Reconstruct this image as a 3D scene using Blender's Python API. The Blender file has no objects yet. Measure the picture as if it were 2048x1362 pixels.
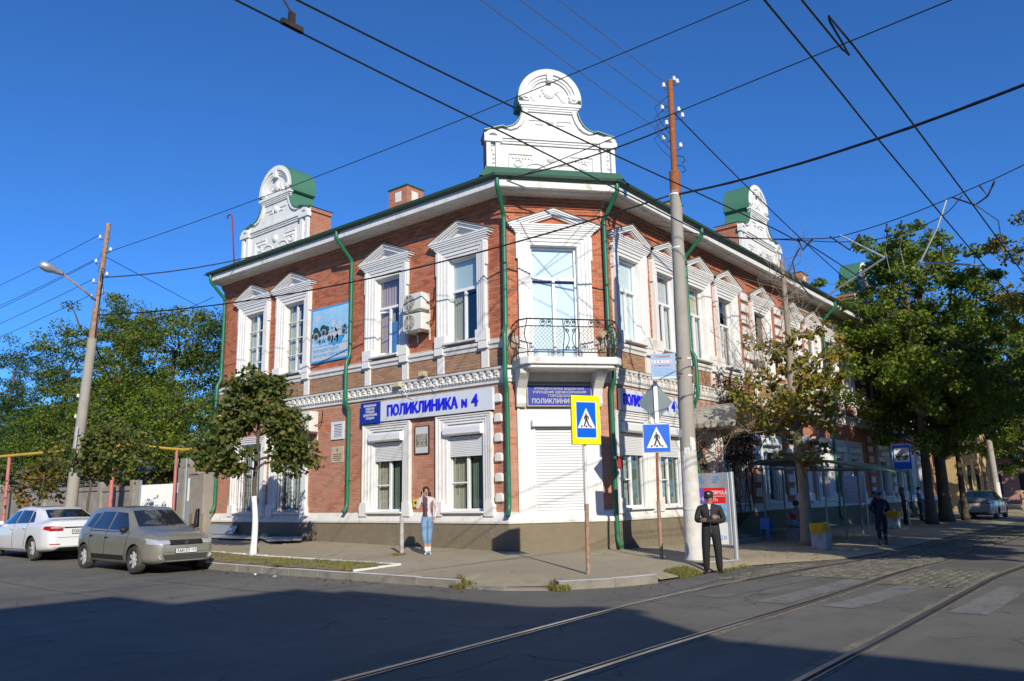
import bpy, bmesh, math, random
import numpy as np
from mathutils import Vector, Matrix, noise as mnoise

# ---------------------------------------------------------------- camera, sky, sun, exposure
SC = bpy.context.scene
COL = SC.collection
CAM = Vector((-16.2, -11.4727, 1.6))
YAW, PITCH, ROLL, FPX = 0.6793, 0.1942, 0.0200, 1592.17

def make_camera():
    cd = bpy.data.cameras.new('camera')
    cd.sensor_width = 36.0
    cd.lens = FPX / 2048 * 36
    cd.clip_start, cd.clip_end = 0.05, 2000
    co = bpy.data.objects.new('camera', cd)
    COL.objects.link(co)
    cy, sy, cp, sp = math.cos(YAW), math.sin(YAW), math.cos(PITCH), math.sin(PITCH)
    fw = Vector((cy * cp, sy * cp, sp)); rt = Vector((sy, -cy, 0)); up = rt.cross(fw)
    cr, sr = math.cos(ROLL), math.sin(ROLL)
    xa = rt * cr - up * sr; ya = rt * sr + up * cr
    m = Matrix((xa, ya, -fw)).transposed().to_4x4()
    m.translation = CAM
    co.matrix_world = m
    SC.camera = co
make_camera()

SUN_AZ, SUN_EL = math.radians(55.0), math.radians(25.5)      # direction the light travels, height of the sun
w = bpy.data.worlds.new('World'); SC.world = w; w.use_nodes = True
nt = w.node_tree
bg = nt.nodes['Background']
sk = nt.nodes.new('ShaderNodeTexSky'); sk.sky_type = 'NISHITA'; sk.sun_disc = False
sk.sun_elevation = SUN_EL
sk.sun_rotation = math.atan2(-math.cos(SUN_AZ), -math.sin(SUN_AZ))
sk.air_density, sk.dust_density, sk.ozone_density, sk.altitude = 1.0, 0.0, 10.0, 2000
tn = nt.nodes.new('ShaderNodeMix'); tn.data_type = 'RGBA'; tn.blend_type = 'MULTIPLY'; tn.inputs[0].default_value = 1; tn.inputs[7].default_value = (.70, 1.0, 1.14, 1)
nt.links.new(sk.outputs[0], tn.inputs[6]); nt.links.new(tn.outputs[2], bg.inputs[0]); bg.inputs[1].default_value = 0.15
sl = bpy.data.lights.new('sun', 'SUN'); sl.energy = 5.0; sl.angle = math.radians(0.5); sl.color = (1.0, 0.92, 0.78)
so = bpy.data.objects.new('sun', sl); COL.objects.link(so)
so.rotation_euler = Vector((math.cos(SUN_AZ) * math.cos(SUN_EL), math.sin(SUN_AZ) * math.cos(SUN_EL), -math.sin(SUN_EL))).to_track_quat('-Z', 'Y').to_euler()
so.location = (-30, -30, 30)
vs = SC.view_settings
vs.view_transform = 'Standard'; vs.look = 'None'; vs.gamma = 1.0; vs.exposure = 0.0; vs.use_curve_mapping = False
SC.render.engine = 'CYCLES'
SC.cycles.use_denoising = True
SC.cycles.max_bounces = 6; SC.cycles.diffuse_bounces = 3; SC.cycles.glossy_bounces = 3
SC.cycles.transmission_bounces = 4; SC.cycles.transparent_max_bounces = 8
SC.cycles.sample_clamp_indirect = 6
random.seed(7)
rng = np.random.default_rng(7)

# ---------------------------------------------------------------- helpers
def tag(o, label=None, cat=None, group=None, kind=None):
    if label: o['label'] = label
    if cat: o['category'] = cat
    if group: o['group'] = group
    if kind: o['kind'] = kind
    return o

def empty(name, loc=(0, 0, 0), parent=None, rz=0):
    o = bpy.data.objects.new(name, None); COL.objects.link(o)
    o.location = loc; o.rotation_euler = (0, 0, rz); o.empty_display_size = .2
    if parent: o.parent = parent
    return o

def link(name, me, parent=None, loc=None, rot=None):
    o = bpy.data.objects.new(name, me); COL.objects.link(o)
    if parent: o.parent = parent
    if loc is not None: o.location = loc
    if rot is not None: o.rotation_euler = rot
    return o

def copy_tree(o, parent=None, loc=None, rz=None):
    c = o.copy(); COL.objects.link(c)
    if parent: c.parent = parent
    if loc is not None: c.location = loc
    if rz is not None: c.rotation_euler = (0, 0, rz)
    for ch in list(o.children): copy_tree(ch, c)
    return c

class Fr:
    """a facade frame: s runs along the wall, d out of it, z up"""
    def __init__(s, O, T, N, r=1):
        s.O, s.T, s.N, s.r = Vector(O), Vector(T).normalized(), Vector(N).normalized(), r
    def p(s, a, d, z): return s.O + s.T * a + s.N * d + Vector((0, 0, z))

WORLD = Fr((0, 0, 0), (1, 0, 0), (0, 1, 0))

class MB:
    def __init__(s): s.v, s.f, s.m = [], [], []
    def add(s, vs, fs, mi=0):
        b = len(s.v); s.v += [tuple(q) for q in vs]
        for f in fs: s.f.append(tuple(b + i for i in f)); s.m.append(mi)
    def box(s, x0, x1, y0, y1, z0, z1, mi=0, F=WORLD):
        P = [F.p(a, b, c) for c in (z0, z1) for b in (y0, y1) for a in (x0, x1)]
        s.add(P, [(0, 2, 3, 1), (4, 5, 7, 6), (0, 1, 5, 4), (1, 3, 7, 5), (3, 2, 6, 7), (2, 0, 4, 6)], mi)
    def obox(s, c, ax, ay, az, mi=0):
        c, ax, ay, az = map(Vector, (c, ax, ay, az))
        P = [c + ax * i + ay * j + az * k for k in (-1, 1) for j in (-1, 1) for i in (-1, 1)]
        s.add(P, [(0, 2, 3, 1), (4, 5, 7, 6), (0, 1, 5, 4), (1, 3, 7, 5), (3, 2, 6, 7), (2, 0, 4, 6)], mi)
    def prism(s, poly, d0, d1, F=WORLD, mi=0, mside=None):
        n = len(poly)
        A = [F.p(a, d0, z) for a, z in poly]; B = [F.p(a, d1, z) for a, z in poly]
        b = len(s.v); s.v += [tuple(q) for q in A + B]
        s.f.append(tuple(b + n + i for i in range(n))); s.m.append(mi)
        s.f.append(tuple(b + n - 1 - i for i in range(n))); s.m.append(mi)
        for i in range(n):
            j = (i + 1) % n
            s.f.append((b + i, b + j, b + n + j, b + n + i)); s.m.append(mi if mside is None else mside)
    def ring(s, c, u, v, r, n): return [Vector(c) + u * (r * math.cos(2 * math.pi * i / n)) + v * (r * math.sin(2 * math.pi * i / n)) for i in range(n)]
    def tube(s, pts, rad, n=6, mi=0, caps=True, closed=False):
        pts = [Vector(p) for p in pts]; k = len(pts)
        rs = rad if isinstance(rad, (list, tuple)) else [rad] * k
        b = len(s.v); u = None
        for i, p in enumerate(pts):
            if closed: t = pts[(i + 1) % k] - pts[i - 1]
            else: t = pts[min(i + 1, k - 1)] - pts[max(i - 1, 0)]
            t.normalize()
            if u is None:
                u = t.cross(Vector((0, 0, 1)))
                if u.length < .05: u = t.cross(Vector((1, 0, 0)))
            u = (u - t * u.dot(t)); u.normalize(); v = t.cross(u)
            s.v += [tuple(q) for q in s.ring(p, u, v, rs[i], n)]
        for i in range(k if closed else k - 1):
            for j in range(n):
                a0 = b + i * n; a1 = b + ((i + 1) % k) * n
                s.f.append((a0 + j, a0 + (j + 1) % n, a1 + (j + 1) % n, a1 + j)); s.m.append(mi)
        if caps and not closed:
            s.f.append(tuple(b + n - 1 - j for j in range(n))); s.m.append(mi)
            s.f.append(tuple(b + (k - 1) * n + j for j in range(n))); s.m.append(mi)
    def cyl(s, p0, p1, r0, r1=None, n=12, mi=0): s.tube([p0, p1], [r0, r0 if r1 is None else r1], n, mi)
    def lathe(s, c, prof, n=16, mi=0, ax=(0, 0, 1), caps=True):
        ax = Vector(ax).normalized(); u = ax.cross(Vector((1, 0, 0)))
        if u.length < .1: u = ax.cross(Vector((0, 1, 0)))
        u.normalize(); v = ax.cross(u); b = len(s.v); k = len(prof)
        for r, h in prof: s.v += [tuple(q) for q in s.ring(Vector(c) + ax * h, u, v, max(r, 1e-4), n)]
        for i in range(k - 1):
            for j in range(n):
                s.f.append((b + i * n + j, b + i * n + (j + 1) % n, b + (i + 1) * n + (j + 1) % n, b + (i + 1) * n + j)); s.m.append(mi)
        if caps:
            s.f.append(tuple(b + n - 1 - j for j in range(n))); s.m.append(mi)
            s.f.append(tuple(b + (k - 1) * n + j for j in range(n))); s.m.append(mi)
    def sweep(s, path, prof, mi=0, ends=True):
        """profile (d, z) carried along a plan path with mitred corners; d points to the right of travel"""
        n = len(path); P = [Vector((p[0], p[1])) for p in path]
        nr = []
        for i in range(n - 1):
            t = (P[i + 1] - P[i]).normalized(); nr.append(Vector((t.y, -t.x)))
        mit = []
        for i in range(n):
            if i == 0: mit.append(nr[0])
            elif i == n - 1: mit.append(nr[-1])
            else:
                q = (nr[i - 1] + nr[i]); mit.append(q / (1 + nr[i - 1].dot(nr[i])))
        b = len(s.v); k = len(prof)
        for i in range(n):
            for d, z in prof: s.v.append((P[i].x + mit[i].x * d, P[i].y + mit[i].y * d, z))
        for i in range(n - 1):
            for j in range(k):
                j2 = (j + 1) % k
                s.f.append((b + i * k + j, b + i * k + j2, b + (i + 1) * k + j2, b + (i + 1) * k + j)); s.m.append(mi)
        if ends:
            s.f.append(tuple(b + j for j in range(k))); s.m.append(mi)
            s.f.append(tuple(b + (n - 1) * k + k - 1 - j for j in range(k))); s.m.append(mi)
    def mesh(s, name, mats, smooth=False, bevel=0):
        me = bpy.data.meshes.new(name)
        me.from_pydata(s.v, [], s.f)
        if not isinstance(mats, (list, tuple)): mats = [mats]
        for m in mats: me.materials.append(MAT[m] if isinstance(m, str) else m)
        if len(mats) > 1: me.polygons.foreach_set('material_index', s.m)
        if bevel:
            bm = bmesh.new(); bm.from_mesh(me)
            bmesh.ops.remove_doubles(bm, verts=bm.verts, dist=1e-5)
            bmesh.ops.recalc_face_normals(bm, faces=bm.faces)
            bmesh.ops.bevel(bm, geom=list(bm.edges), offset=bevel, segments=1, affect='EDGES', clamp_overlap=True)
            bm.to_mesh(me); bm.free()
        else:
            bm = bmesh.new(); bm.from_mesh(me); bmesh.ops.recalc_face_normals(bm, faces=bm.faces); bm.to_mesh(me); bm.free()
        if smooth:
            me.polygons.foreach_set('use_smooth', [True] * len(me.polygons))
            if isinstance(smooth, float): me.set_sharp_from_angle(angle=math.radians(smooth))
        me.update()
        return me
    def build(s, name, mats, parent=None, smooth=False, bevel=0, loc=None, rot=None):
        return link(name, s.mesh(name, mats, smooth, bevel), parent, loc, rot)

TMP = bpy.data.scenes.new('evaluation')
def evaluated(o):
    """the mesh of an object with its modifiers applied, read in a small scene of its own"""
    vl = TMP.view_layers[0]; vl.update(); dg = vl.depsgraph
    return bpy.data.meshes.new_from_object(o.evaluated_get(dg))
def tlink(name, data): o = bpy.data.objects.new(name, data); TMP.collection.objects.link(o); return o

def text_mb(body, size, extrude=.004, bold=0.0, width=None, align='LEFT', squeeze=None, mb=None, F=WORLD, s=0, z=0, d=0, mi=0, spacing=1.0):
    """lettering as real geometry, laid in a facade frame (F.r = reading direction along s)"""
    cu = bpy.data.curves.new('lettering', 'FONT'); cu.body = body; cu.size = size; cu.extrude = extrude; cu.offset = bold
    cu.align_x = 'LEFT'; cu.space_line = .95; cu.space_character = spacing; cu.resolution_u = 3
    o = tlink('lettering', cu); me = evaluated(o)
    bpy.data.objects.remove(o); bpy.data.curves.remove(cu)
    V = np.empty(len(me.vertices) * 3); me.vertices.foreach_get('co', V); V = V.reshape(-1, 3)
    Fs = [tuple(p.vertices) for p in me.polygons]; bpy.data.meshes.remove(me)
    if not len(V): return mb or MB()
    w_ = V[:, 0].max() - V[:, 0].min(); V[:, 0] -= V[:, 0].min()
    if width: V[:, 0] *= width / w_; w_ = width
    if align == 'CENTER': V[:, 0] -= w_ / 2
    if squeeze: V[:, 1] *= squeeze
    mb = mb or MB()
    mb.add([F.p(s + F.r * a, d + c, z + b) for a, b, c in V], Fs, mi)
    return mb

# ---------------------------------------------------------------- materials
MAT = {}
def M(name, col, var=.12, scale=5., rough=.8, bump=.0, bscale=60., metal=0., col2=None, amt=.35, scale2=1.3, spec=.4, island=0., coat=0., trans=0., stretch=None, sharp=.12, bdist=.01, streak=0.):
    m = bpy.data.materials.new(name); m.use_nodes = True; n = m.node_tree; N = n.nodes; Lk = n.links
    b = N['Principled BSDF']
    tc = N.new('ShaderNodeTexCoord'); vec = tc.outputs['Object']
    if stretch:
        mp = N.new('ShaderNodeMapping'); mp.inputs['Scale'].default_value = stretch; Lk.new(vec, mp.inputs[0]); vec = mp.outputs[0]
    nz = N.new('ShaderNodeTexNoise'); nz.inputs['Scale'].default_value = scale; nz.inputs['Detail'].default_value = 7; nz.inputs['Roughness'].default_value = .65
    Lk.new(vec, nz.inputs['Vector'])
    mx = N.new('ShaderNodeMix'); mx.data_type = 'RGBA'
    lo = [max(0, c * (1 - 2 * var)) for c in col]; hi = [min(1, c * (1 + 2 * var)) for c in col]
    mx.inputs[6].default_value = (*lo, 1); mx.inputs[7].default_value = (*hi, 1)
    fac = nz.outputs['Fac']
    Lk.new(fac, mx.inputs[0]); out = mx.outputs[2]
    if island:
        g = N.new('ShaderNodeNewGeometry'); oi = N.new('ShaderNodeObjectInfo')
        ad = N.new('ShaderNodeMath'); ad.operation = 'ADD'; Lk.new(g.outputs['Random Per Island'], ad.inputs[0]); Lk.new(oi.outputs['Random'], ad.inputs[1])
        fr = N.new('ShaderNodeMath'); fr.operation = 'FRACT'; Lk.new(ad.outputs[0], fr.inputs[0])
        mr = N.new('ShaderNodeMapRange'); mr.inputs[3].default_value = 1 - island; mr.inputs[4].default_value = 1 + island; Lk.new(fr.outputs[0], mr.inputs[0])
        vm = N.new('ShaderNodeVectorMath'); vm.operation = 'SCALE'; Lk.new(out, vm.inputs[0]); Lk.new(mr.outputs[0], vm.inputs['Scale']); out = vm.outputs[0]
    if col2:
        n2 = N.new('ShaderNodeTexNoise'); n2.inputs['Scale'].default_value = scale2; n2.inputs['Detail'].default_value = 9; n2.inputs['Roughness'].default_value = .7
        Lk.new(vec, n2.inputs['Vector'])
        r2 = N.new('ShaderNodeMapRange'); r2.inputs[1].default_value = 1 - amt - sharp; r2.inputs[2].default_value = 1 - amt + sharp; Lk.new(n2.outputs['Fac'], r2.inputs[0])
        m2 = N.new('ShaderNodeMix'); m2.data_type = 'RGBA'; Lk.new(r2.outputs[0], m2.inputs[0]); Lk.new(out, m2.inputs[6]); m2.inputs[7].default_value = (*col2, 1); out = m2.outputs[2]
    if streak:
        mp3 = N.new('ShaderNodeMapping'); mp3.inputs['Scale'].default_value = (7, 7, .5); Lk.new(tc.outputs['Object'], mp3.inputs[0])
        n3 = N.new('ShaderNodeTexNoise'); n3.inputs['Scale'].default_value = 1.; n3.inputs['Detail'].default_value = 8; n3.inputs['Roughness'].default_value = .7; Lk.new(mp3.outputs[0], n3.inputs['Vector'])
        r3 = N.new('ShaderNodeMapRange'); r3.inputs[1].default_value = .5; r3.inputs[2].default_value = .78; r3.inputs[3].default_value = 0; r3.inputs[4].default_value = streak; Lk.new(n3.outputs['Fac'], r3.inputs[0])
        m3 = N.new('ShaderNodeMix'); m3.data_type = 'RGBA'; Lk.new(r3.outputs[0], m3.inputs[0]); Lk.new(out, m3.inputs[6]); m3.inputs[7].default_value = (.33, .29, .22, 1); out = m3.outputs[2]
    Lk.new(out, b.inputs['Base Color'])
    b.inputs['Roughness'].default_value = rough; b.inputs['Metallic'].default_value = metal
    b.inputs['Specular IOR Level'].default_value = spec
    if coat: b.inputs['Coat Weight'].default_value = coat; b.inputs['Coat Roughness'].default_value = .04
    if bump:
        nb = N.new('ShaderNodeTexNoise'); nb.inputs['Scale'].default_value = bscale; nb.inputs['Detail'].default_value = 5; Lk.new(vec, nb.inputs['Vector'])
        bp = N.new('ShaderNodeBump'); bp.inputs['Strength'].default_value = bump; bp.inputs['Distance'].default_value = bdist
        Lk.new(nb.outputs['Fac'], bp.inputs['Height']); Lk.new(bp.outputs[0], b.inputs['Normal'])
    if trans:
        tr = N.new('ShaderNodeBsdfTranslucent'); Lk.new(out, tr.inputs[0])
        ms = N.new('ShaderNodeMixShader'); ms.inputs[0].default_value = trans
        Lk.new(b.outputs[0], ms.inputs[1]); Lk.new(tr.outputs[0], ms.inputs[2]); Lk.new(ms.outputs[0], N['Material Output'].inputs[0])
    MAT[name] = m
    return m

def leafmat(name, cols, trans=.35, rough=.5):
    """foliage: every leaf takes its own place on a ramp of leaf colours"""
    m = bpy.data.materials.new(name); m.use_nodes = True; n = m.node_tree; N = n.nodes; Lk = n.links
    b = N['Principled BSDF']; g = N.new('ShaderNodeNewGeometry'); rp = N.new('ShaderNodeValToRGB')
    tc = N.new('ShaderNodeTexCoord'); nz = N.new('ShaderNodeTexNoise'); nz.inputs['Scale'].default_value = .9; nz.inputs['Detail'].default_value = 3
    Lk.new(tc.outputs['Object'], nz.inputs['Vector'])
    mx = N.new('ShaderNodeMix'); mx.data_type = 'FLOAT'; mx.inputs[0].default_value = .55
    Lk.new(nz.outputs['Fac'], mx.inputs[2]); Lk.new(g.outputs['Random Per Island'], mx.inputs[3]); Lk.new(mx.outputs[0], rp.inputs[0])
    e = rp.color_ramp.elements
    for i, (p, c) in enumerate(cols):
        el = e[i] if i < 2 else e.new(p)
        el.position = p; el.color = (*c, 1)
    Lk.new(rp.outputs[0], b.inputs['Base Color']); b.inputs['Roughness'].default_value = rough; b.inputs['Specular IOR Level'].default_value = .35
    tr = N.new('ShaderNodeBsdfTranslucent'); Lk.new(rp.outputs[0], tr.inputs[0])
    ms = N.new('ShaderNodeMixShader'); ms.inputs[0].default_value = trans
    Lk.new(b.outputs[0], ms.inputs[1]); Lk.new(tr.outputs[0], ms.inputs[2]); Lk.new(ms.outputs[0], N['Material Output'].inputs[0])
    MAT[name] = m

def glassmat(name, tint=(.9, .95, .95), refl=.12):
    m = bpy.data.materials.new(name); m.use_nodes = True; n = m.node_tree; N = n.nodes; Lk = n.links
    N.remove(N['Principled BSDF'])
    t = N.new('ShaderNodeBsdfTransparent'); t.inputs[0].default_value = (*tint, 1)
    gl = N.new('ShaderNodeBsdfGlossy'); gl.inputs['Roughness'].default_value = .02; gl.inputs[0].default_value = (.95, .97, 1, 1)
    fr = N.new('ShaderNodeFresnel'); fr.inputs[0].default_value = 1.5
    ad = N.new('ShaderNodeMath'); ad.operation = 'ADD'; ad.use_clamp = True; ad.inputs[1].default_value = refl; Lk.new(fr.outputs[0], ad.inputs[0])
    ge = N.new('ShaderNodeNewGeometry'); iv = N.new('ShaderNodeMath'); iv.operation = 'SUBTRACT'; iv.inputs[0].default_value = 1; Lk.new(ge.outputs['Backfacing'], iv.inputs[1])
    ml = N.new('ShaderNodeMath'); ml.operation = 'MULTIPLY'; Lk.new(ad.outputs[0], ml.inputs[0]); Lk.new(iv.outputs[0], ml.inputs[1])
    tc = N.new('ShaderNodeTexCoord'); nz = N.new('ShaderNodeTexNoise'); nz.inputs['Scale'].default_value = 1.6; Lk.new(tc.outputs['Object'], nz.inputs['Vector'])
    bp = N.new('ShaderNodeBump'); bp.inputs['Strength'].default_value = .06; bp.inputs['Distance'].default_value = .1; Lk.new(nz.outputs['Fac'], bp.inputs['Height']); Lk.new(bp.outputs[0], gl.inputs['Normal'])
    ms = N.new('ShaderNodeMixShader'); Lk.new(ml.outputs[0], ms.inputs[0]); Lk.new(t.outputs[0], ms.inputs[1]); Lk.new(gl.outputs[0], ms.inputs[2])
    Lk.new(ms.outputs[0], N['Material Output'].inputs[0])
    MAT[name] = m

def paving(name, base, patch, crack, speck, cscale=.5):
    """worn asphalt: broad patches, fine grit, wandering cracks"""
    m = bpy.data.materials.new(name); m.use_nodes = True; n = m.node_tree; N = n.nodes; Lk = n.links; b = N['Principled BSDF']
    tc = N.new('ShaderNodeTexCoord'); vec = tc.outputs['Object']
    def nz(sc, det=6, ro=.6, v=None): q = N.new('ShaderNodeTexNoise'); q.inputs['Scale'].default_value = sc; q.inputs['Detail'].default_value = det; q.inputs['Roughness'].default_value = ro; Lk.new(v or vec, q.inputs['Vector']); return q.outputs['Fac']
    def rg(f, a0, a1, b0=0., b1=1.): q = N.new('ShaderNodeMapRange'); q.inputs[1].default_value = a0; q.inputs[2].default_value = a1; q.inputs[3].default_value = b0; q.inputs[4].default_value = b1; Lk.new(f, q.inputs[0]); return q.outputs[0]
    def mix(f, c0, c1, mode='MIX'):
        q = N.new('ShaderNodeMix'); q.data_type = 'RGBA'; q.blend_type = mode
        Lk.new(f, q.inputs[0]) if not isinstance(f, (int, float)) else setattr(q.inputs[0], 'default_value', f)
        for i, c in ((6, c0), (7, c1)):
            if isinstance(c, tuple): q.inputs[i].default_value = (*c, 1)
            else: Lk.new(c, q.inputs[i])
        return q.outputs[2]
    c = mix(rg(nz(.22, 7, .62), .42, .62), base, patch)
    c = mix(rg(nz(1.7, 8, .7), .5, .72, 0, .55), c, tuple(x * .62 for x in base))
    mp = N.new('ShaderNodeMapping'); mp.inputs['Scale'].default_value = (.25, 1.6, 1); Lk.new(vec, mp.inputs[0])
    c = mix(rg(nz(.8, 6, .6, mp.outputs[0]), .52, .75, 0, .45), c, tuple(min(1, x * 1.25) for x in patch))
    g = mix(rg(nz(75, 3, .8), .35, .65), tuple([1 - speck] * 3), tuple([1 + speck] * 3)); c = mix(1., c, g, 'MULTIPLY')
    dn = N.new('ShaderNodeTexNoise'); dn.inputs['Scale'].default_value = 1.3; dn.inputs['Detail'].default_value = 6; Lk.new(vec, dn.inputs['Vector'])
    sc = N.new('ShaderNodeVectorMath'); sc.operation = 'SCALE'; sc.inputs['Scale'].default_value = .9; Lk.new(dn.outputs['Color'], sc.inputs[0])
    ad = N.new('ShaderNodeVectorMath'); ad.operation = 'ADD'; Lk.new(vec, ad.inputs[0]); Lk.new(sc.outputs[0], ad.inputs[1])
    vo = N.new('ShaderNodeTexVoronoi'); vo.feature = 'DISTANCE_TO_EDGE'; vo.inputs['Scale'].default_value = cscale; Lk.new(ad.outputs[0], vo.inputs['Vector'])
    cm = N.new('ShaderNodeMath'); cm.operation = 'MULTIPLY'; Lk.new(rg(vo.outputs['Distance'], .003, .011, crack, 0), cm.inputs[0]); Lk.new(rg(nz(.5, 3), .45, .58), cm.inputs[1])
    c = mix(cm.outputs[0], c, tuple(x * .3 for x in base))
    Lk.new(c, b.inputs['Base Color']); b.inputs['Roughness'].default_value = .86; b.inputs['Specular IOR Level'].default_value = .35
    bp = N.new('ShaderNodeBump'); bp.inputs['Strength'].default_value = .55; bp.inputs['Distance'].default_value = .008; Lk.new(nz(110, 4, .7), bp.inputs['Height']); Lk.new(bp.outputs[0], b.inputs['Normal'])
    MAT[name] = m
paving('asphalt', (.138, .132, .112), (.185, .175, .147), .8, .16)
paving('pavement', (.35, .297, .20), (.40, .347, .245), .45, .08, .4)
M('concrete', (.34, .31, .27), .14, 4, .9, .4, 50, col2=(.2, .18, .15), amt=.34, scale2=1.2)
M('kerb_concrete', (.27, .25, .21), .18, 6, .9, .5, 50, col2=(.14, .13, .11), amt=.4, scale2=3.)
M('kerb_white', (.72, .71, .68), .08, 7, .85, .2, 60, col2=(.35, .33, .29), amt=.33, scale2=5.)
M('road_paint', (.25, .245, .23), .15, 5, .8, .3, 120, col2=(.135, .128, .112), amt=.50, scale2=5., sharp=.12)
M('road_paint_faint', (.19, .184, .17), .15, 5, .8, .3, 120, col2=(.135, .128, .112), amt=.54, scale2=4., sharp=.1)
M('rail_steel', (.42, .40, .38), .2, 8, .33, .1, 60, metal=.9)
M('rail_groove', (.02, .018, .016), .2, 8, .9)
M('gravel_edge', (.26, .22, .16), .35, 30, .95, .8, 60, col2=(.1, .09, .07), amt=.45, scale2=14)
M('cobble', (.15, .14, .11), .2, 9, .85, .5, 40, island=.3)
M('cobble_bed', (.16, .15, .1), .3, 12, .95, .5, 60, col2=(.08, .11, .03), amt=.42, scale2=2.5)
M('soil', (.26, .2, .13), .2, 8, .95, .6, 40, col2=(.14, .15, .05), amt=.45, scale2=2.5)
M('white_plaster', (.76, .75, .72), .05, 2.5, .85, .3, 30, col2=(.60, .56, .49), amt=.36, scale2=2.6, sharp=.1, streak=.25)
M('white_plaster_old', (.74, .73, .69), .06, 3, .88, .5, 26, col2=(.46, .40, .32), amt=.37, scale2=3.2, sharp=.09, streak=.4)
M('white_brick', (.76, .75, .71), .04, 3, .85, .25, 25, col2=(.56, .48, .39), amt=.34, scale2=4., streak=.5)
M('plinth_render', (.205, .17, .115), .12, 3.5, .95, .9, 26, col2=(.28, .24, .18), amt=.3, scale2=1.6, bdist=.02)
M('mortar', (.47, .38, .29), .12, 10, .95)
M('brick', (.44, .135, .066), .1, 6, .9, .3, 60, island=.26, col2=(.48, .25, .16), amt=.32, scale2=1.4, sharp=.18)
M('brick_dusty', (.38, .20, .115), .15, 6, .92, .3, 60, island=.2, col2=(.30, .23, .14), amt=.42, scale2=2.2, sharp=.14)
M('green_metal', (.022, .16, .085), .1, 2, .38, .05, 20, spec=.5, col2=(.05, .16, .1), amt=.25, scale2=6.)
M('green_roof', (.075, .20, .12), .06, 1.2, .42, spec=.5)
M('green_flash', (.012, .10, .058), .15, 3, .65, .05, 20)
M('green_dark', (.035, .075, .05), .2, 4, .6, .1, 30)
M('grey_metal', (.33, .34, .33), .12, 4, .5, .05, 30, metal=.3)
M('galvanised', (.50, .53, .55), .12, 3, .42, .05, 30, metal=.6)
M('pvc_white', (.80, .80, .79), .02, 2, .35)
M('wood_white', (.70, .68, .62), .08, 8, .6, .2, 50, stretch=(8, 8, 1))
M('shutter', (.74, .75, .75), .02, 2, .45)
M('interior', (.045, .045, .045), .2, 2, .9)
M('curtain', (.55, .56, .54), .06, 3, .95)
M('curtain_cream', (.58, .51, .38), .08, 3, .95)
M('blind_blue', (.74, .84, .86), .04, 2, .9)
M('curtain_pink', (.62, .42, .40), .06, 3, .95)
M('curtain_green', (.20, .24, .2), .15, 3, .95)
M('blue_film', (.05, .20, .46), .35, 9, .2, .9, 14, bdist=.05)
M('rust', (.30, .10, .035), .3, 14, .85, .5, 60, col2=(.52, .38, .26), amt=.32, scale2=7., sharp=.05)
M('rust_pole', (.34, .25, .19), .25, 6, .7, .3, 40, col2=(.27, .09, .03), amt=.45, scale2=9.)
M('iron', (.03, .025, .022), .3, 10, .7, .2, 60, col2=(.12, .05, .025), amt=.35, scale2=14)
M('cable', (.012, .012, .013), .2, 4, .6)
M('wire', (.02, .02, .022), .2, 4, .5)
M('ceramic', (.75, .74, .70), .08, 9, .25)
M('blue_enamel', (.012, .03, .30), .06, 3, .3)
M('sign_blue', (.0, .115, .60), .04, 3, .35)
M('sign_grey', (.66, .70, .74), .03, 2, .3)
M('letter_blue', (.018, .018, .68), .03, 3, .3)
M('letter_white', (.75, .76, .76), .03, 3, .5)
M('letter_dark', (.03, .03, .03), .05, 3, .6)
M('letter_red', (.42, .05, .05), .1, 3, .6)
M('yellow_film', (.82, .80, .0), .03, 2, .4)
M('sign_white', (.72, .73, .73), .03, 2, .4)
M('sign_back', (.17, .22, .24), .1, 3, .5, metal=.3)
M('tarnish', (.50, .43, .30), .2, 9, .6, .2, 40)
M('slate_plate', (.60, .60, .57), .1, 6, .6, .1, 30)
M('pole_concrete', (.35, .325, .275), .1, 3, .9, .4, 40, col2=(.27, .25, .2), amt=.35, scale2=1.4)
M('pole_paint', (.60, .60, .58), .12, 4, .85, .5, 24, col2=(.52, .45, .28), amt=.4, scale2=2.6, bdist=.02)
M('paper', (.66, .67, .66), .12, 12, .9, col2=(.35, .42, .45), amt=.35, scale2=5)
M('ac_white', (.70, .68, .60), .05, 4, .5)
M('ac_grille', (.10, .10, .10), .2, 20, .6)
M('yellow_pipe', (.62, .40, .025), .1, 4, .5)
M('pink_post', (.50, .17, .15), .15, 5, .7)
M('timber_old', (.20, .17, .13), .25, 7, .9, .5, 30, stretch=(1, .2, 6))
M('slate_roof', (.20, .19, .175), .2, 3, .9, .3, 20)
M('fence_concrete', (.30, .275, .235), .15, 2, .92, .5, 40, col2=(.19, .17, .14), amt=.4, scale2=.9)
M('gate_blue', (.26, .32, .36), .08, 3, .6)
M('bark', (.11, .085, .06), .25, 9, .95, .8, 30, stretch=(1, 1, .25), bdist=.02)
M('bark_pale', (.33, .28, .21), .25, 6, .95, .8, 24, col2=(.17, .14, .11), amt=.45, scale2=6., stretch=(1, 1, .3), bdist=.02)
M('lime_wash', (.78, .78, .76), .05, 6, .9, .2, 30)
M('skin', (.48, .27, .19), .06, 20, .5)
M('skin_tan', (.34, .18, .115), .06, 20, .5)
M('hair', (.045, .022, .013), .25, 30, .5, stretch=(1, 1, .2))
M('black_cloth', (.018, .018, .020), .2, 20, .75, .2, 50)
M('black_trousers', (.014, .014, .015), .15, 10, .8)
M('navy_cloth', (.02, .022, .045), .15, 10, .85)
M('denim', (.17, .30, .46), .12, 9, .85, .2, 90, col2=(.26, .40, .54), amt=.3, scale2=4)
M('lilac_cloth', (.58, .51, .52), .06, 9, .85, .2, 30)
M('plum_cloth', (.075, .05, .07), .1, 10, .9)
M('shoe_white', (.42, .44, .52), .1, 14, .6)
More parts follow.
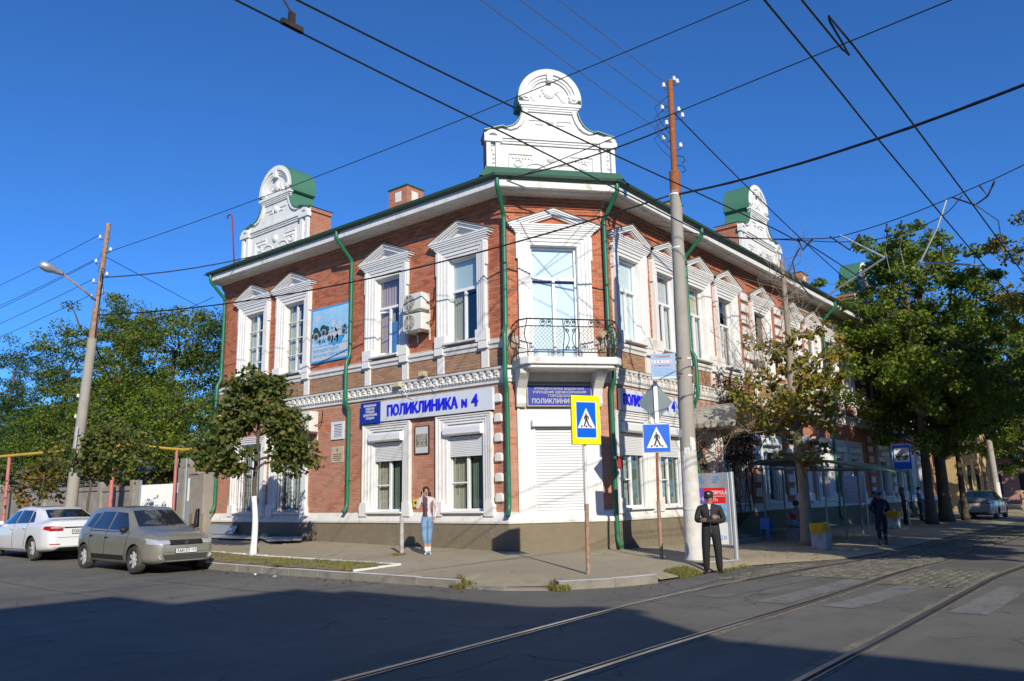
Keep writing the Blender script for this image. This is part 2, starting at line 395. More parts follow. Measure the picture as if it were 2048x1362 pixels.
M('leather_black', (.012, .012, .013), .1, 10, .3)
M('tyre', (.045, .043, .040), .2, 12, .9, .3, 60, col2=(.13, .12, .1), amt=.4, scale2=4.)
M('alloy', (.62, .63, .65), .1, 5, .35, metal=.25)
M('car_white', (.76, .78, .80), .01, 2, .3, coat=1.)
M('car_olive', (.29, .28, .23), .02, 60, .32, metal=.35, coat=.9)
M('car_silver', (.30, .36, .42), .02, 60, .3, metal=.5, coat=.9)
M('black_trim', (.02, .02, .021), .1, 10, .55)
M('chrome', (.62, .63, .65), .05, 5, .12, metal=1.)
M('lamp_red', (.42, .012, .012), .15, 20, .12, coat=1.)
M('lamp_clear', (.60, .63, .66), .25, 30, .08, metal=.4, coat=1.)
M('car_interior', (.05, .048, .045), .2, 4, .8)
glassmat('glass', (.86, .90, .90), .10)
glassmat('glass_bright', (.95, .97, .97), .05)
glassmat('car_glass', (.45, .52, .54), .06)
glassmat('car_glass_dark', (.05, .055, .065), .08)
leafmat('leaf_linden', [(0, (.045, .09, .018)), (.4, (.085, .13, .025)), (.62, (.15, .165, .035)), (.8, (.21, .17, .04)), (1, (.22, .11, .035))])
leafmat('leaf_maple', [(0, (.08, .14, .02)), (.35, (.16, .20, .025)), (.55, (.28, .24, .03)), (.75, (.36, .20, .035)), (1, (.33, .12, .03))])
leafmat('leaf_green', [(0, (.04, .10, .013)), (.4, (.09, .16, .018)), (.7, (.17, .21, .022)), (1, (.28, .25, .025))])
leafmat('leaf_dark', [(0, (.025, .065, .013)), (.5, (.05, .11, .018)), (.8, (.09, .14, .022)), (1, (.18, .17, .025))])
leafmat('leaf_autumn', [(0, (.04, .08, .015)), (.35, (.09, .12, .02)), (.55, (.2, .15, .02)), (.75, (.32, .13, .025)), (1, (.36, .16, .05))])
leafmat('leaf_brown', [(0, (.07, .045, .02)), (.5, (.16, .075, .02)), (1, (.3, .13, .03))])
leafmat('grass_blade', [(0, (.05, .12, .015)), (.4, (.13, .17, .03)), (.6, (.28, .23, .07)), (1, (.35, .26, .1))], trans=.2)

def brick_texture(name):
    """far brickwork, too small to be told apart piece by piece"""
    m = bpy.data.materials.new(name); m.use_nodes = True; n = m.node_tree; N = n.nodes; Lk = n.links; b = N['Principled BSDF']
    tc = N.new('ShaderNodeTexCoord'); sp = N.new('ShaderNodeSeparateXYZ'); Lk.new(tc.outputs['Object'], sp.inputs[0])
    ad = N.new('ShaderNodeMath'); ad.operation = 'ADD'; Lk.new(sp.outputs[0], ad.inputs[0]); Lk.new(sp.outputs[1], ad.inputs[1])
    cb = N.new('ShaderNodeCombineXYZ'); Lk.new(ad.outputs[0], cb.inputs[0]); Lk.new(sp.outputs[2], cb.inputs[1])
    bt = N.new('ShaderNodeTexBrick'); Lk.new(cb.outputs[0], bt.inputs['Vector'])
    bt.inputs['Scale'].default_value = 1; bt.inputs['Brick Width'].default_value = .262; bt.inputs['Row Height'].default_value = .077; bt.inputs['Mortar Size'].default_value = .006
    bt.inputs['Color1'].default_value = (.48, .155, .075, 1); bt.inputs['Color2'].default_value = (.36, .11, .06, 1); bt.inputs['Mortar'].default_value = (.40, .32, .26, 1)
    nz = N.new('ShaderNodeTexNoise'); nz.inputs['Scale'].default_value = 1.4; nz.inputs['Detail'].default_value = 8; Lk.new(tc.outputs['Object'], nz.inputs['Vector'])
    r2 = N.new('ShaderNodeMapRange'); r2.inputs[1].default_value = .5; r2.inputs[2].default_value = .75; r2.inputs[4].default_value = .6; Lk.new(nz.outputs['Fac'], r2.inputs[0])
    m2 = N.new('ShaderNodeMix'); m2.data_type = 'RGBA'; Lk.new(r2.outputs[0], m2.inputs[0]); Lk.new(bt.outputs[0], m2.inputs[6]); m2.inputs[7].default_value = (.40, .22, .15, 1)
    Lk.new(m2.outputs[2], b.inputs['Base Color']); b.inputs['Roughness'].default_value = .9
    MAT[name] = m
brick_texture('brick_far')
# ---------------------------------------------------------------- ground
def ss(t):
    t = min(max(t, 0.), 1.); return t * t * (3 - 2 * t)
def zr(x, y):
    return .1 * ss((-3.8 - y) / 1.5) * (1 - ss((x + 1) / 7)) + .017 * max(0, min(y, 60) - 6.5) - .003 * max(0, min(x, 60))
def zw_left(y): return .25 + .0155 * max(0, min(y, 40) - 2)
def zw_right(x): return .25 - .02 * min(max(x, 0), 8)

def build_road():
    def axis(lo, hi, step, far):
        a = list(np.arange(lo, hi + 1e-6, step)); q = step; l, r = lo, hi
        while r < far: q *= 1.6; r += q; a.append(r); l -= q; a.insert(0, l)
        return a
    X = axis(-24, 24, .25, 600); Y = axis(-16, 24, .25, 600)
    nx, ny = len(X), len(Y)
    v = [(x, y, zr(x, y)) for y in Y for x in X]
    f = [(j * nx + i, j * nx + i + 1, (j + 1) * nx + i + 1, (j + 1) * nx + i) for j in range(ny - 1) for i in range(nx - 1)]
    me = bpy.data.meshes.new('road'); me.from_pydata(v, [], f); me.materials.append(MAT['asphalt'])
    me.polygons.foreach_set('use_smooth', [True] * len(f))
    tag(link('road', me), 'dark grey asphalt road crossing with faded paint', 'road', kind='structure')
build_road()

PAIRS = []
for y in list(range(60, 16, -4)) + [14, 12, 10, 8, 6, 4, 2.5]: PAIRS.append(((-5.05, y, .15), (.05, y, zw_left(y))))
PAIRS += [((-5.05, 1., .15), (.05, 1.8, .25)), ((-5.05, -.2, .15), (.5, 1.4, .25)), ((-5.05, -1.15, .15), (.85, 1.1, .25)),
          ((-5.06, -1.3, .05), (.9, 1.05, .25)), ((-4.95, -2.1, .05), (1.1, .88, .25)), ((-4.55, -2.82, .06), (1.35, .68, .245)),
          ((-4.4, -2.95, .15), (1.45, .6, .245)), ((-3.6, -3.5, .15), (1.8, .3, .24)), ((-2.75, -3.82, .15), (2.1, .05, .22)),
          ((-2.55, -3.88, .04), (2.3, .05, .21)), ((-1.4, -3.95, .03), (2.8, .05, .2)), ((-.3, -3.95, .03), (3.3, .05, .19)), ((1.2, -4.1, .02), (4., .05, .18)),
          ((2.2, -4.7, .012), (4.6, .05, .165)), ((3.6, -5.3, .012), (5.4, .05, .15))]
for x in [6.5, 8, 10, 12, 15, 18, 22, 26, 32, 40, 52, 70]: PAIRS.append(((x, -5.35, .012), (x, .05, zw_right(x))))

def build_pavement():
    TT = [0, .02, .05, .09, .14, .2, .3, .4, .5, .6, .7, .8, .9, 1]; n = len(TT) - 1; v, f = [], []
    for (a, b, h), (c, d_, z) in PAIRS:
        hb = .15 if a < 1 else max(h, .15 - .03 * (a - 1)); z0 = zr(a, b) + hb
        for t in TT: v.append((a + (c - a) * t, b + (d_ - b) * t, z0 + (z - z0) * (t ** .8) + (h - hb) * max(0, 1 - t / .2) ** 2))
    for j in range(len(PAIRS) - 1):
        for i in range(n): q = j * (n + 1) + i; f.append((q, q + 1, q + n + 2, q + n + 1))
    me = bpy.data.meshes.new('pavement'); me.from_pydata(v, [], f); me.materials.append(MAT['pavement'])
    o = tag(link('pavement', me), 'brown dusty asphalt pavement in front of the brick building', 'pavement', kind='structure')
    from mathutils.bvhtree import BVHTree
    return o, BVHTree.FromPolygons([Vector(q) for q in v], f)
PAV, PAV_BVH = build_pavement()
def gz(x, y):
    h = PAV_BVH.ray_cast(Vector((x, y, 5)), Vector((0, 0, -1)))[0]
    return max(h.z, zr(x, y)) if h is not None else zr(x, y)

def kerb_line(name, pts, h, label, white=True, step=1.0):
    root = tag(empty(name, (pts[0][0], pts[0][1], 0)), label, 'kerb', kind='structure')
    P = [Vector((x, y, 0)) for x, y in pts]
    for a, b in zip(P[:-1], P[1:]):
        L = (b - a).length; k = max(1, round(L / step)); t = (b - a) / L; nrm = Vector((-t.y, t.x, 0))
        for i in range(k):
            p0 = a + t * (L * i / k + .004); p1 = a + t * (L * (i + 1) / k - .004)
            z0 = zr(*((p0 + p1) / 2).to_2d()); mb = MB(); hh = h + random.uniform(-.008, .008); jj = random.uniform(-.008, .008)
            F = Fr(p0 - root.location + nrm * jj, t, nrm)
            l = (p1 - p0).length
            mb.box(0, l, 0, .15, z0 - .12, z0 + hh - .018, 0, F)
            mb.box(0, l, -.003, .153, z0 + hh - .018, z0 + hh, 1, F)
            mb.build('kerb_stone', ['kerb_concrete', 'kerb_white' if white else 'kerb_concrete'], root, bevel=.008)
    return root
kerb_line('kerb', [(-5.2, 17), (-5.2, -1.18)], .15, 'grey kerb with whitewashed top along the parked cars')
kerb_line('kerb', [(-5.2, -1.22), (-5.1, -2.2), (-4.68, -2.92)], .05, 'low bare dropped kerb at the pavement corner', white=False, step=1.2)
kerb_line('kerb', [(-4.58, -3.02), (-3.7, -3.62), (-2.78, -3.97)], .15, 'short whitewashed kerb under the yellow crossing sign', step=1.1)
kerb_line('kerb', [(-.3, -3.62), (.82, -4.02)], .17, 'single whitewashed kerb block behind the man in black', step=1.3)

def ribbon(mb, pts, o0, o1, dz, mi=0, step=.3, jitter=0., zf=zr):
    P = [Vector((x, y)) for x, y in pts]; out = []
    for i in range(len(P) - 1):
        k = max(1, int((P[i + 1] - P[i]).length / step))
        for j in range(k): out.append(P[i].lerp(P[i + 1], j / k))
    out.append(P[-1]); b = len(mb.v)
    for i, p in enumerate(out):
        t = (out[min(i + 1, len(out) - 1)] - out[max(i - 1, 0)]).normalized(); n = Vector((-t.y, t.x))
        for k, o in enumerate((o0, o1)):
            q = p + n * (o + random.uniform(-jitter, jitter)); mb.v.append((q.x, q.y, zf(q.x, q.y) + dz))
    for i in range(len(out) - 1): mb.f.append((b + 2 * i, b + 2 * i + 2, b + 2 * i + 3, b + 2 * i + 1)); mb.m.append(mi)

def smooth_path(pts, n=6):
    P = [Vector((*p, 0)[:3]) if len(p) == 2 else Vector(p) for p in pts]; out = []
    for i in range(len(P) - 1):
        p0, p1, p2, p3 = P[max(i - 1, 0)], P[i], P[i + 1], P[min(i + 2, len(P) - 1)]
        for j in range(n):
            t = j / n; out.append(.5 * ((2 * p1) + (p2 - p0) * t + (2 * p0 - 5 * p1 + 4 * p2 - p3) * t * t + (3 * p1 - p0 - 3 * p2 + p3) * t ** 3))
    out.append(P[-1]); return out

RAILS = [([(-20, -6.15), (-15, -5.98), (-11.57, -5.79), (-9.28, -5.63), (-7.4, -5.5), (-5.2, -5.42), (-2.48, -5.5), (.75, -5.68), (9.9, -5.75), (29, -5.82), (90, -5.9)], -1, 'tram rail nearest the pavement running past the kerb'),
         ([(-20, -7.4), (-10.54, -7.34), (-7.8, -7.36), (-4.1, -7.45), (0, -7.42), (5.4, -7.3), (16.6, -7.37), (90, -7.45)], 1, 'middle of the three tram rails in the asphalt'),
         ([(-20, -8.9), (-9.5, -8.93), (-6.3, -8.94), (-1.3, -8.92), (3.7, -8.95), (20, -9.0), (90, -9.05)], -1, 'tram rail nearest the camera at lower right')]
TRK = tag(empty('tram_track', (0, -7, 0)), 'three worn tram rails set in the asphalt of the crossing', 'tram track', kind='structure')
for pts, g, lab in RAILS:
    pp = [(q.x, q.y) for q in smooth_path([(a, b, 0) for a, b in pts], 8)]
    mb = MB()
    ribbon(mb, pp, -.11, .12, .004, 2, .22, .035)
    ribbon(mb, pp, -.028, .028, .010, 0); ribbon(mb, pp, -.034, -.028, .006, 1); ribbon(mb, pp, .028, .034, .006, 1)
    ribbon(mb, pp, .028 * g, .075 * g, .007, 1); ribbon(mb, pp, .075 * g, .092 * g, .0095, 0)
    mb.v = [(a, b + 7, c) for a, b, c in mb.v]; mb.build('rail', ['rail_steel', 'rail_groove', 'gravel_edge'], TRK)['label'] = lab

# painted crossing stripes and lane lines
CRS = tag(empty('pedestrian_crossing', (-3, -7, 0)), 'worn zebra crossing over the tram rails', 'crossing', kind='structure')
for (x0, y0, x1, y1, wd, m) in [(-5.4, -5.12, -1.7, -4.85, .38, 'road_paint_faint'), (-4.9, -6.0, -1.4, -6.3, .4, 'road_paint_faint'), (-5.1, -6.98, -1.5, -7.16, .42, 'road_paint'),
                                (-5.1, -7.9, -1.45, -8.2, .42, 'road_paint'), (-4.9, -9.35, -1.5, -9.45, .42, 'road_paint'), (-4.9, -10.35, -1.5, -10.45, .42, 'road_paint')]:
    mb = MB(); ribbon(mb, [(x0, y0), (x1, y1)], -wd / 2, wd / 2, .0055, 0, .2, .012)
    mb.v = [(a + 3, b + 7, c) for a, b, c in mb.v]; mb.build('stripe', m, CRS)
mb = MB(); ribbon(mb, [(-9.3, 40), (-9.33, 2.2)], -.06, .06, .0055, 0, .3)
tag(mb.build('lane_line', 'road_paint_faint'), 'thin faded lane line on the road left of the cars', 'road marking', kind='structure')
mb = MB(); ribbon(mb, [(-7.3, 6.), (-7.38, 2.4), (-7.2, -.8)], -.05, .05, .0055, 0, .3, .012)
tag(mb.build('parking_line', 'road_paint_faint'), 'worn parking line on the asphalt before the grey car', 'road marking', kind='structure')

# cobbled track bed
def cobbles():
    root = tag(empty('cobbled_track_bed', (0, -7, 0)), 'cobbled bed between the tram rails beyond the crossing', 'track bed', kind='structure')
    mb = MB()
    for i in range(40):
        x0, x1 = -1.45 + i * .9, -1.45 + (i + 1) * .9
        for y0, y1 in ((-7.26, -6.5), (-6.5, -5.86)): mb.add([(x, y, zr(x, y) + .007) for x, y in ((x0, y0), (x1, y0), (x1, y1), (x0, y1))], [(0, 1, 2, 3)])
    for x0 in (-2.1, -1.1, -.1): mb.add([(x, y, zr(x, y) + .007) for x, y in ((x0, -8.82), (x0 + 1, -8.82), (x0 + 1, -7.6), (x0, -7.6))], [(0, 1, 2, 3)])
    for x0 in (-2.5, -1.5, -.5, .5): mb.add([(x, y, zr(x, y) + .008) for x, y in ((x0, -5.38), (x0 + 1, -5.45), (x0 + 1, -5.0), (x0, -5.1))], [(0, 1, 2, 3)])
    mb.v = [(x, y + 7, z) for x, y, z in mb.v]; mb.build('bed', 'cobble_bed', root)
    meshes = []
    for k in range(5):
        m = MB(); a, b = .078 + .008 * (k % 3), .06 + .006 * (k % 2); r = random.Random(k)
        j = lambda s: r.uniform(-s, s)
        base = [(-a + j(.01), -b + j(.01)), (a + j(.01), -b + j(.01)), (a + j(.01), b + j(.01)), (-a + j(.01), b + j(.01))]
        v = [(x, y, -.03) for x, y in base] + [(x * .97, y * .97, .010) for x, y in base] + [(x * .68, y * .68, .022 + j(.004)) for x, y in base]
        m.add(v, [(i, (i + 1) % 4, 4 + (i + 1) % 4, 4 + i) for i in range(4)] + [(4 + i, 4 + (i + 1) % 4, 8 + (i + 1) % 4, 8 + i) for i in range(4)] + [(8, 9, 10, 11)])
        meshes.append(m)
    data = [m.mesh('cobble', 'cobble') for m in meshes]
    spots = []
    for (x0, x1, y0, y1) in ((-1.35, 16, -7.22, -5.92), (-2.05, .9, -8.78, -7.64), (-2.4, 1.4, -5.36, -5.02)):
        row = 0; y = y0
        while y < y1:
            x = x0 + (row % 2) * .09 + random.uniform(0, .03)
            while x < x1:
                if mnoise.noise(Vector((x * 1.3, y * 1.3, 3))) > -.42: spots.append((x, y + random.uniform(-.012, .012)))
                x += .178
            y += .142; row += 1
    spots.sort(key=lambda p: (p[0] - CAM.x) ** 2 + (p[1] - CAM.y) ** 2)
    rest = MB()
    for i, (x, y) in enumerate(spots):
        z = zr(x, y) + random.uniform(-.006, .008); a = random.uniform(-.15, .15)
        if i < 300: link('cobble', random.choice(data), root, (x, y + 7, z), (random.uniform(-.05, .05), random.uniform(-.05, .05), a))
        else:
            q = random.choice(meshes); c, s_ = math.cos(a), math.sin(a)
            rest.add([(x + px * c - py * s_, y + 7 + px * s_ + py * c, z + pz) for px, py, pz in q.v], q.f)
    o = rest.build('cobbles', 'cobble', root); o['kind'] = 'stuff'
cobbles()

# grass strip with a whitewashed edging
def grass_strip():
    mb = MB(); ys = list(np.arange(1.95, 17, .5))
    pv = lambda x, y: gz(x, y)
    for y0, y1 in zip(ys[:-1], ys[1:]):
        for x0, x1 in ((-5.03, -4.6), (-4.6, -4.2), (-4.2, -3.76)):
            mb.add([(x, y, pv(x, y) + .012) for x, y in ((x0, y0), (x1, y0), (x1, y1), (x0, y1))], [(0, 1, 2, 3)])
    tag(mb.build('soil_strip', 'soil'), 'bare dusty soil strip between kerb and pavement round the tree', 'soil', kind='structure')
    root = tag(empty('strip_edging', (-3.72, 1.9, 0)), 'thin whitewashed edging round the grass strip', 'edging', kind='structure')
    segs = [((-3.72, 1.9 + i * 1.0), (-3.72, 1.9 + (i + 1) * 1.0)) for i in range(15)] + [((-5.03, 1.88), (-4.38, 1.88)), ((-4.36, 1.88), (-3.72, 1.88))]
    for a, b in segs:
        A, B = Vector((*a, 0)), Vector((*b, 0)); t = (B - A).normalized(); F = Fr(A - root.location + t * .004, t, (-t.y, t.x, 0)); z = gz(*((A + B) / 2).to_2d())
        m = MB(); m.box(0, (B - A).length - .008, -.035, .035, z - .05, z + .035, 0, F); m.build('edging_stone', 'kerb_white', root, bevel=.006)
    v, f = [], []
    def blade(x, y, h, z):
        a = random.uniform(0, 6.28); w_ = random.uniform(.004, .009); l = random.uniform(.2, .8) * h; c, s_ = math.cos(a), math.sin(a); b = len(v)
        v.extend([(x - s_ * w_, y + c * w_, z), (x + s_ * w_, y - c * w_, z), (x + c * l, y + s_ * l, z + h)]); f.append((b, b + 1, b + 2))
    def patch(x0, x1, y0, y1, n, h, thr):
        for _ in range(n):
            x, y = random.uniform(x0, x1), random.uniform(y0, y1)
            if mnoise.noise(Vector((x * 1.5, y * 1.1, 0))) + .6 * mnoise.noise(Vector((x * 5, y * 5, 1))) > thr: blade(x, y, random.uniform(.5, 1) * h, gz(x, y) + .008)
    patch(-5.02, -3.78, 2.0, 12, 15000, .055, .05)
    patch(-5.02, -3.78, 2.0, 5.0, 5000, .06, -.1)
    patch(-1.9, -1.0, -4.0, -3.6, 1500, .09, -.6); patch(-.5, .9, -4.25, -4.0, 500, .07, -.2)
    patch(-4.72, -4.45, -3.2, -2.8, 500, .13, -1); patch(-5.24, -5.0, -1.4, -1.05, 500, .12, -1); patch(-2.2, -1.9, 3.6, 3.9, 250, .06, -1)
    patch(-.9, .0, 9, 15.5, 900, .09, .1)
    me = bpy.data.meshes.new('grass'); me.from_pydata(v, [], f); me.materials.append(MAT['grass_blade'])
    tag(link('grass', me), 'patchy short green and dry yellow grass along the kerb', 'grass', kind='stuff')
    v2, f2 = [], []
    for _ in range(520):
        k = random.random()
        if k < .35: x, y = random.gauss(-5.5, .25), random.uniform(-2, 9)
        elif k < .55: x, y = random.uniform(-5, -3.6), random.uniform(2, 12)
        elif k < .8: x, y = random.uniform(-5, 4), random.gauss(-4.6, .4)
        else: x, y = random.uniform(0, 9), random.uniform(-5.5, -.5)
        z = gz(x, y) + .012; r = random.uniform(.015, .05); a = random.uniform(0, 6.28); b = len(v2)
        for i in range(4): v2.append((x + r * math.cos(a + i * 1.57) * (1 if i % 2 else .6), y + r * math.sin(a + i * 1.57) * (1 if i % 2 else .6), z + random.uniform(0, .02)))
        f2.append((b, b + 1, b + 2, b + 3))
    me = bpy.data.meshes.new('fallen_leaves'); me.from_pydata(v2, [], f2); me.materials.append(MAT['leaf_brown'])
    tag(link('fallen_leaves', me), 'dry fallen leaves scattered in the gutter and on the pavement', 'leaves', kind='stuff')
grass_strip()
for x, y, s_, lab in ((-5.62, 4.5, .05, 'small white scrap of litter by the kerb nearest the tree trunk'), (-5.7, 3.65, .07, 'crumpled white wrapper in the gutter below the grass strip')):
    mb = MB(); r = random.Random(int(x * 100)); z = zr(x, y) + .006
    mb.add([(s_ * math.cos(i) * r.uniform(.5, 1), s_ * math.sin(i) * r.uniform(.5, 1), .01 + r.uniform(0, .04)) for i in range(6)] + [(0, 0, .05), (0, 0, 0)], [(i, (i + 1) % 6, 6) for i in range(6)] + [((i + 1) % 6, i, 7) for i in range(6)])
    tag(mb.build('litter', 'letter_white', loc=(x, y, z)), lab, 'litter', 'scraps of litter in the gutter')
# ---------------------------------------------------------------- the corner building
FL = Fr((0, 0, 0), (0, 1, 0), (-1, 0, 0), -1)
FR = Fr((0, 0, 0), (1, 0, 0), (0, -1, 0), 1)
_A, _B = Vector((0, 1.79, 0)), Vector((2.1, 0, 0)); _T = (_B - _A).normalized()
FC = Fr(_A, _T, (_T.y, -_T.x, 0), 1); CLEN = (_B - _A).length
YEND, XEND = 15.72, 40.0
PATH = [(0, YEND), (0, 1.79), (2.1, 0), (XEND, 0)]
BLD = tag(empty('corner_building', (0, 0, 0)), 'two-storey red brick clinic on the street corner with white trim and green roof', 'building')

def origin(o):
    v = Vector((0, 0, 0))
    while o: v += o.location; o = o.parent
    return v
def pb(mb, name, mats, par, **k):
    """build a part whose vertices were written in world coordinates under an unrotated parent"""
    o = origin(par); mb.v = [(a - o.x, b - o.y, c - o.z) for a, b, c in mb.v]
    return mb.build(name, mats, par, **k)

LUP = [3.373, 6.52, 11.28, 13.66]
LLO = [3.33, 6.45, 11.27, 13.6]
RUP = [3.49, 5.72, 7.87, 10.12, 13.29, 16.62, 19.1, 21.4, 23.7, 28.6, 31.5, 34, 36.5]
RLO = [3.30, 5.45, 9.83, 13.2, 16.3, 19.1, 21.4, 23.7, 28.6, 31.5, 34, 36.5]
DOOR = 7.65
UHW, UZ0, UZ1 = .56, 5.91, 8.39
LHW, LZ0, LZ1 = .67, 1.25, 3.62
holesL = [(s - UHW, s + UHW, UZ0, UZ1) for s in LUP] + [(s - LHW, s + LHW, LZ0, LZ1) for s in LLO]
holesR = [(s - UHW, s + UHW, UZ0, UZ1) for s in RUP] + [(s - LHW, s + LHW, LZ0, LZ1) for s in RLO] + [(DOOR - .7, DOOR + .7, .1, 3.3)]
holesC = [(1.36 - .67, 1.36 + .67, 5.2, 8.42), (1.34 - .68, 1.34 + .68, 1.12, 3.5)]

def wall_sheet(F, s0, s1, z0, z1, holes, mat, name):
    S = sorted({s0, s1, *[h[0] for h in holes], *[h[1] for h in holes]}); Z = sorted({z0, z1, *[h[2] for h in holes], *[h[3] for h in holes]})
    mb = MB()
    for a, b in zip(S[:-1], S[1:]):
        for c, e in zip(Z[:-1], Z[1:]):
            m, k = (a + b) / 2, (c + e) / 2
            if any(h[0] < m < h[1] and h[2] < k < h[3] for h in holes): continue
            mb.add([F.p(a, 0, c), F.p(b, 0, c), F.p(b, 0, e), F.p(a, 0, e)], [(0, 1, 2, 3)])
    return pb(mb, name, mat, BLD)
BR_END = 15.9
wall_sheet(FL, 1.79, YEND, -.1, 9.9, holesL, 'mortar', 'wall')
wall_sheet(FC, 0, CLEN, -.1, 9.9, holesC, 'mortar', 'wall')
wall_sheet(FR, 2.1, BR_END, -.1, 9.9, [h for h in holesR if h[0] < BR_END], 'mortar', 'wall')
wall_sheet(FR, BR_END, XEND, -.1, 9.9, [h for h in holesR if h[0] > BR_END], 'brick_far', 'wall')
for q in ((0, 12, YEND, YEND + .1), (XEND, XEND + .1, 0, 12)): mb = MB(); mb.box(*q, -.1, 10, 0); pb(mb, 'end_wall', 'brick_far', BLD)
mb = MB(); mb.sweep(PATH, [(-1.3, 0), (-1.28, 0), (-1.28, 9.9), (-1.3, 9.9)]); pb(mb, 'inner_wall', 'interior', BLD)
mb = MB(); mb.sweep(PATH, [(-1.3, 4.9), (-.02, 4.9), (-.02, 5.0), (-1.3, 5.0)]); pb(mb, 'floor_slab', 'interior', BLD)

def brick_rows(F, s0, s1, z0, z1, cut, d0=0., off=0):
    out = []; row = 0; z = z0
    while z + .06 <= z1 + 1e-6:
        iv = [(s0, s1)]
        for a, b, c, e in cut:
            if c < z + .06 and e > z + .005:
                nv = []
                for p, q in iv:
                    if b <= p or a >= q: nv.append((p, q)); continue
                    if a > p: nv.append((p, a))
                    if b < q: nv.append((b, q))
                iv = nv
        for p, q in iv:
            x = math.floor((p - s0) / .262) * .262 + s0 - (.131 if (row + off) % 2 else 0)
            while x < q:
                a, b = max(x, p + .004), min(x + .25, q - .004)
                if b - a > .035: out.append((F, a, b, z, z + .065, d0))
                x += .262
        z += .077; row += 1
    return out

def brick_stuff():
    cutL = [(s - .97, s + .97, 5.75, 8.93) for s in LUP] + [(s - 1.02, s + 1.02, 1.1, 3.84) for s in LLO] + [(0, 20, 4.6, 5.06), (0, 20, 5.54, 5.81)]
    cutL += [(s + k - .13, s + k + .13, 5.0, 5.6) for s in LUP for k in (-.84, .84)] + []
    cutR = [(s - .97, s + .97, 5.75, 8.93) for s in RUP] + [(s - 1.0, s + 1.0, 1.1, 3.84) for s in RLO] + [(0, 60, 4.6, 5.06), (0, 60, 5.54, 5.81), (DOOR - .95, DOOR + .95, .1, 3.6)]
    cutR += [(s + k - .13, s + k + .13, 5.0, 5.6) for s in RUP for k in (-.84, .84)]
    cutC = [(.40, 2.33, 4.9, 8.93), (.27, 2.47, 1.1, 3.9), (0, 3, 4.6, 5.06), (-1, .4, 5.54, 5.81), (2.33, 4, 5.54, 5.81), (.45, 2.3, 3.9, 4.55)]
    B = []
    for F, a, b, c in ((FL, 1.80, YEND - .01, cutL), (FC, .01, CLEN - .01, cutC), (FR, 2.11, BR_END - .01, cutR)):
        B += brick_rows(F, a, b, 1.24, 9.34, c)
        for k, (z, d) in enumerate(((9.345, .05), (9.422, .05), (9.50, .09), (9.577, .15), (9.655, .21))): B += brick_rows(F, a, b, z, z + .07, [], d, k)
    full = [b for b in B if b[0] is FC and b[2] - b[1] > .249 and b[5] == 0]
    full.sort(key=lambda b: ((b[0].p((b[1] + b[2]) / 2, 0, b[3]) - CAM).length))
    # the ones behind the balcony, the door sign and the pipes show less
    full = [b for b in full if not (3.9 < b[3] < 5.1)]
    single = set(id(b) for b in full[:300])
    u = MB(); u.box(-.125, .125, -.02, .008, 0, .065)
    u.f = u.f[:1] + u.f[1:]
    um = [u.mesh('brick', m) for m in ('brick', 'brick_dusty')]
    rot = (0, 0, math.atan2(-FC.T.y, -FC.T.x))
    mb = MB()
    for b in B:
        F, a, c, z0, z1, d = b
        j = random.uniform(-.002, .003); z0 += random.uniform(-.001, .001)
        low = z0 < 4.62; apron = 5.06 < z0 < 5.56
        mi = 2 if apron else (1 if low else 0)
        if id(b) in single:
            link('brick', um[1 if apron else 0], BLD, F.p((a + c) / 2, d + j, z0), rot)
        else:
            P = [F.p(s, e, z) for z in (z0, z1) for e in (d - .01, d + .008 + j) for s in (a, c)]
            mb.add(P, [(2, 3, 7, 6), (4, 5, 7, 6)[::1] if 0 else (6, 7, 5, 4), (0, 1, 3, 2), (1, 5, 7, 3), (0, 2, 6, 4)], mi)
    o = mb.build('bricks', ['brick', 'brick_low', 'brick_dusty'], BLD); o['kind'] = 'stuff'
M('brick_low', (.46, .18, .11), .1, 6, .9, .3, 60, island=.2, col2=(.50, .31, .22), amt=.42, scale2=1.2, sharp=.2)
brick_stuff()

# continuous mouldings
mb = MB(); mb.sweep(PATH, [(0, -.1), (.10, -.1), (.10, .93), (0, .93)]); pb(mb, 'plinth', 'plinth_render', BLD)
mb = MB(); mb.sweep(PATH, [(-.02, .925), (.135, .935), (.145, .99), (.12, 1.06), (.05, 1.20), (-.02, 1.238)]); pb(mb, 'plinth_band', 'white_plaster_old', BLD)
mb = MB(); mb.sweep(PATH, [(-.02, 4.60), (.06, 4.61), (.07, 4.68), (.10, 4.70), (.10, 4.955), (.19, 4.96), (.205, 5.02), (-.02, 5.03)]); pb(mb, 'belt_cornice', 'white_plaster_old', BLD)
mb = MB(); mb.sweep(PATH, [(-.02, 5.032), (.215, 5.024), (.215, 5.034), (-.02, 5.075)]); pb(mb, 'belt_flashing', 'plinth_render', BLD)
for pth in (PATH[:2], PATH[2:]):
    mb = MB(); mb.sweep(pth, [(-.02, 5.56), (.04, 5.57), (.06, 5.65), (.11, 5.69), (.12, 5.77), (-.02, 5.80)]); pb(mb, 'sill_band', 'white_plaster', BLD)
mb = MB(); mb.sweep(PATH, [(-.02, 9.34), (.042, 9.345), (.045, 9.49), (.082, 9.50), (.085, 9.57), (.142, 9.577), (.145, 9.65), (.20, 9.655), (.20, 9.735), (-.02, 9.735)]); pb(mb, 'corbel_table', 'mortar', BLD)
mb = MB(); mb.sweep(PATH, [(-.02, 9.735), (.30, 9.735), (.33, 9.76), (.58, 9.765), (.60, 9.795), (.70, 9.80), (.73, 9.82), (.735, 10.02), (-.02, 10.03)]); pb(mb, 'eaves_cornice', 'white_plaster_old', BLD)
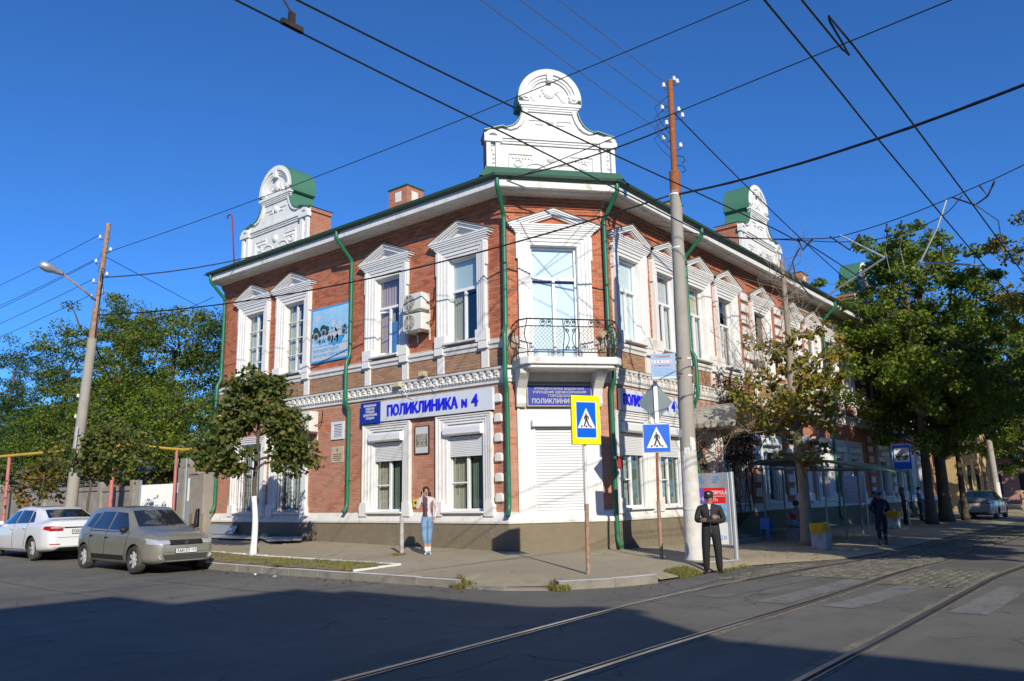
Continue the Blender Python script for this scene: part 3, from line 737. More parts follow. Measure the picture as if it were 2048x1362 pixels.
mb = MB(); mb.sweep(PATH, [(.66, 10.015), (.80, 10.02), (.88, 10.06), (.90, 10.13), (.88, 10.13), (.86, 10.07), (.72, 10.05), (.70, 10.12), (.66, 10.12)]); pb(mb, 'gutter', 'green_dark', BLD)
mb = MB(); mb.sweep([(0, YEND + .3), (0, 1.79), (2.1, 0), (XEND, 0)], [(.80, 10.10), (-3, 11.45), (-3, 11.48), (.80, 10.13)])
mb.add([(3, 15.9, 11.4), (3, 3.1, 11.4), (3.3, 3, 11.4), (XEND, 3, 11.4), (XEND, 12, 11.4), (12, 12, 11.4), (12, 15.9, 11.4)], [(0, 1, 2, 3, 4, 5, 6)])
pb(mb, 'roof', 'green_metal', BLD)

# modillions under the belt
u = MB()
u.box(-.06, .06, .10, .175, 4.865, 4.95); u.box(-.045, .045, .10, .155, 4.80, 4.865); u.box(-.09, -.035, .10, .15, 4.735, 4.79); u.box(.035, .09, .10, .15, 4.735, 4.79)
um = MB(); um.v = [(a, -b, c) for a, b, c in u.v]; um.f = u.f; um.m = u.m
md = um.mesh('modillion', 'white_plaster_old')
for F, a, b in ((FL, 2.05, YEND), (FR, 2.35, 15.5)):
    s = a
    while s < b:
        link('modillion', md, BLD, F.p(s, 0, 0), (0, 0, math.atan2(-F.N.x, F.N.y) + math.pi)); s += .255

# ---- windows
def strip_pane(par, F, s0, s1, z0, z1, d, mat='glass'):
    mb = MB(); mb.box(s0, s1, d - .004, d + .004, z0, z1, 0, F); return pb(mb, 'pane', mat, par)
def drape(par, F, s0, s1, z0, z1, d, mat, waves=9, amp=.03, name='curtain'):
    mb = MB(); n = waves * 6 if amp else 1; b = 0
    for i in range(n + 1):
        s = s0 + (s1 - s0) * i / n; q = d + amp * math.sin(i * 1.05) * (1 + .4 * math.sin(i * .37))
        mb.v += [tuple(F.p(s, q, z0)), tuple(F.p(s, q, z1))]
    for i in range(n): mb.f.append((2 * i, 2 * i + 2, 2 * i + 3, 2 * i + 1)); mb.m.append(0)
    return pb(mb, name, mat, par, smooth=True)
def reveal(mb, F, sc, hw, z0, z1, dep=.24, mi=0):
    t = .012
    mb.box(sc - hw, sc - hw + t, -dep, -.001, z0, z1, mi, F); mb.box(sc + hw - t, sc + hw, -dep, -.001, z0, z1, mi, F)
    mb.box(sc - hw + t, sc + hw - t, -dep, -.001, z1 - t, z1, mi, F); mb.box(sc - hw + t, sc + hw - t, -dep, -.001, z0, z0 + t, mi, F)

def pediment(mb, F, sc, w_, z0, z1, dmax=.20, tymp=0):
    sl = (z1 - z0) / w_
    lay = [(0, .055, dmax), (.055, .10, dmax - .03), (.10, .135, dmax - .07), (.135, .17, dmax - .04), (.17, .21, dmax - .09)]
    for k0, k1, d in lay:
        o = lambda k: (w_ - k / sl * 1.05, z1 - k)
        a, b = o(k0), o(k1)
        for sg in (-1, 1):
            mb.prism([(sc + sg * a[0], z0), (sc, a[1]), (sc, b[1]), (sc + sg * b[0], z0)], 0, d, F, 0)
    b = (w_ - .21 / sl * 1.05, z1 - .21); mb.prism([(sc - b[0], z0), (sc + b[0], z0), (sc, b[1])], 0, .03, F, tymp)
    for sg in (-1, 1):   # dirty sheet on top
        t = (sl * .05)
        mb.prism([(sc + sg * (w_ + .03), z0 - .012), (sc + sg * (w_ + .03), z0 + .004), (sc, z1 + .018), (sc, z1 + .002)], 0, dmax + .03, F, 2)

def upper_window(F, sc, style, tymp=0, hw=UHW, z0=UZ0, z1=UZ1, base=5.80, sill=True):
    W = empty('window', F.p(sc, 0, z0), BLD)
    mb = MB(); reveal(mb, F, sc, hw, z0, z1)
    for a, b, d in ((0, .10, .035), (.10, .20, .065), (.20, .29, .095), (.29, .36, .125)):
        for sg in (-1, 1):
            q = sorted((sc + sg * (hw + a), sc + sg * (hw + b)))
            mb.box(q[0], q[1], -.002, d, base, z1 + a, 0, F)
        mb.box(sc - hw - b, sc + hw + b, -.002, d - .001, z1 + a, z1 + b, 0, F)
    for sg in (-1, 1):    # ears at the head, blocks at the foot
        q = sorted((sc + sg * (hw + .28), sc + sg * (hw + .41))); mb.box(q[0], q[1], -.002, .112, z1 - .42, z1 + .24, 0, F)
        q = sorted((sc + sg * (hw + .02), sc + sg * (hw + .43))); mb.box(q[0], q[1], -.002, .150, base, base + .34, 0, F)
    pb(mb, 'architrave', 'white_plaster', W)
    mb = MB(); w0 = hw + .40
    for i, (h0, h1, d, e) in enumerate(((.24, .31, .10, .0), (.31, .36, .13, .03), (.36, .41, .15, .06), (.41, .465, .175, .12), (.465, .52, .195, .19), (.52, .565, .215, .24))):
        mb.box(sc - w0 - e, sc + w0 + e, -.002, d, z1 + h0, z1 + h1, 0, F)
    pediment(mb, F, sc, w0 + .245, z1 + .567, z1 + 1.03, .215, tymp)
    pb(mb, 'pediment', ['white_plaster', 'brick', 'flashing'], W)
    if sill:
        mb = MB(); mb.prism([(sc - hw - .06, z0 - .05), (sc + hw + .06, z0 - .05), (sc + hw + .06, z0), (sc - hw - .06, z0)], -.2, .20, F); pb(mb, 'sill', 'white_plaster_old', W)
        for sg in (-1, 1):
            mb = MB(); mb.box(sc + sg * .84 - .12, sc + sg * .84 + .12, -.002, .055, 5.07, 5.60, 0, F); mb.box(sc + sg * .84 - .155, sc + sg * .84 + .155, -.002, .15, 5.60, 5.815, 0, F)
            pb(mb, 'apron_block', 'white_plaster', W)
    frame_style(W, F, sc, hw, z0, z1, style)
    return W

def frame_style(W, F, sc, hw, z0, z1, style):
    d0, d1 = -.19, -.12; e = .055
    fm = {'old': 'wood_white', 'brown': 'rust_pole'}.get(style.get('frame'), 'pvc_white')
    mb = MB(); a, b = sc - hw + .013, sc + hw - .013; zt = style.get('transom', z0 + 1.54)
    mb.box(a, a + e, d0, d1, z0 + .013, z1 - .013, 0, F); mb.box(b - e, b, d0, d1, z0 + .013, z1 - .013, 0, F)
    mb.box(a + e, b - e, d0, d1, z1 - .013 - e, z1 - .013, 0, F); mb.box(a + e, b - e, d0, d1, z0 + .013, z0 + .013 + e, 0, F)
    ai, bi, zi0, zi1 = a + e, b - e, z0 + .013 + e, z1 - .013 - e
    panes = []
    kind = style.get('kind', 'T')
    if kind == 'T':
        mb.box(ai, bi, d0 - .002, d1 + .004, zt - .04, zt + .04, 0, F); mb.box(sc - .035, sc + .035, d0, d1 + .006, zi0, zt - .04, 0, F)
        panes = [(ai, bi, zt + .04, zi1), (ai, sc - .035, zi0, zt - .04), (sc + .035, bi, zi0, zt - .04)]
    elif kind == 'grid':
        mb.box(sc - .035, sc + .035, d0, d1 + .004, zi0, zi1, 0, F); n = 4
        for i in range(1, n): z = zi0 + (zi1 - zi0) * i / n; mb.box(ai, sc - .035, d0, d1, z - .02, z + .02, 0, F); mb.box(sc + .035, bi, d0, d1, z - .02, z + .02, 0, F)
        for i in range(n):
            q0, q1 = zi0 + (zi1 - zi0) * i / n, zi0 + (zi1 - zi0) * (i + 1) / n
            panes += [(ai, sc - .035, q0, q1), (sc + .035, bi, q0, q1)]
    elif kind == 'low':
        zm = style.get('bar', z0 + .78); zs = style.get('top', z1)
        mb.box(sc - .04, sc + .04, d0, d1 + .004, zi0, zi1, 0, F)
        L_ = (ai, sc - .04) if F.r > 0 else (sc + .04, bi); O_ = (sc + .04, bi) if F.r > 0 else (ai, sc - .04)
        mb.box(L_[0], L_[1], d0, d1, zm - .018, zm + .018, 0, F)
        panes = [(L_[0], L_[1], zi0, zm - .018), (L_[0], L_[1], zm + .018, zi1), (O_[0], O_[1], zi0, zi1)]
    pb(mb, 'frame', fm, W)
    for p in panes: strip_pane(W, F, *p, -.155, style.get('glass', 'glass'))
    for (f0, f1, g0, g1, m) in style.get('drapes', []):
        drape(W, F, sc - hw + 2 * hw * f0, sc - hw + 2 * hw * f1, z0 + (z1 - z0) * g0, z0 + (z1 - z0) * g1, -.22 if m.startswith('blind') else -.28, m, amp=0 if m.startswith('blind') else .025, name='blind' if m.startswith('blind') else 'curtain')

M('flashing', (.20, .155, .09), .25, 8, .9, .2, 40, col2=(.30, .26, .18), amt=.4, scale2=4)
STY_L = [dict(glass='glass', drapes=[(0, 1, .63, 1, 'blind_blue'), (.58, 1, 0, .6, 'curtain_cream')]),                       # nearest the corner
         dict(glass='glass', drapes=[(0, 1, .62, 1, 'curtain_pink'), (.45, 1, 0, .62, 'curtain_pink')]),
         dict(kind='grid', frame='old', glass='glass', drapes=[(.5, 1, .0, .95, 'curtain')]), dict(kind='grid', frame='old', glass='glass', drapes=[(.55, 1, .2, 1, 'curtain')])]
for i, s in enumerate(LUP):
    W = upper_window(FL, s, STY_L[i])
    if i == 1:    # the bluish film behind one casement, the sash standing ajar
        mb = MB(); mb.box(s - UHW + .09, s - .05, -.148, -.144, UZ0 + .1, UZ0 + 1.05, 0, FL); pb(mb, 'film', 'blue_film', W)
        mb = MB(); F2 = Fr(FL.p(s + UHW - .08, -.11, 0), (.35, -.94, 0), (-.94, -.35, 0), -1)
        for q in ((0, .05, UZ0 + .08, UZ0 + 1.45), (.40, .45, UZ0 + .08, UZ0 + 1.45), (.05, .40, UZ0 + .08, UZ0 + .13), (.05, .40, UZ0 + 1.4, UZ0 + 1.45)): mb.box(q[0], q[1], 0, .04, q[2], q[3], 0, F2)
        pb(mb, 'open_sash', 'pvc_white', W)
upper_window(FC, 1.36, dict(glass='glass_bright', transom=7.50, drapes=[(0, 1, .70, 1, 'blind_blue'), (0, .48, 0, .68, 'blind_blue'), (.52, 1, 0, .68, 'blind_blue')]), 1, hw=.67, z0=5.2, z1=8.42, base=5.13, sill=False)
STY_R = [dict(glass='glass_bright', drapes=[(0, 1, .6, 1, 'blind_blue'), (0, 1, 0, .6, 'blind_blue')]), dict(glass='glass_bright', drapes=[(0, 1, 0, 1, 'curtain')]),
         dict(glass='glass_bright', drapes=[(0, 1, 0, .6, 'curtain'), (0, 1, .6, 1, 'curtain_cream')]), dict(glass='glass_bright', drapes=[(0, 1, 0, .62, 'curtain_cream')]),
         dict(frame='brown', glass='glass', drapes=[(0, .5, 0, 1, 'curtain')])]
for i, s in enumerate(RUP): upper_window(FR, s, STY_R[min(i, 4)] if i < 5 else dict(drapes=[(0, 1, 0, .6, 'curtain')]), 1)

def lower_window(F, sc, style, shutter=True, bars=False):
    hw, z0, z1 = LHW, LZ0, LZ1
    W = empty('window', F.p(sc, 0, z0), BLD)
    mb = MB(); reveal(mb, F, sc, hw, z0, z1)
    for a, b, d in ((0, .11, .03), (.11, .22, .06), (.22, .31, .09), (.31, .36, .115)):
        for sg in (-1, 1):
            q = sorted((sc + sg * (hw + a), sc + sg * (hw + b))); mb.box(q[0], q[1], -.002, d, 1.20, z1 + a * .65, 0, F)
        mb.box(sc - hw - b, sc + hw + b, -.002, d - .001, z1 + a * .65, z1 + b * .65, 0, F)
    for sg in (-1, 1):
        q0, q1 = sc + sg * (hw + .10), sc + sg * (hw + .42)
        mb.prism([(q0, 1.12), (q1, 1.12), (q1, 1.38), (q1 - sg * .05, 1.52), (q0, 1.52)], -.002, .15, F)
    pb(mb, 'architrave', 'white_plaster', W)
    mb = MB(); mb.prism([(sc - hw - .08, z0 - .045), (sc + hw + .08, z0 - .045), (sc + hw + .08, z0), (sc - hw - .08, z0)], -.2, .19, F); pb(mb, 'sill', 'pvc_white', W)
    if shutter:
        mb = MB(); mb.prism([(0, 3.30), (.0, 3.54), (.10, 3.58), (.20, 3.56), (.24, 3.50), (.24, 3.34), (.20, 3.30)], sc - hw - .02, sc + hw + .02, Fr(F.p(0, -.06, 0), F.N, F.T)); pb(mb, 'shutter_box', 'shutter', W)
        zb = style.get('shut', 2.70); n = int((3.30 - zb) / .046); u = MB(); u.box(-hw + .02, hw - .02, -.07, -.035, 0, .040, 0, Fr((0, 0, 0), F.T, F.N)); me = u.mesh('slat', 'shutter', bevel=.008)
        for i in range(n): link('slat', me, W, F.p(0, -.005, zb + i * .046) + F.T * sc - origin(W))
        for sg in (-1, 1): mb = MB(); mb.box(sc + sg * (hw - .035) - .022, sc + sg * (hw - .035) + .022, -.085, -.02, z0 + .013, 3.3, 0, F); pb(mb, 'shutter_rail', 'shutter', W)
    if bars:
        mb = MB(); n = 9
        for i in range(n): s = sc - hw + .06 + (2 * hw - .12) * i / (n - 1); mb.cyl(F.p(s, .03, z0 + .02), F.p(s, .03, z1 - .05), .008, n=5)
        for z in (z0 + .12, z0 + 1.2, z1 - .15): mb.cyl(F.p(sc - hw, .03, z), F.p(sc + hw, .03, z), .008, n=5)
        for i in range(4):
            c = F.p(sc - hw + .25 + i * .28, .03, z0 + .55); mb.tube([c + F.T * (.07 * math.cos(t * .7)) + Vector((0, 0, .16 * math.sin(t * .7))) for t in range(9)], .007, 4)
        pb(mb, 'window_bars', 'iron', W)['kind'] = 'stuff'
    frame_style(W, F, sc, hw, z0, z1, style)
    return W
for i, s in enumerate(LLO):
    if i < 2: lower_window(FL, s, dict(kind='low', bar=2.02, shut=2.72, drapes=[(.52, 1, 0, 1, 'curtain_cream'), (0, .48, 0, .62, 'curtain_green')]))
    else: lower_window(FL, s, dict(kind='low', bar=2.6, drapes=[(.1, .9, 0, 1, 'curtain')]), False, True)
for i, s in enumerate(RLO): lower_window(FR, s, dict(kind='low', bar=2.02, shut=2.68 if i < 2 else 3.05, drapes=[(.0, .36, 0, 1, 'curtain_cream'), (.4, .62, 0, .9, 'curtain'), (.62, 1, 0, 1, 'curtain_green')] if i < 2 else [(.3, .7, 0, 1, 'curtain')]), True)

# corner shop door behind a roller shutter
D = empty('corner_door', FC.p(1.34, 0, 1.1), BLD)
mb = MB(); mb.box(.25, .66, -.002, .05, 1.08, 3.86, 0, FC); mb.box(2.02, 2.48, -.002, .05, 1.08, 3.86, 0, FC); mb.box(.66, 2.02, -.002, .05, 3.50, 3.86, 0, FC); mb.box(.235, .30, -.002, .065, 1.08, 3.88, 0, FC); mb.box(2.43, 2.495, -.002, .065, 1.08, 3.88, 0, FC)
pb(mb, 'surround', 'white_plaster', D)
mb = MB(); mb.box(.60, 2.06, .05, .22, 3.40, 3.59, 0, FC); pb(mb, 'shutter_box', 'shutter', D, bevel=.02)
u = MB(); u.box(-.67, .67, -.02, .012, 0, .068, 0, Fr((0, 0, 0), FC.T, FC.N)); me = u.mesh('slat', 'shutter', bevel=.014)
for i in range(30): link('slat', me, D, FC.p(1.34, 0, 1.17 + i * .0745) - origin(D))
for q in ((.645, .70, -.03, .075, 1.165, 3.4), (1.98, 2.035, -.03, .075, 1.165, 3.4), (.62, 2.06, -.02, .10, 1.10, 1.165)): mb = MB(); mb.box(*q, 0, FC); pb(mb, 'shutter_rail', 'shutter', D)
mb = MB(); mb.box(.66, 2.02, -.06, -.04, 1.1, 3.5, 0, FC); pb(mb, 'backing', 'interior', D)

# street entrance on the right front
E_ = empty('entrance', FR.p(DOOR, 0, .1), BLD)
mb = MB(); reveal(mb, FR, DOOR, .7, .12, 3.3, .3)
for sg in (-1, 1): mb.box(DOOR + sg * .82 - .12, DOOR + sg * .82 + .12, -.002, .06, .12, 3.3, 0, FR)
mb.box(DOOR - .94, DOOR + .94, -.002, .07, 3.3, 3.58, 0, FR); pb(mb, 'surround', 'white_plaster', E_)
mb = MB(); mb.box(DOOR - .66, DOOR + .66, -.28, -.24, .14, 3.27, 0, FR); mb.box(DOOR - .02, DOOR + .02, -.24, -.225, .14, 2.5, 1, FR); mb.box(DOOR - .66, DOOR + .66, -.24, -.22, 2.46, 2.54, 1, FR); pb(mb, 'door', ['rust_pole', 'iron'], E_)
mb = MB()
for i in range(3): mb.box(DOOR - 1.0 - .1 * (2 - i), DOOR + 1.0 + .1 * (2 - i), .1, 1.25 - .3 * i, -.1, .1 + .1 * (i + 1), 0, FR)
pb(mb, 'steps', 'kerb_concrete', E_, bevel=.01)

# quoins and rusticated strips
u = MB(); u.prism([(-.13, 0), (.13, 0), (.13, .17), (.08, .23), (-.08, .23), (-.13, .17)], 0, .10, FL); me = u.mesh('quoin', 'white_plaster_old', bevel=.02)
for k in range(6): link('quoin', me, BLD, FL.p(2.08, 0, 1.48 + .52 * k))
u = MB(); u.box(-.30, .30, 0, .09, 0, .30, 0, FR); me = u.mesh('quoin', 'white_plaster_old', bevel=.02)
for s in (11.68, 14.95, 26.2, 30.2):
    mb = MB(); mb.box(s - .36, s + .36, -.002, .05, 1.24, 9.34, 0, FR); pb(mb, 'pilaster', 'brick_far', BLD)
    for k in range(7): link('quoin', me, BLD, FR.p(s, .045, 5.95 + .44 * k))
    for k in range(6): link('quoin', me, BLD, FR.p(s, .045, 1.45 + .5 * k))

# downpipes
def downpipe(F, s, zbot=1.2, ztop=10.05, jog=True, side=0., mid=None):
    P = empty('downpipe', F.p(s, 0, zbot), BLD)
    pts = [(s, .80, ztop), (s, .80, ztop - .25), (s + side, .15, ztop - .85), (s + side, .15, 6.12), (s + side, .30, 5.85), (s + side, .30, 4.62), (s + side, .15, 4.36), (s + side, .15, zbot + .18), (s + side, .20, zbot + .05), (s + side, .30, zbot - .05)]
    if mid: pts = [(a + (mid if i in (4, 5) else 0), b, c) for i, (a, b, c) in enumerate(pts)]
    out = []
    for i, q in enumerate(pts):
        v = F.p(*q)
        if 0 < i < len(pts) - 1:
            a, b = F.p(*pts[i - 1]), F.p(*pts[i + 1]); k = .09
            out += [v + (a - v).normalized() * k, v + ((a - v).normalized() + (b - v).normalized()) * k * .22, v + (b - v).normalized() * k]
        else: out.append(v)
    mb = MB(); mb.tube(out, .062, 10); pb(mb, 'pipe', 'green_metal', P, smooth=40.)
    for z in (8.6, 7.2, 3.6, 2.2):
        mb = MB(); mb.tube([F.p(s + side, .15, z - .02), F.p(s + side, .15, z + .02)], .069, 10); mb.cyl(F.p(s + side, 0, z), F.p(s + side, .12, z), .01, n=5); pb(mb, 'bracket', 'green_metal', P)
downpipe(FL, 15.5, 1.3); downpipe(FL, 8.08, 1.3)
_dl = (FL.N + FC.N).normalized(); downpipe(Fr((0, 1.79, 0), (-_dl.y, _dl.x, 0), _dl), 0.02, 1.18)
_dr = (FR.N + FC.N).normalized(); downpipe(Fr((2.1, 0, 0), (-_dr.y, _dr.x, 0), _dr), 0., .33)
downpipe(FR, 6.93, .5); downpipe(FR, 20.4, .4); downpipe(FR, 33.0, .4)

# chimneys
def chimney(x0, x1, y0, y1, z0, z1):
    c = empty('chimney', (x0, y0, z0), BLD)
    mb = MB(); mb.box(x0, x1, y0, y1, z0, z1); pb(mb, 'stack', 'brick_far', c)
    mb = MB(); mb.box(x0 - .04, x1 + .04, y0 - .04, y1 + .04, z1, z1 + .03); mb.box(x0 - .12, x1 + .12, y0 - .12, y1 + .12, z0, z0 + .22); pb(mb, 'cap', 'green_metal', c)
    mb = MB(); mb.box(x0 - .012, x0 - .002, (y0 + y1) / 2 - .17, (y0 + y1) / 2 + .12, z1 - .5, z1 - .15); mb.box((x0 + x1) / 2 - .17, (x0 + x1) / 2 + .12, y0 - .012, y0 - .002, z1 - .5, z1 - .15); pb(mb, 'hatch', 'white_plaster_old', c)
chimney(1.2, 1.95, 6.95, 7.85, 10.6, 11.92); chimney(8.95, 9.75, 1.2, 2.1, 10.6, 12.1); chimney(22.2, 23.2, 1.2, 2.2, 10.6, 12.2)

# ---- attic gables
def gable(F, sc, kw=1.0, z0=10.15, back=1.35, dirn=1):
    G = empty('gable', F.p(sc, 0, z0), BLD); d0 = .06
    R_, cz = .90 * kw, 12.76
    half = [(1.84 * kw, z0 - .1), (1.84 * kw, 11.52), (1.90 * kw, 11.56), (1.90 * kw, 11.68), (1.38 * kw, 11.84), (1.28 * kw, 11.80), (1.10 * kw, 11.86), (.97 * kw, 11.97), (.86 * kw, 12.15), (.79 * kw, 12.36), (.76 * kw, 12.58), (.90 * kw, 12.62)]
    arc = [(R_ * math.cos(a), cz + R_ * math.sin(a)) for a in np.linspace(-.02, math.pi + .02, 26)]
    poly = [(sc + a, z) for a, z in half] + [(sc + a, z) for a, z in arc] + [(sc - a, z) for a, z in reversed(half)]
    mb = MB(); mb.prism(poly, -back, d0, F, 0, 1)
    pb(mb, 'gable_wall', ['white_brick', 'brick_far'], G)
    # sheet-metal cap following the outline
    mb = MB(); out = [(half[i][0], half[i][1]) for i in range(3, len(half))] + arc + [(-a, z) for a, z in reversed(half[3:])]
    def off(i, o):
        a, b = out[max(i - 1, 0)], out[min(i + 1, len(out) - 1)]; t = Vector((b[0] - a[0], b[1] - a[1])).normalized(); return (sc + out[i][0] + t.y * o, out[i][1] - t.x * o)
    n = len(out); b = 0
    for i in range(n):
        p, q = off(i, .012), off(i, .035)
        mb.v += [tuple(F.p(p[0], d0 + .10, p[1])), tuple(F.p(q[0], d0 + .10, q[1])), tuple(F.p(p[0], -back - .06, p[1])), tuple(F.p(q[0], -back - .06, q[1]))]
    for i in range(n - 1):
        k = 4 * i
        for f in ((k, k + 4, k + 5, k + 1), (k + 1, k + 5, k + 7, k + 3), (k + 2, k + 3, k + 7, k + 6), (k, k + 2, k + 6, k + 4)): mb.f.append(f); mb.m.append(0)
    pb(mb, 'cap', 'green_roof', G, smooth=35.)
    # mouldings
    mb = MB()
    for w_, a, b, d in ((.80, 12.36, 12.415, .05), (.82, 12.41, 12.475, .075), (.85, 12.47, 12.535, .10), (.90, 12.53, 12.62, .13)): mb.box(sc - w_ * kw, sc + w_ * kw, d0 - .002, d0 + d, a, b, 0, F)
    pb(mb, 'entablature', 'white_plaster', G); mb = MB()
    for w_, a, b, d in ((1.52, 11.34, 11.41, .05), (1.52, 11.405, 11.475, .08), (1.52, 11.47, 11.54, .12)): mb.box(sc - w_ * kw, sc + w_ * kw, d0 - .002, d0 + d, a, b, 0, F)
    pb(mb, 'cornice_band', 'white_plaster', G); mb = MB()
    for r0, r1, d in ((.98, .87, .12), (.88, .80, .14), (.81, .71, .09), (.72, .64, .055)):
        A = np.linspace(0.0, math.pi, 25)
        for a, b in zip(A[:-1], A[1:]):
            q0, q1 = r0 * .93 * kw, r1 * .93 * kw
            mb.prism([(sc + q1 * math.cos(a), cz + q1 * math.sin(a)), (sc + q0 * math.cos(a), cz + q0 * math.sin(a)), (sc + q0 * math.cos(b), cz + q0 * math.sin(b)), (sc + q1 * math.cos(b), cz + q1 * math.sin(b))], d0 - .002, d0 + d, F)
    pb(mb, 'archivolt', 'white_plaster', G)
    for sg in (-1, 1):
        mb = MB(); z = 10.5
        mb.box(*sorted((sc + sg * 1.46 * kw, sc + sg * 1.60 * kw)), d0 - .002, d0 + .11, z0, 11.36, 0, F); mb.box(*sorted((sc + sg * 1.74 * kw, sc + sg * 1.86 * kw)), d0 - .002, d0 + .11, z0, 11.36, 0, F)
        mb.box(*sorted((sc + sg * 1.42 * kw, sc + sg * 1.92 * kw)), d0 - .002, d0 + .16, 11.34, 11.50, 0, F); mb.box(*sorted((sc + sg * 1.44 * kw, sc + sg * 1.90 * kw)), d0 - .002, d0 + .12, z0, z0 + .3, 0, F)
        A = np.linspace(0, math.pi, 10); c = sc + sg * 1.67 * kw
        for a, b in zip(A[:-1], A[1:]):
            mb.prism([(c + .13 * math.cos(a), 11.49 + .10 * math.sin(a)), (c + .24 * math.cos(a), 11.49 + .20 * math.sin(a)), (c + .24 * math.cos(b), 11.49 + .20 * math.sin(b)), (c + .13 * math.cos(b), 11.49 + .10 * math.sin(b))], d0, d0 + .15, F)
        pb(mb, 'pilaster', 'white_plaster', G); mb = MB(); S = [half[i] for i in range(5, 11)]
        for p, q in zip(S[:-1], S[1:]):
            mb.prism([(sc + sg * (p[0] - .02), p[1]), (sc + sg * (p[0] - .13), p[1] - .03), (sc + sg * (q[0] - .13), q[1] - .03), (sc + sg * (q[0] - .02), q[1])], d0 - .002, d0 + .07, F)
        pb(mb, 'side_scroll', 'white_plaster', G)
        mb = MB(); mb.lathe(F.p(sc + sg * .70 * kw, d0, cz + .03), [(.125, 0), (.125, .13), (.06, .13), (.06, .17), (0, .17)], 14, 0, F.N); pb(mb, 'volute', 'white_plaster', G)
    # relief ornament
    mb = MB(); r = random.Random(int(sc * 10))
    def tub(pts, rad=.022): mb.tube([F.p(sc + a, d0 + .015, z) for a, z in pts], rad, 5)
    for sg in (-1, 1):
        tub([(sg * (.12 + .05 * math.sin(t * .6) + .07 * t), 12.90 + .14 * math.cos(t * .8) - .012 * t) for t in range(8)], .03)
        tub([(sg * (.45 + .30 * math.cos(t * .35)), 10.62 + .18 * math.sin(t * .35)) for t in range(10)], .022)
        tub([(sg * 1.22, 10.40), (sg * 1.22, 11.05), (sg * .55, 11.05), (sg * .55, 10.9)], .022); tub([(sg * (.95 + .12 * math.cos(t * .7)), 10.78 + .10 * math.sin(t * .7)) for t in range(10)], .02)
        tub([(sg * .62, 12.12), (sg * .2, 12.12), (sg * .2, 12.0), (sg * .42, 12.0)], .02)
        for k in range(7): c = sg * 1.67 * kw; mb.lathe(F.p(sc + c + r.uniform(-.04, .04), d0, z0 + .36 + k * .13), [(.05, 0), (.045, .03), (.02, .05)], 6, 0, F.N)
        for k in range(6): mb.box(*sorted((sc + sg * (.62 + k * .09), sc + sg * (.665 + k * .09))), d0, d0 + .035, 10.92, 11.0, 0, F)
    mb.lathe(F.p(sc, d0 - .01, 12.98), [(.17, 0), (.17, .05), (.11, .09), (.0, .10)], 12, 0, F.N); mb.lathe(F.p(sc, d0 - .01, 12.10), [(.13, 0), (.12, .05), (.06, .10), (0, .11)], 10, 0, F.N)
    mb.lathe(F.p(sc, d0 - .01, 10.98), [(.14, 0), (.13, .05), (.06, .09), (0, .1)], 10, 0, F.N); mb.prism([(sc - .07, 13.30), (sc + .07, 13.30), (sc + .10, 13.56), (sc - .10, 13.56)], d0, d0 + .17, F)
    for k in range(9): mb.lathe(F.p(sc + r.uniform(-.28, .28), d0, 12.82 + r.uniform(0, .28)), [(.05, 0), (.04, .04), (.015, .06)], 6, 0, F.N)
    pb(mb, 'ornament', 'white_plaster', G)['kind'] = 'stuff'
    mb = MB(); mb.prism([(sc - 2.1 * kw, z0 - .05), (sc + 2.1 * kw, z0 - .05), (sc + 1.9 * kw, z0 + .22), (sc - 1.9 * kw, z0 + .22)], d0 + .02, d0 + .34, F)
    pb(mb, 'base_flashing', 'green_flash', G)
gable(FC, 1.36, 1.0, 10.28, .55); gable(FL, 12.5, 1.08, 10.2, .85); gable(FR, 13.75, 1.08, 10.2, .85); gable(FR, 28.4, 1.08, 10.2, .85)

# ---- balcony on the corner
BA = empty('balcony', FC.p(1.45, 0, 4.9), BLD)
mb = MB(); mb.prism([(.22, 0), (2.86, 0), (2.86, 1.0), (2.80, 1.06), (.30, 1.06), (.22, 1.0)], 4.90, 5.11, Fr((0, 0, 0), (1, 0, 0), (0, 0, 1))) if 0 else None
def fplan(mb, poly, z0, z1, mi=0):
    n = len(poly); b = len(mb.v)
    mb.v += [tuple(FC.p(a, d, z0)) for a, d in poly] + [tuple(FC.p(a, d, z1)) for a, d in poly]
    mb.f += [tuple(b + n - 1 - i for i in range(n)), tuple(b + n + i for i in range(n))] + [(b + i, b + (i + 1) % n, b + n + (i + 1) % n, b + n + i) for i in range(n)]
    mb.m += [mi] * (n + 2)
fplan(mb, [(.10, .10), (2.72, .10), (2.90, .85), (2.72, 1.06), (.36, 1.06), (.18, .85)], 4.93, 5.12); fplan(mb, [(.16, .08), (2.64, .08), (2.80, .80), (2.64, .98), (.44, .98), (.28, .80)], 4.84, 4.93)
pb(mb, 'slab', 'white_plaster_old', BA, bevel=.015)
for s in (.22, 2.30):
    mb = MB(); mb.prism([(.0, 3.92), (.16, 3.92), (.22, 4.02), (.20, 4.2), (.28, 4.4), (.5, 4.6), (.72, 4.74), (.75, 4.84), (0, 4.84)], s - .02, s + .24, Fr(FC.O, FC.N, FC.T)); pb(mb, 'bracket', 'white_plaster_old', BA, bevel=.012)
RT, RM, RB, FD = 6.11, 5.92, 5.24, 1.0
def bulge(z): t = (z - RB) / (RM - RB); return .13 * math.sin(math.pi * min(1, max(0, 1.25 - t)) ** 1.3) if t < 1.1 else 0
cor = [(.14, .06), (.16, .78), (.36, FD), (2.61, FD), (2.80, .78), (2.74, .06)]
mb = MB()
for z, r in ((RT, .020), (RM, .014), (RB, .016)): mb = MB(); mb.tube([FC.p(a, d, z) for a, d in cor], r, 6); pb(mb, 'rail', 'iron', BA)
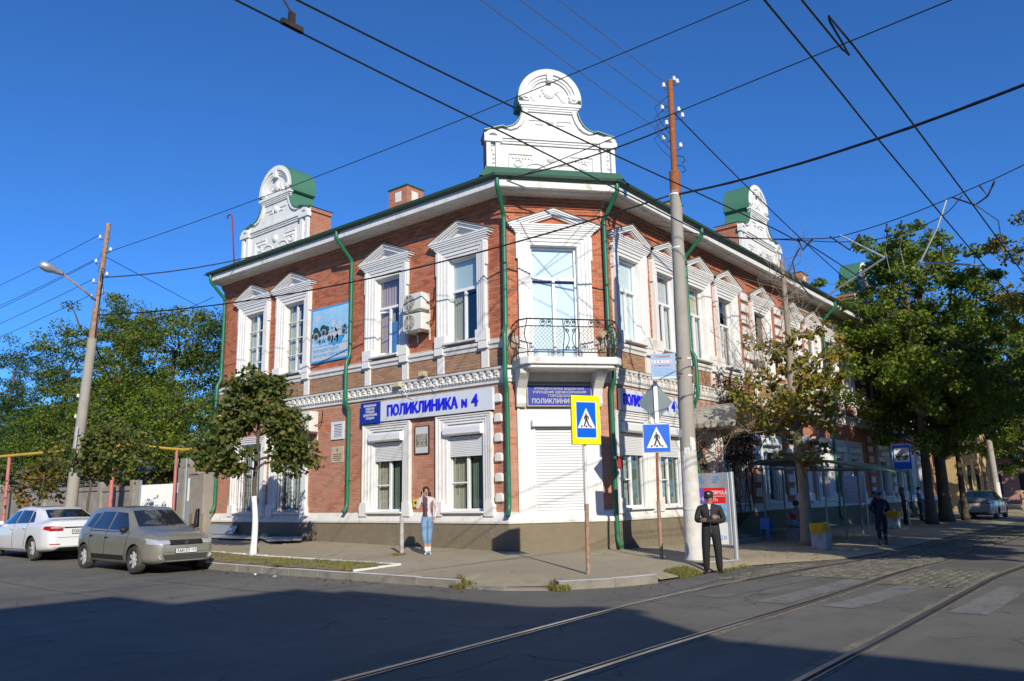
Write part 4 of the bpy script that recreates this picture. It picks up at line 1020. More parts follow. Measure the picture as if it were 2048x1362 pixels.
for a, d in cor[1:5] + [(1.30, FD), (1.70, FD)]:
    mb = MB(); k = Vector((a - 1.45, d)).normalized() if not (1.2 < a < 1.8) else Vector((0, 1))
    mb.tube([FC.p(a + k.x * bulge(z), d + k.y * bulge(z), z) for z in np.linspace(RB, RM, 8)] + [FC.p(a, d, RT)], .013, 5)
    mb.cyl(FC.p(a, d, 5.1), FC.p(a, d, RB), .014, n=5); pb(mb, 'baluster', 'iron', BA)
mb = MB()
def lattice(p0, p1, nrm):
    L = math.dist(p0, p1); st = .10; n = int(L / st)
    for sg in (1, -1):
        for i in range(-7, n + 8):
            pts = []
            for z in np.linspace(RB, RM, 9):
                t = (i * st + sg * (z - RB) * .95) / L
                if 0 <= t <= 1: a, d = p0[0] + (p1[0] - p0[0]) * t, p0[1] + (p1[1] - p0[1]) * t; q = bulge(z); pts.append(FC.p(a + nrm[0] * q, d + nrm[1] * q, z))
            if len(pts) > 1: mb.tube(pts, .0042, 3, caps=False)
lattice((.36, FD), (1.30, FD), (0, 1)); lattice((1.70, FD), (2.61, FD), (0, 1)); lattice((.16, .78), (.36, FD), (-.7, .7)); lattice((2.80, .78), (2.61, FD), (.7, .7)); lattice((.14, .06), (.16, .78), (-1, 0)); lattice((2.74, .06), (2.80, .78), (1, 0))
pb(mb, 'lattice', 'iron', BA)['kind'] = 'stuff'
mb = MB()
def scroll(c, z, r, tw=1, n=14):
    mb.tube([FC.p(c + tw * r * (1 - t / n * .75) * math.cos(t * .75), FD + .02, z + r * (1 - t / n * .75) * math.sin(t * .75)) for t in range(n)], .010, 4)
for c in (.85, 1.5, 2.15):
    for k in (-.085, .085):
        mb.tube([FC.p(c + k + .072 * math.cos(t), FD, 6.015 + .078 * math.sin(t)) for t in np.linspace(0, 6.28, 13)], .009, 4); scroll(c + k, 6.02, .04)
for sg in (-1, 1):
    mb.tube([FC.p(1.5 + sg * (.17 - .13 * math.sin(t)), FD + .02, RB + .05 + .6 * t / 3.14) for t in np.linspace(0, 3.14, 10)], .010, 4); scroll(1.5 + sg * .09, 5.80, .06, sg); scroll(1.5 + sg * .09, 5.34, .06, -sg)
pb(mb, 'scrollwork', 'iron', BA)['kind'] = 'stuff'
for a in (-.02, 2.62):     # pale leaf finials at the ends of the railing
    mb = MB()
    for t in np.linspace(-1.2, 1.2, 7): mb.tube([FC.p(a, .18, 5.78), FC.p(a + .07 * math.sin(t), .22, 5.88 + .06 * math.cos(t)), FC.p(a + .17 * math.sin(t), .25, 5.90 + .12 * math.cos(t))], [.012, .022, .006], 5)
    mb.cyl(FC.p(a, .10, 5.5), FC.p(a, .18, 5.8), .014, n=5); pb(mb, 'finial', 'tarnish', BA)

# ---- canopy over the street entrance
CA = tag(empty('entrance_canopy', (DOOR, 0, 3.4)), 'curved beige sheet canopy with rusty ironwork over the street entrance', 'canopy')
s0, s1, dep = 6.35, 8.95, 1.72; sm = (s0 + s1) / 2; hwc = (s1 - s0) / 2
arc = [(sm - hwc * math.cos(a), 3.55 + .80 * math.sin(a) ** .9) for a in np.linspace(0, math.pi, 19)]
mb = MB()
for (a, z), (b, y) in zip(arc[:-1], arc[1:]): mb.add([FR.p(s, d, q + k) for d in (.02, dep) for s, q in ((a, z), (b, y)) for k in (0, .012)], [(0, 2, 6, 4), (1, 5, 7, 3), (0, 4, 5, 1), (2, 3, 7, 6), (0, 1, 3, 2), (4, 6, 7, 5)])
pb(mb, 'sheet', 'canopy_sheet' if M('canopy_sheet', (.44, .41, .33), .12, 2, .45, .1, 20, metal=.1, col2=(.30, .25, .16), amt=.35, scale2=2, streak=.3) else 0, CA, smooth=40.)
mb = MB(); mb.tube([FR.p(s0, 0, 3.5), FR.p(s0, dep, 3.5), FR.p(s1, dep, 3.5), FR.p(s1, 0, 3.5)], .022, 6)
for d in np.arange(.06, dep, .10):
    for s in (s0, s1): mb.tube([FR.p(s, d, 3.52), FR.p(s, d + .03, 3.44), FR.p(s, d, 3.36), FR.p(s, d - .03, 3.42)], .012, 4)
for d in np.arange(.06, dep + .01, .22): mb.lathe(FR.p(s0, d, 3.5), [(.012, 0), (.03, .05), (.035, .09), (.02, .13), (.002, .2)], 6)
for s in np.arange(s0, s1 + .01, .11): mb.tube([FR.p(s, dep + .01, 3.52), FR.p(s + .03, dep + .02, 3.44), FR.p(s, dep + .02, 3.36), FR.p(s - .03, dep + .02, 3.42)], .011, 4)
for k in range(9): a = math.pi * (k + .5) / 9; mb.tube([FR.p(sm, dep, 3.52), FR.p(sm - hwc * .9 * math.cos(a), dep, 3.53 + .74 * math.sin(a))], .012, 4)
pb(mb, 'fringe', 'canopy_iron' if M('canopy_iron', (.13, .095, .065), .3, 12, .8, .3, 50, col2=(.22, .10, .05), amt=.4, scale2=8) else 0, CA)['kind'] = 'stuff'
def spiral(F, d, z, r, tw=1, n=16, s=None): mb.tube([FR.p(s, d + tw * r * (1 - t / n * .8) * math.cos(t * .7), z + r * (1 - t / n * .8) * math.sin(t * .7)) for t in range(n)], .013, 4)
for s in (s0 + .02, s1 - .02):
    mb = MB()
    for d, z, r, tw in ((.35, 2.95, .22, 1), (.85, 3.1, .2, -1), (1.25, 3.2, .16, 1), (.3, 2.45, .2, -1), (.75, 2.6, .2, 1), (.25, 1.95, .17, 1), (.6, 2.15, .14, -1), (1.1, 2.85, .13, 1), (.2, 1.5, .13, -1)): spiral(FR, d, z, r, tw, s=s)
    mb.tube([FR.p(s, .04, 1.1), FR.p(s, .3, 1.6), FR.p(s, .9, 2.3), FR.p(s, 1.35, 2.95), FR.p(s, dep, 3.5)], .018, 5); mb.cyl(FR.p(s, .03, 1.0), FR.p(s, .03, 3.5), .02, n=5)
    for k in range(10): a = k * .63; mb.tube([FR.p(s, .55, 3.2), FR.p(s, .55 + .10 * math.cos(a), 3.2 + .1 * math.sin(a)), FR.p(s, .55 + .16 * math.cos(a + .4), 3.2 + .16 * math.sin(a + .4))], .011, 4)
    pb(mb, 'scroll_bracket', 'canopy_iron', CA)['kind'] = 'stuff'
# ---------------------------------------------------------------- trees
def leaf_cloud(name, centres, radii, counts, size, mat, parent, seed=0, flat=.6, out=None, shape=6):
    """many small leaf faces spread round the twig ends; one continuous mesh of separate leaves"""
    g = np.random.default_rng(seed); o = np.array(origin(parent))
    C = np.repeat(np.asarray(centres, float), counts, axis=0); Rr = np.repeat(np.asarray(radii, float), counts)
    n = len(C)
    dirs = g.normal(size=(n, 3)); dirs /= np.linalg.norm(dirs, axis=1)[:, None]
    rad = Rr * g.random(n) ** .45
    P = C + dirs * rad[:, None] * np.array([1, 1, flat]) - o
    nrm = g.normal(size=(n, 3)) * .75 + np.array([0, 0, .55]) + dirs * .5; nrm /= np.linalg.norm(nrm, axis=1)[:, None]
    t = np.cross(nrm, g.normal(size=(n, 3))); t /= np.linalg.norm(t, axis=1)[:, None]; b = np.cross(nrm, t)
    s = size * (.6 + .8 * g.random(n)); fold = .25 * s
    if shape == 6:
        prof = [(-.5, 0, 0), (-.22, .36, 1), (.2, .3, 1), (.55, 0, .2), (.2, -.3, 1), (-.22, -.36, 1)]
    else: prof = [(-.5, 0, 0), (.0, .36, 1), (.55, 0, 0), (0, -.36, 1)]
    k = len(prof); V = np.empty((n, k, 3))
    for i, (a, c, f) in enumerate(prof): V[:, i] = P + t * (a * s)[:, None] + b * (c * s)[:, None] + nrm * (f * fold * .5)[:, None]
    V = V.reshape(-1, 3).astype(np.float32); me = bpy.data.meshes.new(name)
    base = (np.arange(n) * k)[:, None]
    quads = np.concatenate([base + np.array([0, 1, 2, 3]), base + np.array([0, 3, 4, 5])], 1).reshape(-1, 4) if k == 6 else base + np.array([0, 1, 2, 3])
    nf = len(quads)
    me.vertices.add(len(V)); me.vertices.foreach_set('co', V.ravel()); me.loops.add(nf * 4); me.loops.foreach_set('vertex_index', quads.ravel().astype(np.int32))
    me.polygons.add(nf); me.polygons.foreach_set('loop_start', np.arange(0, nf * 4, 4, dtype=np.int32)); me.update(calc_edges=True)
    me.materials.append(MAT[mat]); return link(name, me, parent)

def tree(name, base, label, trunk_pts, trunk_r, blobs, clumps, clump_r, leaves, size, mat, bark='bark', seed=1, group=None, cat='tree', flat=.75, bare=None, thin=1.0, shape=6, white=0., leafmat2=None, gap=(.55, -.28)):
    """trunk_pts: trunk axis relative to base; blobs: crown volumes (x, y, z, rx, ry, rz) relative to base"""
    g = np.random.default_rng(seed); T = empty(name, base); tag(T, label, cat, group)
    tp = smooth_path([Vector(p) for p in trunk_pts], 4); nt_ = len(tp)
    nodes = [(Vector(p), 0) for p in tp[nt_ // 3:]]
    cl = []
    vol = np.array([b[3] * b[4] * b[5] for b in blobs]); vol = vol / vol.sum()
    while len(cl) < clumps:
        b = blobs[g.choice(len(blobs), p=vol)]; d = g.normal(size=3); d /= np.linalg.norm(d); r = g.random() ** .38
        q = Vector((b[0] + d[0] * r * b[3], b[1] + d[1] * r * b[4], b[2] + d[2] * r * b[5]))
        if mnoise.noise(q * gap[0] + Vector((seed * 3.1, 0, 0))) > gap[1]: cl.append(q)
    top = Vector(tp[-1]); cl.sort(key=lambda q: min((q - n_[0]).length for n_ in nodes))
    mb = MB(); rs = [trunk_r * (1 - .62 * (i / (nt_ - 1)) ** 1.1) for i in range(nt_)]; rs[0] *= 1.35
    if len(rs) > 1: rs[1] *= 1.1
    mb.tube(tp, rs, 9)
    rad = {}
    for q in cl:
        best = min(nodes, key=lambda n_: (q - n_[0]).length + (.9 * max(0, n_[0].z - q.z)) + .12 * n_[1])
        p = best[0]; lv = best[1]; m = p.lerp(q, .5) + Vector((g.normal() * .06, g.normal() * .06, (q - p).length * .10))
        r0 = trunk_r * (.42, .24, .14, .09, .07)[min(lv, 4)] * thin + .006; r1 = r0 * .45
        mb.tube([p, m, q], [r0, (r0 + r1) / 2, r1], 5, caps=False)
        nodes += [(m, lv + 1), (q, lv + 1)]
    if bare:
        for (b0, n_, ln) in bare:
            for _ in range(n_):
                p = Vector(b0) + Vector((g.normal() * .3, g.normal() * .3, g.normal() * .3)); d = Vector((g.normal(), g.normal(), abs(g.normal()) + .7)).normalized()
                a = p + d * ln * .5 + Vector((g.normal(), g.normal(), 0)) * .05; e = a + (d + Vector((g.normal(), g.normal(), g.normal())) * .35).normalized() * ln * .5
                src = min(nodes, key=lambda k: (k[0] - p).length)[0]
                mb.tube([src, p, a, e], [.012, .010, .007, .003], 4, caps=False)
                for _k in range(3):
                    f = p.lerp(e, g.random()); mb.tube([f, f + (d + Vector((g.normal(), g.normal(), g.normal())) * .8).normalized() * ln * .3], [.005, .002], 3, caps=False)
    mb.build('trunk', bark, T, smooth=True)
    if white:
        wm = MB(); k = [i for i in range(nt_) if tp[i].z <= white]; wm.tube([tp[i] for i in k], [rs[i] + .004 for i in k], 10); wm.build('limewash', 'lime_wash', T, smooth=True)
    B = Vector(base)
    cnt = np.maximum(3, g.poisson(leaves / clumps, clumps))
    leaf_cloud('crown', [tuple(q + B) for q in cl], clump_r * (.6 + .7 * g.random(clumps)), cnt, size, mat, T, seed, flat, shape=shape)
    if leafmat2:
        pick = g.choice(clumps, max(1, int(clumps * leafmat2[1])), replace=False)
        leaf_cloud('withered_leaves', [tuple(cl[i] + B) for i in pick], [clump_r * .6] * len(pick), [leafmat2[2]] * len(pick), size, leafmat2[0], T, seed + 1, flat, shape=shape)
    return T

leafmat('leaf_yellow', [(0, (.05, .12, .012)), (.4, (.115, .185, .018)), (.7, (.20, .245, .022)), (1, (.31, .285, .03))])
def at(x, y): return (x, y, gz(x, y) - .03)
# young linden with a whitewashed trunk on the grass strip
tree('linden_tree', at(-3.8, 7.4), 'young linden with broad olive leaves and a whitewashed trunk on the grass strip', [(0, 0, 0), (.03, 0, .9), (-.02, .05, 1.8), (0, 0, 2.8), (.02, .03, 4.2)], .085,
     [(0, 0, 4.5, .72, .72, .6), (0, .05, 3.75, .98, .98, .75), (0, .05, 3.0, 1.15, 1.15, .7), (.5, -.65, 2.6, .85, .85, .5), (.2, -.3, 3.4, .9, .9, .7), (-.5, .75, 2.7, .7, .7, .5), (0, .1, 2.4, .8, .8, .35)], 230, .34, 8600, .125, 'leaf_linden', seed=3, white=1.75)
# scrubby saplings before the fence on the left
tree('sapling', at(-4.1, 16.6), 'leafy sapling with browning leaves in front of the concrete gate behind the grey car', [(0, 0, 0), (0, .05, 1.2), (.05, 0, 2.2), (0, 0, 3.4)], .05,
     [(.5, -.8, 3.1, 1.1, 1.2, 1.0), (0, 0, 3.2, 1.0, 1.3, 1.1), (-.1, .9, 2.9, .9, .9, .8), (.3, -1.3, 2.6, .8, .8, .6)], 130, .36, 3200, .13, 'leaf_linden', 'bark', seed=11, group='saplings along the left kerb')
tree('sapling', at(-4.2, 20.3), 'low scrappy yellowing sapling beside the foot of the leaning concrete pole', [(0, 0, 0), (-.1, .05, .8), (0, 0, 1.7), (.1, 0, 2.6)], .04,
     [(.1, .2, 2.0, .9, 1.0, .9), (-.2, 1.2, 1.6, .7, .8, .7), (.3, -.8, 2.7, .7, .8, .8)], 60, .3, 1000, .14, 'leaf_autumn', seed=12, group='saplings along the left kerb')
# the trees beyond the fence
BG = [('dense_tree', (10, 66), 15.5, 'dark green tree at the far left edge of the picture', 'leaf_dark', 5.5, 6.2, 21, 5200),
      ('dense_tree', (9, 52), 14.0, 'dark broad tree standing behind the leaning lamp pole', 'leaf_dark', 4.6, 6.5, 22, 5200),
      ('ailanthus_tree', (8, 41), 15.2, 'tall open tree with orange seed bunches behind the leaning pole', 'leaf_green', 5.2, 5.6, 23, 6500),
      ('ailanthus_tree', (7.5, 33.5), 13.2, 'loose sunlit tree with orange twig ends left of the brick building', 'leaf_green', 3.7, 5.2, 24, 5200),
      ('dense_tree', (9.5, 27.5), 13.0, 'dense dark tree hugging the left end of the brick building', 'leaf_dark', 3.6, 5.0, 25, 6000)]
for nm, (x, y), h, lab, mt, cr, ch, sd, nl in BG:
    b = (x, y, zr(x, y) - .05); r = random.Random(sd); zc = h - ch * .8
    blobs = [(0, 0, zc, cr, cr, ch * .72), (r.uniform(-1, 1), r.uniform(-1, 1), h - 1.9, cr * .62, cr * .62, 1.9), (-1.2, -1.5, zc * .62, cr * .95, cr * .95, ch * .45), (r.uniform(-2, 2), 1.5, zc * .75, cr * .9, cr, ch * .5)]
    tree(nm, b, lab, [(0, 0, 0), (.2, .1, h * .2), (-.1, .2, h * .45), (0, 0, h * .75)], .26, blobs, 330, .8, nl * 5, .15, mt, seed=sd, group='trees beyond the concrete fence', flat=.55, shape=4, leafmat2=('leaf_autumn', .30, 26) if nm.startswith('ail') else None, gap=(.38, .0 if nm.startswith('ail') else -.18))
for (x, y, h, cr, lab, mt, sd) in ((2.6, 30.5, 6.6, 2.7, 'yellow-green bushy tree leaning over the concrete fence beside the pole', 'leaf_yellow', 31), (2.2, 23.5, 7.2, 2.6, 'bushy yellowing tree behind the gate and the yellow gas pipe', 'leaf_yellow', 32),
                                (2.5, 38.5, 6.5, 2.8, 'leafy bush over the fence at the far left behind the white car', 'leaf_green', 33), (3.2, 18.6, 6.4, 2.0, 'dark leafy bush between the gate posts and the brick building', 'leaf_dark', 34), (4.5, 46, 7.5, 3.2, 'bush rising over the far end of the fence', 'leaf_dark', 36)):
    tree('bushy_tree', (x, y, zr(x, y)), lab, [(0, 0, 0), (.1, 0, h * .3), (0, .1, h * .7)], .12, [(0, 0, h * .62, cr, cr, h * .36), (-.6, -.5, h * .5, cr * .8, cr * .9, h * .3), (.3, .6, h * .8, cr * .6, cr * .6, h * .18)], 140, .6, 8000, .13, mt, seed=sd, group='bushes behind the concrete fence', shape=4)

# street trees along the tram street
tree('maple_tree', at(7.87, -2.99), 'thin maple with reddish green leaves and bare top beside the tram shelter', [(0, 0, 0), (-.06, -.05, 1.2), (-.15, -.08, 2.4), (-.05, .05, 4.2), (.1, .05, 6.0), (.25, .1, 8.8)], .19,
     [(-.9, -.5, 3.6, 1.3, 1.2, .9), (.4, .2, 4.2, 1.3, 1.3, 1.4), (-1.5, .2, 4.4, 1.2, 1.0, .7), (.9, -.6, 5.7, 1.1, 1.1, 1.1), (.2, .6, 6.2, 1.0, 1.0, .8), (1.2, .5, 4.9, 1.0, 1.0, 1.2), (-.3, -.3, 2.7, .9, .9, .4)], 140, .36, 4200, .13, 'leaf_maple', 'bark_pale', seed=43,
     bare=[((.2, .1, 8.0), 26, 1.3), ((-1.3, .4, 6.2), 16, 1.3), ((-2.3, .3, 5.3), 10, 1.2), ((-1.9, .2, 4.0), 8, 1.0), ((.9, 0, 7.3), 12, 1.2)], leafmat2=('leaf_brown', .3, 7))
def big_tree(x, y, h, cr, zb, label, sd, mt='leaf_green', nl=9000, size=.17, tr=.24, grp='tall trees along the tram street', lean=(0, 0), bark='bark'):
    zc = (h + zb) / 2
    return tree('street_tree', at(x, y), label, [(0, 0, 0), (lean[0] * .3, lean[1] * .3, h * .18), (lean[0], lean[1], h * .4), (lean[0], lean[1], h * .78)], tr,
                [(lean[0], lean[1], zc, cr, cr, (h - zb) * .5), (lean[0] - .6, lean[1] - .4, zb + (h - zb) * .33, cr * 1.05, cr * 1.05, (h - zb) * .27), (lean[0] + .4, lean[1], h - 1.6, cr * .6, cr * .6, 1.6)], 230, .62, nl, size, mt, bark, seed=sd, group=grp, flat=.6, shape=4)
big_tree(24.77, -2.81, 14.6, 4.5, 2.6, 'tall sunlit green tree with a leaning dark trunk before the far windows', 51, lean=(-.2, -.1), nl=34000, mt='leaf_yellow')
big_tree(28.2, -2.75, 14.6, 4.2, 3.0, 'tall green tree with a thick straight dark trunk left of the silver car', 52, tr=.32, mt='leaf_green', nl=26000)
big_tree(30.1, -3.25, 12.5, 3.4, 3.4, 'slim dark-trunked tree standing right before the silver car', 53, tr=.17, mt='leaf_green', nl=16000)
big_tree(44, -4.6, 14.5, 5.2, 2.6, 'yellow-green tree beyond the silver car', 54, mt='leaf_yellow', nl=22000, size=.22)
big_tree(52, -7.5, 14.5, 5.6, 1.2, 'lit yellowing tree at the right edge beyond the tram rails', 55, mt='leaf_yellow', nl=22000, size=.25)
big_tree(62, -4.5, 15.0, 6.0, 1.6, 'distant green tree closing the tram street', 56, mt='leaf_green', nl=14000, size=.3)
big_tree(22.0, -11.6, 14.6, 5.4, 5.6, 'autumn tree reaching into the sky at the upper right edge', 57, mt='leaf_maple', nl=24000, size=.16)
for x, y, h, lab, sd in ((11.5, -14.0, 12.6, 'street tree across the tram rails opposite the shelter', 58), (6.4, -14.2, 12.4, 'street tree across the tram rails opposite the maple', 61), (1.0, -14.4, 9.6, 'smaller street tree across the tram rails opposite the entrance', 59), (16.5, -14.2, 12.6, 'street tree across the rails farther down the tram street', 60), (27, -14.2, 12.6, 'farthest street tree across the tram rails', 62)):
    big_tree(x, y, h, 3.7, 4.6, lab, sd, nl=12000, size=.3)
# climbing vine beside the canopy
V_ = tag(empty('climbing_vine', (10.4, -.15, .2)), 'dark dry vine climbing the wall right of the entrance canopy', 'vine')
g_ = np.random.default_rng(5); mb = MB(); cl = []
for k in range(14):
    s = 8.9 + g_.random() * 1.9; pts = [FR.p(8.95 + g_.random() * .5, .12, .3)]
    for z in np.arange(1, 4.6 + g_.random() * .8, .6): s += g_.normal() * .1; pts.append(FR.p(s, .15 + abs(g_.normal()) * .12, z))
    mb.tube(pts, .014, 4, caps=False); cl += [tuple(p) for p in pts[4:]]
for k in range(26): cl.append(tuple(FR.p(9.3 + g_.random() * 2.0, .15 + g_.random() * .5, 3.5 + g_.random() * 1.6)))
pb(mb, 'stem', 'bark', V_); leaf_cloud('foliage', cl, [.3] * len(cl), [26] * len(cl), .10, 'vine_leaf' if leafmat('vine_leaf', [(0, (.018, .02, .008)), (.6, (.05, .04, .015)), (1, (.1, .06, .02))], .2) is None else 0, V_, 6, 1.0, shape=4)
# ---------------------------------------------------------------- cars
M('auto_glass', (.018, .022, .028), .1, 3, .03, spec=.6, coat=1.)
M('auto_glass_dark', (.008, .010, .014), .1, 3, .03, spec=.5, coat=1.)
M('plate_white', (.72, .73, .74), .03, 6, .5)
HATCH = dict(x=[-1.925, -1.90, -1.80, -1.62, -1.45, -1.2, -.4, .2, .42, .95, 1.3, 1.72, 1.92, 2.03, 2.095],
             w=[.60, .70, .80, .85, .865, .872, .872, .872, .872, .872, .866, .83, .76, .68, .55],
             zb=[.42, .34, .28, .25, .23, .21, .20, .20, .20, .20, .20, .21, .22, .24, .27],
             zl=[.88, .93, .955, .96, .955, .945, .925, .905, .90, .885, .86, .80, .745, .70, .64],
             zr=[.95, 1.02, 1.14, 1.33, 1.43, 1.475, 1.49, 1.46, 1.40, 1.03, .955, .875, .80, .74, .66],
             wr=[.52, .60, .61, .58, .575, .575, .585, .575, .57, .69, .70, .66, .60, .52, .42],
             zt=[.97, 1.05, 1.18, 1.38, 1.48, 1.52, 1.535, 1.505, 1.44, 1.06, .985, .905, .83, .77, .68])
SEDAN = dict(x=[-2.465, -2.43, -2.32, -2.05, -1.78, -1.2, -.9, -.3, .3, .6, 1.15, 1.5, 1.9, 2.15, 2.29, 2.36],
             w=[.66, .74, .82, .885, .905, .912, .912, .912, .912, .912, .905, .895, .86, .78, .68, .5],
             zb=[.38, .33, .27, .24, .22, .20, .20, .19, .19, .19, .20, .20, .21, .22, .25, .28],
             zl=[.92, .965, .985, .98, .97, .955, .95, .935, .92, .91, .885, .86, .81, .74, .68, .62],
             zr=[.97, 1.04, 1.065, 1.08, 1.085, 1.33, 1.405, 1.445, 1.42, 1.355, 1.01, .94, .87, .79, .70, .63],
             wr=[.58, .66, .69, .69, .66, .585, .585, .59, .585, .58, .69, .70, .68, .60, .5, .4],
             zt=[.98, 1.06, 1.09, 1.105, 1.115, 1.365, 1.45, 1.48, 1.46, 1.395, 1.04, .97, .90, .82, .72, .64])

class CarBody:
    def __init__(s, T):
        s.x0, s.x1 = T['x'][0], T['x'][-1]; s.xs = np.linspace(s.x0, s.x1, 150); s.k = {}
        pad = 4; h = s.xs[1] - s.xs[0]
        for n in ('w', 'zb', 'zl', 'zr', 'wr', 'zt'):
            a = np.interp(s.xs, T['x'], T[n]); e = np.concatenate([[a[0]] * pad, a, [a[-1]] * pad])
            ker = np.array([1, 2, 3, 4, 5, 4, 3, 2, 1.]); ker /= ker.sum(); s.k[n] = .75 * np.convolve(e, ker, 'valid') + .25 * a
    def ctrl(s, x):
        g = {n: float(np.interp(x, s.xs, s.k[n])) for n in s.k}
        w, zb, zl, zr_, wr, zt = g['w'], g['zb'], g['zl'], g['zr'], g['wr'], g['zt']
        return [(w * .80, zb), (w * .955, zb + .07), (w * .995, zb + (zl - zb) * .42), (w, zb + (zl - zb) * .60), (w * .985, zb + (zl - zb) * .86), (min(w * .955, w), zl), ((w * .955) * .45 + wr * .55, zl * .42 + zr_ * .58), (wr, zr_), (wr * .80, zr_ * .35 + zt * .65), (wr * .45, zt - .006), (0, zt)]
    def section(s, x, n=3):
        c = s.ctrl(x); P = []
        for i in range(len(c) - 1):
            p0, p1, p2, p3 = c[max(i - 1, 0)], c[i], c[i + 1], c[min(i + 2, len(c) - 1)]
            for j in range(n):
                t = j / n
                P.append(tuple(.5 * ((2 * p1[k]) + (p2[k] - p0[k]) * t + (2 * p0[k] - 5 * p1[k] + 4 * p2[k] - p3[k]) * t * t + (3 * p1[k] - p0[k] - 3 * p2[k] + p3[k]) * t ** 3) for k in (0, 1)))
        P.append(c[-1]); return P
    def side_y(s, x, z):
        P = s.section(x); zs = [p[1] for p in P]; zs = np.maximum.accumulate(zs); return float(np.interp(z, zs, [p[0] for p in P]))
    def top_z(s, x, y):
        P = s.section(x)[12:]; return float(np.interp(abs(y), [p[0] for p in P][::-1], [p[1] for p in P][::-1]))
    def inside(s, x, y, z): P = s.section(x); return P[0][1] <= z <= P[-1][1] and abs(y) <= s.side_y(x, z)
    def end_x(s, y, z, front=True):
        a, b = (s.x1, s.x1 - 1.0) if front else (s.x0, s.x0 + 1.0)
        if s.inside(a, y, z): return a
        for _ in range(14):
            m = (a + b) / 2
            if s.inside(m, y, z): b = m
            else: a = m
        return b
    def mesh(s, paint, wheels, r):
        mb = MB(); n = None
        for x in s.xs:
            S = s.section(x); ring = [(x, p[0], p[1]) for p in S] + [(x, -p[0], p[1]) for p in S[-2::-1]]; n = len(ring); mb.v += ring
        for i in range(len(s.xs) - 1):
            for j in range(n - 1): mb.f.append((i * n + j, (i + 1) * n + j, (i + 1) * n + j + 1, i * n + j + 1)); mb.m.append(0)
            mb.f.append((i * n + n - 1, (i + 1) * n + n - 1, (i + 1) * n, i * n)); mb.m.append(1)
        mb.f.append(tuple(range(n))); mb.f.append(tuple((len(s.xs) - 1) * n + n - 1 - j for j in range(n))); mb.m += [0, 0]
        me = mb.mesh('body', [paint, 'black_trim'], smooth=True)
        ob = tlink('body', me); cut = MB()
        for wx in wheels:
            for sg in (-1, 1):
                A = [(wx + r * math.cos(t), r * math.sin(t) + .31) for t in np.linspace(0, 2 * math.pi, 33)[:-1]]
                cut.prism(A, sg * .60, sg * 1.2, WORLD, 1)
        co = tlink('cutter', cut.mesh('cutter', [paint, 'black_trim']))
        bo = ob.modifiers.new('arch', 'BOOLEAN'); bo.operation = 'DIFFERENCE'; bo.object = co; bo.solver = 'EXACT'
        res = evaluated(ob); ob.modifiers.clear()
        bpy.data.objects.remove(co); bpy.data.objects.remove(ob)
        res.polygons.foreach_set('use_smooth', [True] * len(res.polygons)); res.set_sharp_from_angle(angle=math.radians(38)); res.name = 'body'
        return res

def make_car(name, T, wheels, paint, loc, rz, label, glass='auto_glass', r=.315):
    C = tag(empty(name, loc, rz=rz), label, 'car'); B = CarBody(T)
    link('body', B.mesh(paint, wheels, r + .045), C)
    def patch(corners, fn, mat, nm, nu=8, nv=5, par=C, smooth=True):
        mb = MB(); a, b, c, d = [Vector(q) for q in corners]
        for j in range(nv + 1):
            for i in range(nu + 1):
                u, v = i / nu, j / nv; q = (a * (1 - u) + b * u) * (1 - v) + (d * (1 - u) + c * u) * v; mb.v.append(tuple(fn(q.x, q.y)))
        for j in range(nv):
            for i in range(nu): k = j * (nu + 1) + i; mb.f.append((k, k + 1, k + nu + 2, k + nu + 1)); mb.m.append(0)
        return mb.build(nm, mat, par, smooth=smooth)
    def side(sg, o=.004): return lambda x, z: (x, sg * (B.side_y(x, z) + o), z)
    def top(o=.004): return lambda x, y: (x, y, B.top_z(x, y) + o)
    def front(o=.004): return lambda y, z: (B.end_x(y, z, True) + o, y, z)
    def rear(o=.004): return lambda y, z: (B.end_x(y, z, False) - o, y, z)
    def bar(pts, rad, mat, nm, par=C, n=5): mb = MB(); mb.tube(pts, rad, n); return mb.build(nm, mat, par, smooth=True)
    for wx in wheels:
        for sg in (-1, 1):
            W = empty('wheel', (wx, sg * .755, r), C); ax = (0, sg, 0)
            mb = MB(); mb.lathe((0, -sg * .10, 0), [(r * .66, 0), (r * .93, 0), (r, .03), (r, .165), (r * .93, .2), (r * .70, .205), (r * .66, .19)], 30, 0, ax, False); mb.build('tyre', 'tyre', W, smooth=40.)
            mb = MB(); mb.lathe((0, sg * .055, 0), [(.02, .0), (r * .64, -.01), (r * .68, .035), (r * .64, .04), (r * .60, .0), (.02, .0)], 26, 1, ax)
            mb.lathe((0, sg * .06, 0), [(.055, 0), (.05, .03), (.02, .035)], 12, 0, ax); mb.lathe((0, sg * .052, 0), [(r * .60, 0), (r * .60, .004)], 22, 1, ax)
            for k in range(7):
                a = k * 2 * math.pi / 7; c, s_ = math.cos(a), math.sin(a); u = Vector((c, 0, s_)); v = Vector((-s_, 0, c)); m = Vector((0, sg, 0))
                mb.add([u * .04 + v * .025 + m * .085, u * .04 - v * .025 + m * .085, u * (r * .62) - v * .032 + m * .078, u * (r * .62) + v * .032 + m * .078, u * .04 + v * .025 + m * .05, u * .04 - v * .025 + m * .05, u * (r * .62) - v * .032 + m * .05, u * (r * .62) + v * .032 + m * .05], [(0, 1, 2, 3), (0, 3, 7, 4), (1, 5, 6, 2), (4, 7, 6, 5)], 0)
            mb.build('rim', ['alloy', 'black_trim'], W)
    return C, B, patch, side, top, front, rear, bar

